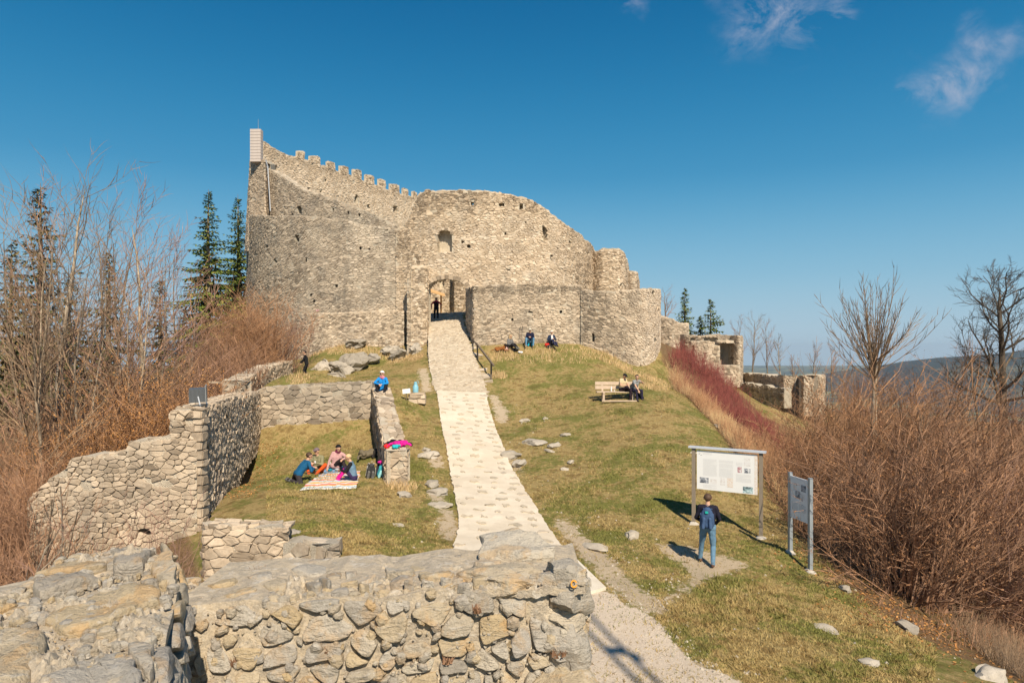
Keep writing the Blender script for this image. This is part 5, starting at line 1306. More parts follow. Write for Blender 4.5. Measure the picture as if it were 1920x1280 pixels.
# right slope: big shrubs
GR = 'brown shrubs on the right slope'
shrub('leafless_shrub', 'huge spreading brown shrub with thick bare stems right of the information boards', 1705, 16.4, None, 230, 4.3, .62, 'twig_brown', 500, GR, twigs=11, r0=.019, upright=.25, leaves='catkin', leafn=2, baser=.5, lean=(.16, .12))
RS = [(1610, 20, 120, 3.6, .42, 'twig_brown', 'brown shrub behind the narrow information board'), (1570, 23.5, 110, 3.6, .38, 'twig_rust', 'rusty shrub left of the pollarded tree'), (1640, 21.5, 120, 5.2, .45, 'twig_rust', 'rusty shrub around the foot of the pollarded tree'),
      (1710, 22, 120, 6.2, .45, 'twig_tan', 'rusty shrub just right of the pollarded tree'), (1775, 21, 120, 6.6, .48, 'twig_brown', 'brown shrub below the smaller dark tree'), (1840, 20, 120, 6.4, .5, 'twig_rust', 'rusty shrub under the dark spreading tree'), (1900, 19, 130, 6.6, .5, 'twig_brown', 'brown shrub at the right border below the dark tree'),
      (1770, 17.5, 120, 4.2, .6, 'twig_brown', 'brown shrub overlapping the huge one on its right'), (1880, 17, 110, 4.2, .6, 'twig_purple', 'purplish brown shrub at the right edge beside the huge one'), (1960, 16.5, 110, 4.4, .6, 'twig_brown', 'brown shrub cut off by the right border'),
      (1530, 27, 100, 3.8, .42, 'twig_rust', 'rusty shrub above the narrow information board'), (1600, 30, 110, 5.6, .4, 'twig_rust', 'rusty shrub below the lowest ruined wall'), (1670, 30, 110, 6.0, .4, 'twig_tan', 'rusty shrub far behind the pollarded tree'), (1745, 29, 110, 6.8, .42, 'twig_purple', 'purplish shrub before the hazy wooded hill'),
      (1820, 28, 110, 6.8, .42, 'twig_brown', 'brown shrub in front of the smaller dark tree'), (1895, 27, 110, 7.2, .42, 'twig_brown', 'tall brown shrub at the foot of the spreading dark tree'), (1570, 39, 100, 4.6, .36, 'twig_rust', 'rusty brush at the end of the lowest ruined wall'), (1630, 42, 100, 6.2, .36, 'twig_purple', 'purplish brush beyond the end of the lowest ruined wall'), (1700, 41, 100, 7.0, .36, 'twig_rust', 'rusty brush between the pollarded tree and the hill')]
for i, (px, Y, n, h_, sp, mt, lab) in enumerate(RS): shrub('leafless_shrub', lab, px, Y, None, int(n * (.6 + .28 * (i % 3))), h_ * (.92 + .08 * (i % 3)), sp * 1.12, mt, 510 + i, GR, twigs=10, r0=.011 + .004 * (i % 4), upright=.5, leaves='catkin' if i % 3 != 1 else None, leafn=2, baser=.7)

# thickets nobody could count: dogwood, dry grass, brushwood
def thicket(name, label, poly, n, hmin, hmax, mat, seed, lean=.18, r=.006, twig=2, cat=None, dens=None):
    rg = np.random.default_rng(seed); P_ = np.array(poly); lo, hi = P_.min(0), P_.max(0); pts = []
    tot = 0
    while tot < n:
        q = lo + rg.random((n * 3, 2)) * (hi - lo); q = q[inpoly(q[:, 0], q[:, 1], poly)]
        q = q[vnoise(q[:, 0] * .9 + seed, q[:, 1] * .9) > rg.random(len(q)) * .75]
        pts.append(q); tot += len(q)
    q = np.concatenate(pts)[:n]; z = gz(q[:, 0], q[:, 1])
    hs_ = hmin + (hmax - hmin) * rg.random(n) ** 1.2
    hs_ = hs_ * (.45 + 1.0 * vnoise(q[:, 0] * .8 + 3 * seed, q[:, 1] * .8 + 11))
    V = []; F = []; T = []
    b = np.stack([q[:, 0], q[:, 1], z - .05], -1)
    d = np.stack([rg.normal(0, lean, n), rg.normal(0, lean, n), np.ones(n)], -1); d /= np.linalg.norm(d, axis=1)[:, None]
    tip = b + d * hs_[:, None]; vb = 0
    def spikes(a, t, rad, tn):
        nonlocal vb
        m = len(a); ang = rg.random(m) * 6.283
        ring = [a + rad[:, None] * np.stack([np.cos(ang + k * 2.094), np.sin(ang + k * 2.094), np.zeros(m)], -1) for k in range(3)]
        V.append(np.stack(ring + [t], 1).reshape(-1, 3)); base = vb + np.arange(m)[:, None] * 4
        F.append(np.concatenate([base + np.array([[0, 1, 3]]), base + np.array([[1, 2, 3]]), base + np.array([[2, 0, 3]])], 0)); T.append(np.tile(tn, 3)); vb += 4 * m
    tn = rg.random(n)
    spikes(b, tip, np.full(n, r) * (.7 + .7 * rg.random(n)), tn)
    for k in range(twig):
        f = .25 + .6 * rg.random(n); a = b + (tip - b) * f[:, None]
        dd = d + np.stack([rg.normal(0, .35, n), rg.normal(0, .35, n), np.zeros(n)], -1); spikes(a, a + dd * (hs_ * .38 * (1.1 - f * .5))[:, None], np.full(n, r * .6), tn)
    o = np_mesh(name, np.concatenate(V), np.concatenate(F), np.concatenate(T), M[mat]); tag(o, label, cat, None, 'stuff'); return o
def wpoly(pts): return [((p[0] - HCX) / FPX * p[2], p[2]) for p in pts]
thicket('dogwood_thicket', 'band of dark red dogwood stems running down the right slope', wpoly([(1252, 0, 45), (1275, 0, 50), (1350, 0, 47), (1450, 0, 41), (1545, 0, 36), (1570, 0, 31), (1520, 0, 28), (1430, 0, 33), (1330, 0, 38)]), 4600, .6, 1.6, 'twig_red', 1, .2, .011, 4, 'thicket')
thicket('dry_grass', 'tall straw coloured grass below the red dogwood', wpoly([(1246, 0, 44), (1262, 0, 46), (1345, 0, 38), (1440, 0, 33), (1540, 0, 27), (1540, 0, 20.5), (1490, 0, 20.5), (1420, 0, 24.5), (1335, 0, 31.5), (1285, 0, 36.5)]), 8000, .2, .75, 'twig_straw', 2, .35, .008, 1, 'tall grass')
thicket('brushwood', 'low rusty brushwood along the rim of the right slope', wpoly([(1255, 0, 43), (1330, 0, 36), (1450, 0, 31), (1560, 0, 25), (1580, 0, 18), (1500, 0, 19), (1430, 0, 24), (1345, 0, 30.5), (1290, 0, 36)]), 4200, .4, 1.3, 'twig_rust', 3, .35, .010, 3, 'brushwood')
thicket('dry_reeds', 'pale dry reeds in the lower right corner of the slope', wpoly([(1780, 0, 15), (1800, 0, 20), (2000, 0, 20), (2050, 0, 11), (1930, 0, 11.8), (1850, 0, 13.2)]), 5000, .25, .8, 'twig_tan', 4, .4, .006, 1, 'reeds')
thicket('dry_reeds', 'brown undergrowth beneath the shrubs on the right slope', wpoly([(1520, 0, 20), (1560, 0, 34), (1980, 0, 34), (2000, 0, 14), (1780, 0, 13.5), (1640, 0, 15)]), 7000, .25, .9, 'twig_brown', 5, .4, .008, 2, 'undergrowth')
thicket('brushwood', 'brown undergrowth under the trees left of the castle', wpoly([(-60, 0, 16), (50, 0, 18), (150, 0, 21), (330, 0, 24), (440, 0, 33), (500, 0, 42), (400, 0, 48), (-60, 0, 40)]), 13000, .8, 3.2, 'twig_brown', 6, .35, .011, 3, 'undergrowth')
thicket('dry_grass', 'green and straw grass below the lowest ruined wall', wpoly([(1440, 0, 48), (1500, 0, 50), (1560, 0, 46), (1555, 0, 40), (1470, 0, 42)]), 3000, .1, .35, 'twig_straw', 7, .3, .006, 0, 'grass')

# turf blades on the lawns, thinning with distance
def turf_mat():
    t = NT('turf_blades'); p = t.pos(); c, n3, n2 = grass_colour(t, p)
    c = t.mix(t.rng(t.attr('tint'), 0, 1, 0, .75, False), c, t.mix(1.0, c, (1.45, 1.38, 1.3), 'MULTIPLY')); return t.done(c, None, .8)
M['turf'] = turf_mat()
def turf(n, seed):
    rg = np.random.default_rng(seed); Y = 1 / (1 / 9.5 - rg.random(n) * (1 / 9.5 - 1 / 46)); X = rg.uniform(-.36, .62, n) * Y
    xe = np.interp(Y, ey, ex) + .35
    ok = (X < xe) & (X > -11.2 + .0 * Y) & ~inpoly(X, Y, rows_poly(PATH_ROWS, -.07)) & ~inpoly(X, Y, rows_poly(UP_ROWS, -.08)) & ~inpoly(X, Y, SLAB)
    for p in DIRT + [POLY_GRAVEL]: ok &= ~(inpoly(X, Y, p) & (rg.random(n) > .10))
    ok &= ~((X < -2) & (Y < 15.4)) & ~((X < -8.3 - (Y - 18.2) * .245) & (Y < 31)) & ~((X < -11.5 - (Y - 31) * .15) & (Y > 30.9))
    clump = vnoise(X * 3.1, Y * 3.1) * .6 + vnoise(X * 9, Y * 9) * .4; ok &= clump > rg.random(n) * .62
    X, Y = X[ok], Y[ok]; m = len(X); Z = gz(X, Y)
    h = (.015 + .045 * rg.random(m)) * (1 + 1.0 * (vnoise(X * 1.3 + 7, Y * 1.3) > .68)); w = .006 + Y * .00028
    a = rg.random(m) * 6.283; ln = rg.normal(0, .75, (m, 2))
    b = np.stack([X, Y, Z - .004], -1); s = np.stack([np.cos(a), np.sin(a), np.zeros(m)], -1) * w[:, None]
    t = b + np.stack([ln[:, 0] * h, ln[:, 1] * h, h], -1)
    V = np.stack([b - s, b + s, t], 1).reshape(-1, 3); F = np.arange(3 * m).reshape(-1, 3)
    o = np_mesh('turf', V, F, rg.random(m) ** 2, M['turf']); tag(o, 'short dry turf covering the ridge and the picnic lawn', 'grass', None, 'stuff')
turf(420000, 3)
# coarse tussocks against walls and rocks, dead leaves
def tussocks(spots, n, hmin, hmax, mat, name, label, seed):
    rg = random.Random(seed); mb = MB()
    for (c, r_) in spots:
        for k in range(n):
            a = rg.uniform(0, 6.283); d = rg.random() ** .5 * r_; x, y = c.x + math.cos(a) * d, c.y + math.sin(a) * d; z = gz1(x, y) if r_ > .15 else c.z
            h_ = rg.uniform(hmin, hmax); l_ = rg.gauss(0, .4), rg.gauss(0, .4); w = .006 + c.y * .00025
            mb.add([V3(x - w, y, z - .01), V3(x + w, y, z - .01), V3(x + l_[0] * h_, y + l_[1] * h_ - .02, z + h_)], [(0, 1, 2)], rg.random())
    tag(mb.build(name, M[mat]), label, 'grass', None, 'stuff')
sp_ = [(px2g(*p), r_) for p, r_ in [((690, 660), 1.2), ((720, 668), 1.0), ((640, 655), 1.0), ((750, 675), .8), ((560, 712), .6), ((600, 660), .8), ((1120, 662), 1.2), ((1150, 675), 1.2), ((1190, 700), 1.2), ((1230, 715), 1.0), ((940, 668), .9), ((1000, 665), 1.5), ((1060, 665), 1.5), ((755, 915), .5), ((935, 705), .5), ((780, 672), .5), ((1220, 725), 1.0)]]
tussocks(sp_, 170, .12, .32, 'twig_straw', 'tussock_grass', 'tufts of long straw grass along the foot of the castle walls', 3)
wl_ = [(at(1045, 1225, 4.33), .05), (at(838, 1240, 4.28), .03), (at(612, 1222, 4.28), .02), (at(895, 1145, 4.29), .025), (at(440, 1245, 4.26), .02), (at(485, 1072, 5.0), .05)]
tussocks(wl_, 35, .015, .06, 'twig_brown', 'wall_weeds', 'withered weeds rooted in the joints of the near parapet', 5)
mb = MB(); rgl = random.Random(8)
for k in range(2600):
    if k < 1100: px, py = rgl.gauss(470, 26), rgl.uniform(830, 935); px -= (py - 880) * .55
    elif k < 2000: t_ = rgl.random(); px, py = 1480 + t_ * 300 + rgl.gauss(0, 30), 1010 + t_ * 190 + rgl.gauss(0, 22)
    else: t_ = rgl.random(); px, py = 1600 + t_ * 320 + rgl.gauss(0, 40), 1120 + t_ * 130 + rgl.gauss(0, 22)
    c = px2g(px, py) + V3(0, 0, .02); u_ = rvec(rgl); u_.z *= .35; u_.normalize(); v_ = u_.cross(V3(rgl.gauss(0, .3), rgl.gauss(0, .3), 1)).normalized(); sz = rgl.uniform(.02, .045)
    mb.add([c - u_ * sz, c + v_ * sz * .6, c + u_ * sz, c - v_ * sz * .6], [(0, 1, 2, 3)], rgl.random())
tag(mb.build('fallen_leaves', M['dead_leaf']), 'fallen orange brown leaves at the wall foot and under the big shrub', 'leaves', None, 'stuff')
# ------------------------------------------------------------------ people
def capsule(mb, p0, r0, p1, r1, reg, n=10):
    p0, p1 = Vector(p0), Vector(p1); d = p1 - p0; L = d.length
    if L < 1e-5: d = Vector((0, 0, 1)); p1 = p0 + d * 1e-4
    d.normalize(); ref = Vector((0, 1, 0)) if abs(d.y) < .9 else Vector((1, 0, 0)); a = d.cross(ref).normalized(); b = d.cross(a)
    pts, rad = [], []
    for k in range(1, 4): t = math.pi / 2 * k / 3; pts.append(p0 - d * r0 * math.cos(t)); rad.append(r0 * math.sin(t))
    for k in range(0, 3): t = math.pi / 2 * k / 3; pts.append(p1 + d * r1 * math.sin(t)); rad.append(r1 * math.cos(t))
    base = len(mb.v); mb.v.append(tuple(p0 - d * r0))
    for p, r in zip(pts, rad):
        for k in range(n):
            q = p + (a * math.cos(2 * math.pi * k / n) + b * math.sin(2 * math.pi * k / n)) * r; mb.v.append(tuple(q))
    mb.v.append(tuple(p1 + d * r1)); e = len(mb.v) - 1; m = len(pts)
    def f(*i): mb.f.append(list(i)); mb.t.append(.5); mb.mi.append(0)
    for k in range(n): f(base, base + 1 + (k + 1) % n, base + 1 + k)
    for i in range(m - 1):
        for k in range(n): f(base + 1 + i * n + k, base + 1 + i * n + (k + 1) % n, base + 1 + (i + 1) * n + (k + 1) % n, base + 1 + (i + 1) * n + k)
    for k in range(n): f(base + 1 + (m - 1) * n + k, base + 1 + (m - 1) * n + (k + 1) % n, e)
    mb.seg.append((p0, r0, p1, r1, reg))

def ik(A, T, l1, l2, pole):
    A, T, pole = Vector(A), Vector(T), Vector(pole); d = T - A; L = min(d.length, (l1 + l2) * .995); d.normalize(); T = A + d * L
    a = (l1 * l1 - l2 * l2 + L * L) / (2 * L); h = math.sqrt(max(0, l1 * l1 - a * a)); pp = pole - d * pole.dot(d)
    if pp.length < 1e-4: pp = Vector((0, 1, 0))
    return A + d * a + pp.normalized() * h, T

def remeshed(name, mb, voxel, mats, regions, parent=None, folds=True, cloth=(1, 2, 5), post=None, seed=0):
    me = bpy.data.meshes.new(name); me.from_pydata(mb.v, [], mb.f); o = bpy.data.objects.new(name, me); COL.objects.link(o)
    md = o.modifiers.new('r', 'REMESH'); md.mode = 'VOXEL'; md.voxel_size = voxel; md.use_smooth_shade = True
    sm = o.modifiers.new('s', 'SMOOTH'); sm.factor = .5; sm.iterations = 2
    dg = bpy.context.evaluated_depsgraph_get(); m2 = bpy.data.meshes.new_from_object(o.evaluated_get(dg)); o.modifiers.clear(); o.data = m2; bpy.data.meshes.remove(me); m2.name = name
    nv = len(m2.vertices); co = np.empty(nv * 3, np.float32); m2.vertices.foreach_get('co', co); co = co.reshape(-1, 3).astype(float)
    nf = len(m2.polygons); ce = np.empty(nf * 3, np.float32); m2.polygons.foreach_get('center', ce); ce = ce.reshape(-1, 3).astype(float)
    def region(q):
        best = np.full(len(q), 9.); rg_ = np.zeros(len(q), int)
        for (p0, r0, p1, r1, reg) in mb.seg:
            a = np.array(p0); d = np.array(p1) - a; L2 = max(1e-9, d @ d); t = np.clip(((q - a) @ d) / L2, 0, 1)
            ds = np.linalg.norm(q - a - t[:, None] * d, axis=1) - (r0 + (r1 - r0) * t)
            u = ds < best; best[u] = ds[u]; rg_[u] = reg
        return rg_
    fr = region(ce)
    if folds:
        vr = region(co); no = np.empty(nv * 3, np.float32); m2.vertices.foreach_get('normal', no); no = no.reshape(-1, 3); off = Vector((seed * 3.7, 1, 2))
        for i in np.nonzero(np.isin(vr, cloth))[0]:
            p = Vector(co[i]); co[i] += no[i] * (.009 * noise.noise(p * 9 + off) + .005 * noise.noise(p * 23 + off))
        m2.vertices.foreach_set('co', co.astype(np.float32).ravel())
    if post is not None: fr = post(ce, fr)
    m2.materials.clear()
    for m in mats: m2.materials.append(m)
    m2.polygons.foreach_set('material_index', fr.astype(np.int32)); m2.polygons.foreach_set('use_smooth', np.ones(nf, dtype=bool)); m2.update()
    if parent is not None: o.parent = parent
    return o

_cl = {}
def cloth(c, rough=.85):
    k = tuple(round(x, 3) for x in c)
    if k not in _cl: _cl[k] = plain('fabric', c, rough, .22, 14)
    return _cl[k]
def flat(name, c, rough=.6, spec=.3):
    k = (name,) + tuple(round(x, 3) for x in c)
    if k not in _cl: _cl[k] = plain(name, c, rough, .1, 25, 0, spec)
    return _cl[k]
SKIN = flat('skin', (.56, .33, .22), .55); LIP = flat('lip', (.36, .13, .10), .5); EYE = flat('eye_dark', (.03, .025, .022), .4)
def dome(parent, name, c, f, up, rx, ry, rz, front, back, mat, brim=0, solid=.0):
    """cap or head of hair: part of an ellipsoid shell over the skull"""
    r = f.cross(up).normalized(); mb = MB(); nu, nv = 20, 8
    for j in range(nv + 1):
        for i in range(nu):
            a = 2 * math.pi * i / nu; w = (math.cos(a) + 1) / 2        # 1 = front
            tm = front * w + back * (1 - w); t = tm * j / nv
            mb.v.append(tuple(c + r * (math.sin(a) * math.sin(t) * rx) + f * (math.cos(a) * math.sin(t) * ry) + up * (math.cos(t) * rz)))
    for j in range(nv):
        for i in range(nu): mb.f.append([j * nu + i, (j + 1) * nu + i, (j + 1) * nu + (i + 1) % nu, j * nu + (i + 1) % nu]); mb.t.append(.5); mb.mi.append(0)
    if brim:
        z0 = math.cos(front) * rz; b = []
        for (s, e) in ((.0, 0.0), (.0, brim)):
            for k in range(7):
                a = -1.0 + 2.0 * k / 6; rr = math.sin(front); fw = math.cos(a) * ry * rr + (e * math.cos(a * .9) if e else -.01)
                b.append(c + r * (math.sin(a) * rx * rr) + f * fw + up * (z0 + .012 - (.02 if e else 0)))
        b2 = [q - up * .008 for q in b]; base = len(mb.v); mb.v.extend([tuple(q) for q in b + b2])
        for k in range(6):
            for lst in ((k, k + 1, 8 + k, 7 + k), (14 + 7 + k, 14 + 8 + k, 14 + k + 1, 14 + k), (7 + k, 8 + k, 22 + k, 21 + k)): mb.f.append([base + q for q in lst]); mb.t.append(.5); mb.mi.append(0)
    return mb.build(name, mat, parent, True, 60)

def person(label, loc, rz, pel=.93, lean=.05, side=0, feet=((-.1, 0, 0), (.1, .05, 0)), hands=((-.25, .05, .85), (.25, .05, .85)), head=(0, 0), top=(.1, .1, .1), sleeve=None, pants=(.03, .03, .05), shin=None, shoes=(.05, .04, .03),
           hair=('short', (.06, .035, .02)), hat=None, scarf=None, knee=((-.1, 1, .4), (.1, 1, .4)), elbow=((-1, -.6, -.5), (1, -.6, -.5)), glasses=False, s=1.0, fem=False, voxel=.0125, coat=False, bare_arms=False, seed=1, front=None, group=None, py=0, curl=.7):
    root = empty('person', tuple(loc), rz); tag(root, label, 'person', group); root.scale = (s, s, s)
    mb = MB(); mb.seg = []
    H = Vector((0, py, pel)); sp = Vector((math.sin(side), math.sin(lean) * math.cos(side), math.cos(lean) * math.cos(side))); X = Vector((1, 0, 0)); X = (X - sp * X.dot(sp)).normalized(); F = sp.cross(X) * 1.0
    sw = .155 if fem else .18
    T, PN, SH_, SK = 1, 2, 3, 0
    capsule(mb, H - X * .085, .118, H + X * .085, .118, PN)
    for q in (-1, 1):
        capsule(mb, H + sp * .07 + X * q * .055, .118, H + sp * .34 + X * q * .075, .118 if fem else .125, T)
        capsule(mb, H + sp * .34 + X * q * .08, .12, H + sp * .44 + X * q * (sw - .07), .088, T)
    if coat: capsule(mb, H + sp * .03 - X * .08, .135, H + sp * .03 + X * .08, .135, T)
    S = H + sp * .475
    capsule(mb, S - X * (sw - .05), .07, S + X * (sw - .05), .07, T)
    hy, hp = head; fz = Matrix.Rotation(hy, 3, 'Z') @ Matrix.Rotation(hp, 3, 'X'); fwd = fz @ Vector((0, 1, 0)); hup = fz @ Vector((0, 0, 1)); hr = fwd.cross(hup)
    N = S + sp * .05 + F * 0; C = N + hup * .158 + fwd * .035
    capsule(mb, N - sp * .03, .06, N + (C - N) * .55, .052, 4 if False else SK)
    if scarf is not None: capsule(mb, N + sp * .015 - X * .02, .088, N + sp * .03 + X * .02, .085, 7)
    capsule(mb, C - fwd * .022 + hup * .028, .090, C + fwd * .008 + hup * .022, .088, 8)
    capsule(mb, C - hup * .035 + fwd * .02, .066, C - hup * .075 + fwd * .042, .044, 8)
    capsule(mb, C + fwd * .088 + hup * .01, .012, C + fwd * .108 - hup * .022, .016, 8, 6)
    for q in (-1, 1): capsule(mb, C + hr * q * .088 - hup * .02, .015, C + hr * q * .093 + hup * .018, .017, 8, 6)
    for q, ft, kn in ((-1, feet[0], knee[0]), (1, feet[1], knee[1])):
        hip = H + X * q * .09 - sp * .03; ank = Vector(ft[:3]) + Vector((0, 0, .085)); k, ank = ik(hip, ank, .43, .42, kn)
        capsule(mb, hip, .100 if not fem else .092, k, .070, PN); capsule(mb, k, .068, ank, .052, PN if shin is None else 6)
        yaw = ft[3] if len(ft) > 3 else -.15 * q; fd = Vector((-math.sin(yaw), math.cos(yaw), ft[4] if len(ft) > 4 else -.02))
        capsule(mb, ank - fd * .045 - Vector((0, 0, .04)), .042, ank + fd * .09 - Vector((0, 0, .048)), .038, SH_); capsule(mb, ank + fd * .09 - Vector((0, 0, .05)), .038, ank + fd * .155 - Vector((0, 0, .055)), .030, SH_)
        capsule(mb, ank + Vector((0, 0, .02)), .046, ank - Vector((0, 0, .03)), .044, SH_)
    for q, hd, el in ((-1, hands[0], elbow[0]), (1, hands[1], elbow[1])):
        sh_ = S + X * q * sw; e, w = ik(sh_, hd, .285, .25, el); sl = 5 if sleeve is not None else T
        m_ = sh_.lerp(e, .55)
        if bare_arms: capsule(mb, sh_, .066, m_, .058, T); capsule(mb, m_, .045, e, .040, SK); capsule(mb, e, .040, w, .027, SK)
        else: capsule(mb, sh_, .066, e, .050, sl); capsule(mb, e, .050, w, .038, sl)
        d = (w - e).normalized(); d = (d + Vector((0, .25, -.25))).normalized(); sd = d.cross(Vector((0, 0, 1)))
        if sd.length < .2: sd = Vector((1, 0, 0))
        sd.normalize(); pn = sd.cross(d) * -1
        capsule(mb, w, .026, w + d * .03, .028, SK, 8)
        for o_ in (-.018, .018): capsule(mb, w + d * .02 + sd * o_, .017, w + d * .085 + sd * o_ * 1.15, .016, SK, 7)
        for o_, L in ((-.033, .062), (-.011, .076), (.011, .072), (.033, .054)):
            b0 = w + d * .085 + sd * o_; d1 = (d + pn * curl * .5).normalized(); d2 = (d + pn * curl * 1.6).normalized()
            capsule(mb, b0, .0105, b0 + d1 * L * .55, .0100, SK, 6); capsule(mb, b0 + d1 * L * .55, .0100, b0 + d1 * L * .55 + d2 * L * .5, .0085, SK, 6)
        t0 = w + d * .03 - sd * q * .03; t1 = t0 + (d * .6 - sd * q * .7 + pn * .3).normalized() * .04; capsule(mb, t0, .0125, t1, .0115, SK, 6); capsule(mb, t1, .0115, t1 + (d - sd * q * .15 + pn * .4).normalized() * .03, .0095, SK, 6)
    Cn, fn, un, rn = (np.array(v) for v in (C, fwd, hup, hr))
    def post(ce, fr):
        fr = fr.copy(); hd = fr == 8; q = ce - Cn; a, b, c = q @ fn, q @ un, q @ rn
        fr[hd] = 0
        if hair is not None: fr[hd & ((b > .062) | ((a < -.005) & (b > -.055)) | ((a < .03) & (b > .03))) & ~((np.abs(c) > .08) & (b < .02) & (a > -.03))] = 4
        fr[hd & (a > .06) & (np.abs(b - .012) < (.022 if glasses else .010)) & (np.abs(np.abs(c) - .033) < (.03 if glasses else .015))] = 9
        fr[hd & (a > .05) & (np.abs(b + .062) < .007) & (np.abs(c) < .024)] = 10
        if front is not None:      # shirt showing in an open jacket
            tt = fr == 1; fr[tt & (np.abs(ce[:, 0]) < .055) & (((ce - np.array(H)) @ np.array(Vector((0, math.cos(lean), -math.sin(lean))))) > .04)] = 11
        fr[fr == 8] = 0
        return fr
    hc = hair[1] if hair else (.05, .03, .02)
    mats = [SKIN, cloth(top), cloth(pants), cloth(shoes, .7), flat('hair', hc, .6), cloth(sleeve or top), cloth(shin or pants), cloth(scarf or top), SKIN, EYE, LIP, cloth(front or top)]
    b = remeshed('body', mb, voxel, mats, None, root, True, (1, 2, 5, 6, 7), post, seed)
    if hair and hair[0] in ('short', 'long') and hat is None: dome(root, 'hair', C - fwd * .012 + hup * .026, fwd, hup, .098, .104, .098, 1.15, 1.95, flat('hair', hc, .6))
    if hair and hair[0] == 'long':
        m2 = MB(); m2.seg = []; capsule(m2, C - fwd * .045 + hup * .0, .095, C - fwd * .07 - hup * .20, .06, 0)
        for q in (-1, 1): capsule(m2, C - fwd * .01 + hr * q * .07, .045, C + fwd * .0 + hr * q * .085 - hup * .18, .03, 0)
        remeshed('hair_length', m2, .014, [flat('hair', hc, .6)], None, root, True, (0,), None, seed)
    if hat:
        kind, hcol = hat
        if kind == 'cap': dome(root, 'cap', C - fwd * .01 + hup * .03, fwd, hup, .103, .110, .105, 1.25, 1.55, cloth(hcol), .075)
        else: dome(root, 'beanie', C - fwd * .015 + hup * .03, fwd, hup, .106, .112, .112, 1.2, 1.85, cloth(hcol))
    return root

def backpack(label, loc, rot, size, col, col2, strap=(.02, .02, .025), cat='backpack', group=None, badge=None, seed=1):
    """size: width, depth, height; the straps are on the +Y side"""
    w, d, h = size; root = empty('backpack', tuple(loc)); root.rotation_euler = rot; tag(root, label, cat, group)
    mb = MB(); mb.seg = []; r = d * .42
    for q in (-1, 1):
        capsule(mb, (q * (w / 2 - r), 0, r), r, (q * (w / 2 - r), 0, h * .62), r * .98, 0); capsule(mb, (q * (w / 2 - r), 0, h * .62), r * .98, (q * (w / 2 - r * 1.5), 0, h - r * .8), r * .75, 0)
    capsule(mb, (0, 0, r), r, (0, -.01, h - r * .8), r * .85, 0)
    remeshed('pack_body', mb, .014, [cloth(col)], None, root, True, (0,), None, seed)
    mb = MB(); mb.seg = []; r2 = d * .22
    for q in (-1, 1): capsule(mb, (q * (w * .27), -d * .42, r2 * 1.1), r2, (q * (w * .22), -d * .40, h * .50), r2 * .85, 0)
    remeshed('front_pocket', mb, .013, [cloth(col2)], None, root, True, (0,), None, seed + 3)
    for q in (-1, 1):
        m2 = MB(); pts = [Vector((q * w * .22, d * .36, h * .88)), Vector((q * w * .27, d * .62, h * .86)), Vector((q * w * .33, d * .85, h * .62)), Vector((q * w * .36, d * .62, h * .3)), Vector((q * w * .38, d * .3, h * .12))]
        for i in range(4): m2.beam(pts[i], pts[i + 1], .055, .014, (0, 1, .3))
        m2.build('shoulder_strap', cloth(strap if col2 is None else strap), root, True, 50)
        m3 = MB(); m3.beam((q * w * .505, -d * .05, h * .15), (q * w * .47, -d * .05, h * .72), .022, .012, (0, 1, 0)); m3.build('side_strap', cloth(strap), root)
    m2 = MB(); m2.chain([Vector((-.04, d * .3, h * .92)), Vector((-.03, d * .3, h + .03)), Vector((.03, d * .3, h + .03)), Vector((.04, d * .3, h * .92))], [.008] * 4, 5); m2.build('carry_loop', cloth(strap), root, True)
    if badge: m2 = MB(); m2.box((0, -d * .44 - .002, h * .80), (w * .22, .02, .05)); m2.build('badge', cloth(badge), root)
    return root

PI = math.pi
# the man reading the boards
mp_ = Vector((4.76, 16.6, gz1(4.76, 16.6)))
person('man in dark sweater and blue jeans with a backpack standing before the information board', mp_, -.36, .93, .03, 0, ((-.20, .24, .0, .35), (.13, -.12, 0, -.1)), ((-.15, .20, 1.0), (.17, .19, .98)), (.12, .05),
       (.012, .012, .024), None, (.12, .22, .32), None, (.10, .055, .04), ('short', (.085, .05, .032)), elbow=((-1, -.9, -.2), (1, -.9, -.2)), s=1.0, voxel=.011, seed=2)
bk = Vector((0, -.19, .93)); rzm = Matrix.Rotation(-.36, 3, 'Z')
backpack('blue daypack worn by the man at the information board', mp_ + rzm @ bk, (.04, 0, -.36), (.32, .21, .53), (.045, .085, .175), (.055, .10, .20), (.075, .115, .21), badge=(.02, .42, .36), seed=4)

# picnic group
PG = 'people picnicking on the lawn'
a_ = px2g(558, 903); person('man in blue sweater kneeling at the picnic with his back half turned', a_, -.95, .24, .68, 0, ((-.13, -.28, .02, 0, -.6), (.13, -.26, .02, 0, -.6)), ((-.05, .52, .42), (.10, .50, .40)), (-.15, -.1), (.008, .085, .19), None, (.035, .028, .03), None, (.10, .10, .10),
       ('short', (.07, .04, .025)), knee=((-.5, 1, -.1), (.5, 1, -.1)), coat=True, seed=5, group=PG)
b_ = px2g(597, 888); person('person in olive jacket and mauve cap sitting cross legged in orange trousers', b_, PI - .25, .14, .12, 0, ((-.16, .42, .0, .6), (.14, .40, 0, -.6)), ((-.07, .34, .44), (.07, .34, .44)), (-.1, -.12), (.23, .215, .125), None, (.55, .085, .015), None, (.07, .06, .05),
       ('short', (.06, .04, .03)), ('cap', (.17, .125, .135)), knee=((-.9, .5, .8), (.9, .5, .8)), coat=True, seed=6, group=PG)
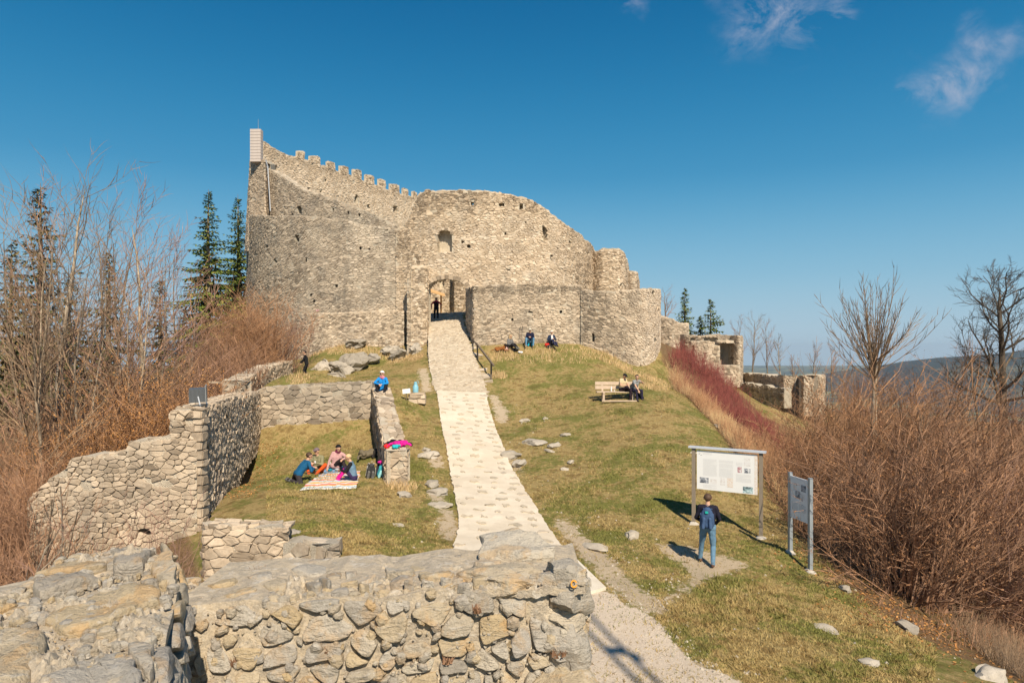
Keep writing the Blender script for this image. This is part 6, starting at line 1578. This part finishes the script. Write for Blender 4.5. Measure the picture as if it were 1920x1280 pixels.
c_ = px2g(630, 881); person('woman in pale pink jacket and black beanie leaning on one hand at the picnic', c_, PI + .25, .13, .10, -.12, ((-.30, .50, .0), (-.42, .36, 0)), ((-.24, .40, .44), (.30, .14, .12)), (.35, -.22), (.50, .30, .29), None, (.028, .02, .022), None, (.05, .04, .04),
       ('short', (.04, .03, .03)), ('beanie', (.008, .008, .009)), (.16, .022, .06), knee=((-.3, .3, 1), (-.2, .4, 1)), fem=True, coat=True, seed=7, group=PG, elbow=((-1, -.3, -.2), (1, -.6, .0)))
d_ = px2g(664, 902); person('blonde woman in denim vest with pink leggings sitting on the striped blanket', d_, PI / 2 + .12, .13, .22, 0, ((-.09, .50, .0), (.10, .56, 0)), ((-.06, .42, .40), (.10, .40, .36)), (.05, -.25), (.14, .235, .33), (.012, .012, .014), (.035, .022, .075), (.62, .012, .26), (.24, .17, .15),
       ('short', (.62, .43, .23)), knee=((-.1, .3, 1), (.1, .3, 1)), fem=True, seed=8, group=PG)
# blue jacket on the wall end
e_ = Vector(((718 - HCX) / FPX * 29.4, 29.4, -1.90)); person('person in bright blue jacket and white hat sitting on the low wall by the ramp', e_, PI - .05, .12, .25, 0, ((-.13, .36, -.10), (.14, .37, -.10)), ((-.06, .42, .36), (.07, .42, .36)), (0, .05), (.012, .235, .62), None, (.012, .012, .016), None, (.13, .11, .10),
       ('short', (.3, .2, .12)), ('beanie', (.75, .74, .72)), (.75, .22, .30), knee=((-.35, .3, 1), (.35, .3, 1)), fem=True, glasses=True, coat=True, seed=9, elbow=((-1, .1, -.3), (1, .1, -.3)))
# black dressed by the rocks
f_ = Vector(((575 - HCX) / FPX * 41.3, 41.3, gz1((575 - HCX) / FPX * 41.3, 41.3))); person('person all in black with yellow shoes leaning on the rocks below the castle', f_, PI / 2 + .25, .90, .18, 0, ((-.08, .02, 0), (.10, -.12, 0)), ((-.20, .38, .95), (.2, .32, .92)), (.1, 0), (.010, .010, .013), None, (.012, .012, .014), None, (.55, .50, .03), ('short', (.03, .02, .02)), seed=10)
# sitters under the front wall
WG = 'people resting against the castle front wall'
def gp(px, Y): x = (px - HCX) / FPX * Y; return Vector((x, Y, gz1(x, Y)))
g1 = gp(955, 42.7); person('blonde woman in grey sweater sitting beside the dog at the castle wall', g1, PI + .75, .13, .12, 0, ((-.09, .70, .0), (.09, .74, 0)), ((-.08, .30, .30), (.10, .30, .28)), (-.1, -.1), (.16, .155, .155), None, (.018, .016, .018), None, (.20, .20, .17), ('long', (.42, .29, .15)), knee=((-.1, .3, 1), (.1, .3, 1)), fem=True, seed=11, group=WG, scarf=(.40, .32, .20))
g2 = gp(994, 42.9); person('man in navy sweater and jeans sitting on a pack eating at the castle wall', g2, PI - .05, .36, .18, 0, ((-.20, .36, .0, .3), (.24, .38, 0, -.3)), ((-.05, .36, .62), (.07, .36, .62)), (0, -.12), (.012, .014, .04), None, (.12, .26, .40), None, (.40, .29, .16), ('short', (.1, .07, .05)), ('cap', (.55, .50, .40)), knee=((-.4, 1, .6), (.4, 1, .6)), seed=12, group=WG)
g3 = gp(1034, 42.9); person('white haired person in navy jacket and sunglasses with crossed legs at the castle wall', g3, PI + .30, .22, .05, 0, ((-.10, .78, .0), (-.02, .60, .02)), ((-.05, .28, .52), (.12, .26, .42)), (-.2, 0), (.018, .03, .065), None, (.022, .024, .06), None, (.03, .025, .025), ('short', (.75, .72, .66)), knee=((-.2, .4, 1), (.1, .4, 1)), glasses=True, seed=13, group=WG, front=(.72, .70, .68), fem=True)
# walker in the gateway
g4 = Vector(((818 - HCX) / FPX * 51, 51, gz1((818 - HCX) / FPX * 51, 51) + .06)); person('walker in black vest with pink sleeves standing in the castle gateway', g4, PI + .05, .92, .02, 0, ((-.12, 0, 0), (.12, .04, 0)), ((-.34, .12, .98), (.34, .10, .98)), (0, .05), (.03, .012, .022), (.50, .02, .10), (.010, .010, .012), None, (.02, .02, .02), ('short', (.16, .09, .05)), scarf=(.6, .05, .16), fem=True, seed=14, elbow=((-1, -.5, 0), (1, -.5, 0)))

# the dog
dg_ = empty('dog', tuple(gp(941, 42.5) + V3(0, 0, 0)), -.25); tag(dg_, 'brown dog with black face lying in the grass at the castle wall', 'dog', None)
mb = MB(); mb.seg = []
for (p0, r0, p1, r1, rg_) in [((-.38, 0, .13), .12, (-.05, 0, .15), .125, 0), ((-.05, 0, .15), .125, (.15, 0, .20), .115, 0), ((.13, 0, .22), .10, (.22, -.02, .36), .07, 0), ((.22, -.02, .39), .085, (.27, -.05, .38), .075, 1), ((.27, -.07, .36), .05, (.31, -.15, .33), .042, 1),
                             ((.15, -.07, .13), .045, (.22, -.16, .05), .035, 0), ((.22, -.16, .05), .035, (.38, -.22, .04), .032, 0), ((.15, .08, .13), .045, (.25, .07, .05), .035, 0), ((.25, .07, .05), .035, (.42, .0, .04), .03, 0),
                             ((-.33, -.08, .10), .085, (-.14, -.16, .08), .05, 0), ((-.14, -.16, .08), .045, (-.30, -.22, .045), .035, 0), ((-.30, -.22, .045), .032, (-.17, -.25, .035), .03, 0), ((-.46, 0, .10), .03, (-.68, -.08, .04), .018, 0), ((.18, .05, .43), .028, (.17, .08, .35), .02, 1), ((.27, .03, .44), .028, (.29, .06, .36), .02, 1)]:
    capsule(mb, p0, r0, p1, r1, rg_, 9)
remeshed('body', mb, .014, [cloth((.26, .095, .025)), cloth((.02, .014, .012))], None, dg_, False)

# ------------------------------------------------------------------ bench and the two men on it
bb = px2g(1160, 752); brz = .02
bench = empty('park_bench', tuple(bb), brz); tag(bench, 'weathered wooden bench on the lawn in front of the round bastion', 'bench')
M['bench_wood'] = plain('bench_wood', (.50, .39, .29), .85, .25, 5)
def bpart(nm, c, sz, rot=None): m_ = MB(); m_.box((0, 0, 0), sz); o = m_.build(nm, M['bench_wood'], bench); o.location = c; o.rotation_euler = rot or (0, 0, 0); return o
for k in range(2): bpart('backrest_plank', (0, .50 + .04 * k, .64 + .20 * k), (2.15, .045, .165), (-.16, 0, 0))
for k in range(3): bpart('seat_plank', (0, .10 + .145 * k, .44), (2.1, .13, .05))
for x in (-.72, .72):
    bpart('leg', (x, .06, .21), (.10, .09, .42)); bpart('leg', (x, .40, .21), (.10, .09, .42)); bpart('backrest_post', (x, .50, .60), (.09, .06, .62), (-.16, 0, 0)); bpart('seat_bearer', (x, .24, .385), (.09, .48, .06))
bpart('foot_rail', (0, -.22, .03), (1.7, .12, .06))
BG = 'men sitting on the bench'
def on_bench(x, y, z=0): v = Matrix.Rotation(brz, 3, 'Z') @ Vector((x, y, 0)); return bb + v + V3(0, 0, z)
person('man in cream t-shirt and black cap looking down at his phone on the bench', on_bench(.22, .26), PI + .75, .56, .10, 0, ((-.08, .42, .0), (-.20, .40, .34, .6, .1)), ((-.02, .34, .80), (.10, .30, .76)), (0, -.5), (.60, .47, .29), None, (.022, .012, .02), None, (.03, .03, .03), ('short', (.03, .02, .02)), ('cap', (.012, .012, .014)), knee=((-.1, 1, .3), (.3, 1, .6)), bare_arms=True, seed=15, group=BG)
person('man in grey t-shirt bent forward eating at the end of the bench', on_bench(.76, .24), PI + .55, .55, .50, 0, ((-.20, .40, .0, .2), (.16, .46, 0, -.2)), ((.02, .58, .98), (.16, .58, .50)), (-.5, -.05), (.24, .255, .265), None, (.022, .020, .045), None, (.05, .035, .03), ('short', (.035, .02, .014)), knee=((-.2, 1, .3), (.2, 1, .3)), bare_arms=True, seed=16, group=BG, elbow=((-1, .1, -.6), (1, 0, -.3)))
mb = MB(); mb.chain([V3(0, 0, 0), V3(0, 0, .17), V3(0, 0, .20), V3(0, 0, .24)], [.036, .036, .018, .016], 10, cap=True); o_ = mb.build('bottle', flat('white_plastic', (.72, .73, .75), .3, .5)); o_.location = on_bench(-.32, .22, .466); tag(o_, 'white drinking bottle standing on the bench seat', 'bottle')
mb = MB(); mb.chain([V3(0, 0, 0), V3(0, 0, .05), V3(0, 0, .07)], [.033, .036, .03], 10, cap=True); o_ = mb.build('cup', flat('pale_plastic', (.6, .56, .5), .4)); o_.location = on_bench(-.18, .2, .466); tag(o_, 'little pale cup beside the white bottle on the bench', 'cup')
backpack('black backpack lying on the grass at the right end of the bench', on_bench(1.12, .22), (-.5, 0, .5), (.36, .26, .52), (.010, .010, .012), (.014, .014, .017), seed=6)

# ------------------------------------------------------------------ picnic things
def cloth_sheet(name, label, px_corners, nu, nv, mat, lift=.03, amp=.02, cat='blanket', seed=1, rag=.06):
    P4 = [px2g(*p) for p in px_corners]; mb = MB(); rg = random.Random(seed)
    for j in range(nv + 1):
        for i in range(nu + 1):
            a, b = i / nu, j / nv; e = rag * noise.noise(V3(a * 5, b * 5, seed)) * (1 if (i in (0, nu) or j in (0, nv)) else .3)
            q = P4[0].lerp(P4[1], a).lerp(P4[3].lerp(P4[2], a), b); q.x += e; q.y += e
            q.z = gz1(q.x, q.y) + lift + amp * noise.noise(V3(q.x * 6, q.y * 3, seed)) + amp * .6 * noise.noise(V3(q.x * 15, q.y * 9, seed)); mb.v.append(tuple(q))
    n1 = nu + 1
    for j in range(nv):
        for i in range(nu): mb.f.append([j * n1 + i, j * n1 + i + 1, (j + 1) * n1 + i + 1, (j + 1) * n1 + i]); mb.t.append(j / nv); mb.mi.append(0)
    o = mb.build(name, mat, None, True); md = o.modifiers.new('thickness', 'SOLIDIFY'); md.thickness = .012; md.offset = -1
    tag(o, label, cat); return o
def stripes_mat():
    t = NT('striped_fabric'); a = t.attr('tint'); n = t.noise(t.pos(), 3, 3)
    W, O, Pk, B, Y_ = (.74, .70, .64), (.72, .34, .10), (.72, .22, .20), (.38, .52, .62), (.76, .52, .22)
    seq = [W, B, W, O, Pk, W, O, Y_, W, B, W, Pk, O, W, B, Y_, O, W, Pk, W, B, W, O, Pk, W, Y_]
    c = t.ramp(t.math('ADD', a, t.math('MULTIPLY', t.math('SUBTRACT', n, .5), .015)), [(i / len(seq), x) for i, x in enumerate(seq)], 'CONSTANT'); return t.done(c, None, .9)
cloth_sheet('blanket', 'picnic blanket striped in white orange pink and blue spread on the grass', [(562, 921), (668, 917), (676, 884), (604, 889)], 26, 52, stripes_mat(), .035, .022)
cloth_sheet('blanket', 'plain blue picnic blanket behind the striped one', [(596, 893), (662, 887), (664, 874), (606, 877)], 18, 18, cloth((.17, .31, .50)), .03, .02, seed=4)
def bowl(label, px, py, r, h, col, cat='bowl', lid=None):
    c = px2g(px, py) + V3(0, 0, .055); mb = MB(); mb.chain([V3(0, 0, 0), V3(0, 0, h * .5), V3(0, 0, h), V3(0, 0, h * .8)], [r * .7, r * .95, r, r * .85], 14, cap=True); o = mb.build(cat, flat('plastic', col, .4, .5), None, True, 40); o.location = c; tag(o, label, cat); return o
bowl('round teal bowl on the blanket edge between the picnickers', 619, 886, .085, .07, (.01, .25, .34))
bowl('white tub of food in front of the woman in pink', 618, 874, .06, .09, (.72, .70, .66), 'tub')
bowl('pink food box beside the teal bowl', 613, 881, .075, .05, (.66, .06, .16), 'food box')
bowl('clear white box on the blanket near the pink leggings', 632, 884, .07, .045, (.62, .62, .64), 'food box')
bowl('white cup held by the person in the mauve cap', 587, 869, .035, .07, (.75, .74, .72), 'cup').location = b_ + V3(.0, -.40, .44)
def heap(name, label, loc, size, col, seed, cat='jacket', rz=0, sleeves=2):
    rg = random.Random(seed); root = empty(name, tuple(loc), rz); tag(root, label, cat)
    mb = MB(); mb.seg = []
    for k in range(9): capsule(mb, (rg.uniform(-.7, .7) * size[0], rg.uniform(-.7, .7) * size[1], rg.uniform(.25, .6) * size[2]), size[2] * rg.uniform(.3, .5), (rg.uniform(-.7, .7) * size[0], rg.uniform(-.7, .7) * size[1], rg.uniform(.25, .8) * size[2]), size[2] * rg.uniform(.25, .4), 0)
    remeshed('folds', mb, .016, [cloth(col)], None, root, True, (0,), None, seed)
    for k in range(sleeves):
        m2 = MB(); m2.seg = []; sx = -1 if k else 1; p = Vector((sx * size[0] * .5, -size[1] * .3, size[2] * .5)); q = p + Vector((sx * rg.uniform(.12, .25), rg.uniform(-.15, .05), -size[2] * .15)); capsule(m2, p, .05, q, .045, 0); capsule(m2, q, .045, q + Vector((sx * .05, rg.uniform(-.2, -.05), -size[2] * .2)), .04, 0)
        remeshed('sleeve', m2, .016, [cloth(col)], None, root, True, (0,), None, seed + k)
    return root
we = V3(-3.85, 22.75, -3.30)
heap('jacket', 'bright pink jacket lying over the low wall end', we + V3(.10, .05, .04), (.36, .22, .17), (.62, .012, .25), 3)
heap('jacket', 'black jacket under the bright pink one on the wall end', we + V3(-.02, .35, .0), (.42, .24, .20), (.014, .013, .015), 5)
heap('jacket', 'turquoise garment hanging out below the pink jacket', we + V3(.05, -.26, .0), (.16, .07, .13), (.02, .42, .46), 7, sleeves=0)
heap('bag', 'small red bag at the left corner of the wall end', we + V3(-.27, -.18, -.01), (.10, .07, .14), (.62, .025, .02), 9, 'bag', sleeves=0)
j1 = px2g(690, 858); heap('jacket', 'olive grey jacket dropped on the grass beside the low wall', j1 + V3(-.05, 0, 0), (.36, .30, .30), (.15, .125, .085), 11, rz=.5)
heap('jacket', 'dark jacket beside the olive grey one in the wall shadow', j1 + V3(.36, .25, 0), (.32, .28, .32), (.025, .022, .02), 13, rz=.8)
p1_ = px2g(699, 897); backpack('grey and black trekking backpack with white straps leaning by the low wall', p1_ + V3(-.12, .1, 0), (.35, .1, .3), (.30, .24, .55), (.05, .05, .052), (.16, .155, .15), (.5, .48, .45), group='backpacks by the low wall', seed=8)
backpack('turquoise backpack with a pink top leaning on the low wall', p1_ + V3(.20, .22, 0), (.3, .15, .6), (.30, .24, .52), (.04, .30, .36), (.30, .62, .66), (.03, .03, .05), group='backpacks by the low wall', seed=9)
heap('jacket', 'pink jacket stuffed on top of the turquoise backpack', p1_ + V3(.24, .20, .46), (.13, .09, .11), (.55, .02, .25), 17, sleeves=0)
# wall sitters' things
heap('bag', 'red bag next to the white haired person', gp(1026, 42.9), (.12, .1, .24), (.62, .03, .02), 21, 'bag', sleeves=0)
backpack('black rucksack beside the white haired person', gp(1030, 42.6) + V3(.05, 0, 0), (-.9, 0, .2), (.34, .24, .45), (.02, .02, .022), (.03, .03, .03), seed=12)
backpack('turquoise and black rucksack under the man in navy', g2 + V3(0, .12, 0), (-.1, 0, .1), (.5, .3, .34), (.03, .03, .035), (.01, .36, .50), seed=13)
backpack('black rucksack lying between the blonde woman and the man in navy', gp(970, 42.3), (-1.2, 0, .9), (.34, .24, .45), (.012, .012, .014), (.015, .015, .017), seed=14)
heap('bag', 'white plastic bag in the grass beside the black rucksack', gp(976, 42.0), (.16, .12, .14), (.75, .72, .74), 23, 'bag', sleeves=0)
heap('jacket', 'pale pink jacket between the dog and the blonde woman', gp(948, 42.6), (.16, .14, .26), (.62, .38, .36), 25, sleeves=0)
for k, (px, lab) in enumerate([(975, 'left trekking pole leaning on the castle wall'), (979, 'right trekking pole leaning on the castle wall')]):
    c = gp(px, 43.1); mb = MB(); mb.chain([V3(0, 0, 0), V3(.02, .28, 1.15)], [.008, .011], 6, cap=True); o_ = mb.build('trekking_pole', M['metal_grey'] if False else flat('pole_metal', (.10, .09, .09), .4, .5)); o_.location = c; tag(o_, lab, 'trekking pole', 'trekking poles')
    m2 = MB(); m2.chain([V3(.02, .28, 1.15), V3(.022, .30, 1.28)], [.018, .016], 6, cap=True); m2.build('grip', cloth((.02, .02, .02)), o_)
heap('bag', 'small pink and white bundle left on the castle plinth', at(594, 583, 47.9) + V3(0, .1, 0), (.16, .06, .10), (.70, .42, .48), 27, 'bundle', sleeves=0)

# ------------------------------------------------------------------ information boards
M['post_wood'] = plain('grey_brown_post', (.26, .215, .165), .8, .2, 6); M['post_steel'] = plain('galvanised_post', (.33, .37, .40), .5, .12, 9, .3, .5); M['alu'] = plain('aluminium', (.62, .65, .70), .4, .06, 9, .2, .5)
M['panel'] = plain('panel_white', (.80, .80, .79), .45, .02, 3, 0, .4); M['panel_grey'] = plain('panel_white_matt', (.78, .79, .80), .5, .02, 3, 0, .4); M['ink'] = flat('ink', (.45, .44, .43)); M['ink_dark'] = flat('ink_dark', (.10, .11, .12)); M['ink_pale'] = flat('ink_pale', (.66, .655, .645)); M['concrete'] = plain('concrete', (.50, .46, .40), .9, .15, 12)
def print_mat(name, c0, c1, c2, scale):
    t = NT(name); n = t.noise(t.obj(), scale, 5, .75, .6); return t.done(t.ramp(n, [(.38, c0), (.47, c1), (.56, c2), (.62, (.75, .75, .74))]), None, .5)
M['pic_grey'] = print_mat('printed_photo', (.05, .06, .08), (.22, .24, .28), (.5, .52, .55), 14); M['pic_blue'] = print_mat('printed_landscape', (.06, .08, .09), (.25, .34, .36), (.50, .68, .70), 10); M['pic_plan'] = print_mat('printed_plan', (.62, .58, .56), (.72, .70, .68), (.78, .77, .76), 16); M['pic_red'] = print_mat('printed_coat_of_arms', (.35, .08, .10), (.5, .25, .28), (.6, .55, .55), 22); M['pic_side'] = print_mat('printed_border', (.70, .55, .45), (.74, .66, .58), (.78, .74, .70), 30)
def board(label, base, rz, W, zt, posts, panel, post_mat, pan_mat, bar, prints, depth=.09):
    root = empty('information_board', tuple(base), rz); tag(root, label, 'information board')
    def B(nm, c, s_, m, par=root): q = MB(); q.box((0, 0, 0), s_); o = q.build(nm, m, par); o.location = c; return o
    for (x, zb) in posts:
        B('post', (x, 0, (zb + zt) / 2), (depth, depth, zt - zb), post_mat)
        o = link('footing', rock_mesh((.17, .15, .09), int(x * 10) + 77, 2), M['concrete'], root, (x, 0, zb + .01))
    if bar: B('roof_bar', (W / 2, -.01, zt + .035), (W + .26, .17, .05), M['alu']); [B('bracket', (x, 0, zt + .005), (depth + .02, depth + .02, .03), M['ink_dark']) for x, _ in posts]
    x0, x1, z0, z1 = panel; pn = B('panel', ((x0 + x1) / 2, -.02, (z0 + z1) / 2), (x1 - x0, .025, z1 - z0), pan_mat)
    w, h = x1 - x0, z1 - z0
    for (kind, a, b, c, d, mt) in prints:       # fractions of the panel: left, bottom, right, top
        X0, X1, Z0, Z1 = (a - .5) * w, (c - .5) * w, (b - .5) * h, (d - .5) * h; q = MB()
        if kind == 'text':
            n = int((Z1 - Z0) / .019); rg = random.Random(int(a * 100 + b * 10))
            for i in range(n):
                z = Z1 - (i + .5) * (Z1 - Z0) / n; x = X0
                if rg.random() < .08: continue
                e = X1 - (rg.random() < .15) * (X1 - X0) * rg.uniform(.2, .6)
                while x < e - .01:
                    l = min(rg.uniform(.015, .05), e - x); q.add([(x, -.0145, z - .0035), (x + l, -.0145, z - .0035), (x + l, -.0145, z + .0035), (x, -.0145, z + .0035)], [(0, 1, 2, 3)]); x += l + .010
            q.build('text_block', M[mt], pn)
        else: q.add([(X0, -.0145, Z0), (X1, -.0145, Z0), (X1, -.0145, Z1), (X0, -.0145, Z1)], [(0, 1, 2, 3)]); q.build('picture', M[mt], pn)
    return root
bl, br_ = Vector((5.19, 19.5, gz1(5.19, 19.5))), Vector((6.77, 18.56, gz1(6.77, 18.56)))
W1 = (br_ - bl).xy.length; rz1 = math.atan2(br_.y - bl.y, br_.x - bl.x); z0_ = bl.z
board('large white information board with a grey roof bar on two brown posts', bl, rz1, W1, -2.86 - z0_, [(0, -.02), (W1, br_.z - z0_ - .02)], (.10, W1 - .09, -4.00 - z0_, -2.91 - z0_), M['post_wood'], M['panel'], True,
      [('text', .03, .90, .06, .95, 'ink_dark'), ('text', .06, .87, .09, .90, 'ink_dark'), ('text', .11, .90, .26, .96, 'ink_pale'), ('text', .11, .36, .34, .80, 'ink_pale'), ('text', .38, .36, .61, .80, 'ink_pale'), ('text', .66, .28, .90, .48, 'ink_pale'), ('text', .66, .68, .76, .80, 'ink_pale'), ('text', .11, .04, .34, .14, 'ink_pale'),
       ('pic', .05, .17, .20, .31, 'pic_grey'), ('pic', .23, .17, .34, .29, 'pic_plan'), ('pic', .40, .16, .48, .34, 'pic_plan'), ('pic', .51, .12, .61, .36, 'pic_side'), ('pic', .68, .52, .75, .66, 'pic_red'), ('pic', .79, .52, .89, .64, 'pic_grey'), ('pic', .79, .70, .89, .91, 'pic_plan'), ('pic', .77, .02, .93, .18, 'pic_blue'), ('pic', .955, .0, 1.0, 1.0, 'pic_side')])
fl, fr_ = Vector((7.02, 17.22, gz1(7.02, 17.22))), Vector((7.18, 16.43, gz1(7.18, 16.43)))
W2 = (fr_ - fl).xy.length; rz2 = math.atan2(fr_.y - fl.y, fr_.x - fl.x)
board('narrow upright information board on blue grey posts at the edge of the slope', fl, rz2, W2, -3.13 - fl.z, [(0, -.02), (W2, fr_.z - fl.z - .02)], (.05, W2 - .05, -4.24 - fl.z, -3.20 - fl.z), M['post_steel'], M['panel_grey'], False,
      [('text', .35, .95, .75, .98, 'ink'), ('pic', .18, .70, .38, .86, 'pic_plan'), ('pic', .62, .70, .90, .86, 'pic_grey'), ('pic', .28, .50, .58, .68, 'pic_grey'), ('pic', .64, .52, .84, .64, 'pic_plan'), ('text', .08, .20, .44, .40, 'ink'), ('text', .52, .20, .90, .40, 'ink'), ('text', .4, .02, .62, .06, 'ink')], .085)

# ------------------------------------------------------------------ handrail, floodlight, milk can, canopy
M['rail_wood'] = plain('rail_wood', (.16, .125, .09), .85, .25, 6)
hr_ = empty('handrail', tuple(px2g(896, 672))); tag(hr_, 'dark wooden handrail on two posts at the right side of the cobbled ramp', 'handrail'); hr0 = Vector(hr_.location)
def hbeam(nm, a, b, w): q = MB(); q.beam(a - hr0, b - hr0, w, w); q.build(nm, M['rail_wood'], hr_)
h1_, h2_ = px2g(896, 673), px2g(921, 711); up1 = h1_ + V3(-.04, 0, .85); up2 = h2_ + V3(0, 0, .90)
hbeam('post', h1_ - V3(0, 0, .1), up1, .10); hbeam('post', h2_ - V3(0, 0, .1), up2, .10)
hbeam('rail', up1 + (up1 - up2) * .08 + V3(0, 0, .04), up2 + (up2 - up1) * .16 + V3(0, 0, .04), .09); hbeam('rail', up1 + V3(-.05, .1, .02), at(880, 625, 46.5), .07)
fl_ = empty('floodlight', (-8.45, 18.6, -1.55), 0); tag(fl_, 'grey box floodlight standing on the end of the tall rubble wall', 'floodlight')
M['lamp_grey'] = plain('lamp_housing', (.105, .115, .125), .5, .1, 14, .2, .5); M['lamp_glass'] = plain('lamp_glass', (.20, .22, .24), .15, .05, 5, 0, .6)
tl_ = Matrix.Rotation(.12, 3, 'X') @ Matrix.Rotation(.35, 3, 'Z')
q = MB(); q.box((-.12, 0, .27), (.42, .34, .36), tl_, taper=.94); q.build('housing', M['lamp_grey'], fl_)
for k in range(4): q = MB(); q.box(Vector((-.12, 0, .27)) + tl_ @ Vector((-.15 + .10 * k, -.176, 0)), (.012, .012, .33), tl_); q.build('cooling_rib', M['lamp_grey'], fl_)
q = MB(); q.box(Vector((-.12, 0, .27)) + tl_ @ Vector((.218, .01, .02)), (.02, .40, .46), tl_); q.build('front_frame', plain('lamp_frame', (.26, .28, .29), .5, .1, 10), fl_)
for s_ in (-1, 1): q = MB(); q.beam((.05 + .02 * s_, .15 * s_, -.05), (.0 + .02 * s_, .19 * s_, .24), .03, .03); q.build('bracket', M['alu'], fl_)
q = MB(); q.box((0, 0, .0), (.2, .36, .03)); q.build('base_plate', M['lamp_grey'], fl_)
pc = px2g(782, 757); Yp = pc.y
pl_ = empty('stone_plinth', tuple(pc + V3(0, .25, 0))); tag(pl_, 'square rough stone plinth beside the ramp carrying the blue can', 'plinth')
for (x_, y_, z_, sx_, sy_, sz_) in [(-.19, -.12, .10, .40, .42, .24), (.19, -.10, .11, .38, .40, .25), (-.10, -.12, .33, .58, .42, .22), (.26, -.1, .33, .22, .40, .20), (0, .16, .2, .74, .3, .42), (.0, -.06, .475, .70, .52, .09)]:
    bm_ = bmesh.new(); bmesh.ops.create_cube(bm_, size=1); bmesh.ops.bevel(bm_, geom=bm_.edges[:], offset=.10, segments=2, affect='EDGES'); bmesh.ops.subdivide_edges(bm_, edges=bm_.edges[:], cuts=1)
    for v_ in bm_.verts: v_.co = Vector((v_.co.x * sx_, v_.co.y * sy_, v_.co.z * sz_)) + noise.noise_vector(v_.co * 2.5 + Vector((x_ * 9, z_ * 7, 1))) * .035
    me_ = bpy.data.meshes.new('block'); bm_.to_mesh(me_); bm_.free(); at_ = me_.attributes.new('tint', 'FLOAT', 'FACE'); at_.data.foreach_set('value', np.full(len(me_.polygons), rng.random(), np.float32)); link('block', me_, M['stone_mix'], pl_, (x_, y_, z_))
cn = empty('milk_can', tuple(pc + V3(-.10, .22, .52))); tag(cn, 'light blue metal can standing on the stone plinth by the ramp', 'can'); M['can_blue'] = plain('can_blue', (.22, .47, .58), .45, .12, 10, 0, .5)
q = MB(); q.chain([V3(0, 0, 0), V3(0, 0, .02), V3(0, 0, .27), V3(0, 0, .36), V3(0, 0, .42), V3(0, 0, .44)], [.13, .135, .135, .085, .08, .09], 16, cap=True); q.build('can_body', M['can_blue'], cn, True, 35)
q = MB(); q.chain([V3(0, 0, .44), V3(0, 0, .47), V3(0, 0, .50)], [.085, .08, .03], 14, cap=True); q.build('lid', M['can_blue'], cn, True, 35)
q = MB(); q.chain([V3(.10, 0, .35), V3(.15, 0, .46), V3(.10, 0, .55), V3(.02, 0, .56)], [.010] * 4, 6, cap=True); q.build('handle', M['can_blue'], cn, True)
sg = empty('notice_card', tuple(px2g(762, 752)), 0); tag(sg, 'small white notice card on a stake left of the stone plinth', 'notice')
q = MB(); q.beam((0, .02, 0), (0, .02, .42), .03, .03); q.build('stake', M['rail_wood'], sg)
q = MB(); q.box((0, 0, .46), (.36, .012, .22), Matrix.Rotation(-.12, 3, 'Y') @ Matrix.Rotation(-.3, 3, 'X')); q.build('card', M['panel'], sg)
q = MB(); rg = random.Random(2)
rt_ = Matrix.Rotation(-.12, 3, 'Y') @ Matrix.Rotation(-.3, 3, 'X')
for i in range(6): q.box(Vector((0, 0, .46)) + rt_ @ Vector((-.02 * (i % 2), -.0075, .075 - i * .028)), (.26 - .05 * (i % 3), .002, .007), rt_)
q.build('text_block', M['ink'], sg)
sc_ = empty('wooden_canopy', (0, 0, 0)); M['canopy_wood'] = plain('canopy_wood', (.62, .38, .17), .8, .2, 6); q0 = at(808, 560, 57); sc_.location = V3(q0.x, 57, gz1(q0.x, 57)); tag(sc_, 'sloping wooden canopy roof seen through the castle gateway', 'canopy'); so = Vector(sc_.location)
pa, pb_, pc_, pd = at(792, 541, 56), at(834, 554, 56), at(834, 550.5, 58.5), at(792, 536, 58.5)
for i in range(5):
    a0, a1 = i / 5 + .01, (i + 1) / 5 - .01; q = MB(); v = [pa.lerp(pd, a0), pb_.lerp(pc_, a0), pb_.lerp(pc_, a1), pa.lerp(pd, a1)]; v = [x - so for x in v]
    q.add(v + [x - V3(0, 0, .09) for x in v], [(0, 1, 2, 3), (7, 6, 5, 4), (0, 4, 5, 1), (1, 5, 6, 2), (2, 6, 7, 3), (3, 7, 4, 0)], rng.random()); q.build('roof_board', M['canopy_wood'], sc_)
for (px, Y) in ((806, 57.5), (827, 57.5)):
    t_ = at(px, 550, Y); q = MB(); q.beam(V3(t_.x, Y, gz1(t_.x, Y) - .1) - so, t_ - so + V3(0, 0, .02), .14, .14); q.build('post', M['canopy_wood'], sc_)
# the tall mast behind the viewpoint; only its shadow reaches the picture
ms_ = empty('mast', (6.75, -2.6, gz1(6.75, -2.6))); tag(ms_, 'tall grey mast by the viewpoint throwing a soft shadow over the gravel', 'mast')
for dx in (-.16, .16): q = MB(); q.chain([V3(dx, 0, -.2), V3(dx, 0, 17.6)], [.06, .05], 8, cap=True); q.build('pole', M['post_steel'], ms_)
q = MB(); q.box((0, 0, 15.5), (.40, .16, .14)); q.box((.24, 0, 15.25), (.12, .12, .22)); q.build('lamp_box', M['lamp_grey'], ms_)
# ------------------------------------------------------------------ hazy air
hb = MB(); hb.box((0, 3400, -125), (18400, 12200, 350))
haze = hb.build('haze', None); tag(haze, kind='stuff')
hm = bpy.data.materials.new('haze'); hm.use_nodes = True
for n_ in list(hm.node_tree.nodes): hm.node_tree.nodes.remove(n_)
ho = hm.node_tree.nodes.new("ShaderNodeOutputMaterial"); hv = hm.node_tree.nodes.new("ShaderNodeVolumePrincipled")
hv.inputs["Color"].default_value = (.70, .83, 1.0, 1); hv.inputs["Density"].default_value = .00008; hv.inputs["Anisotropy"].default_value = .2
hm.node_tree.links.new(hv.outputs[0], ho.inputs["Volume"]); haze.data.materials.append(hm)
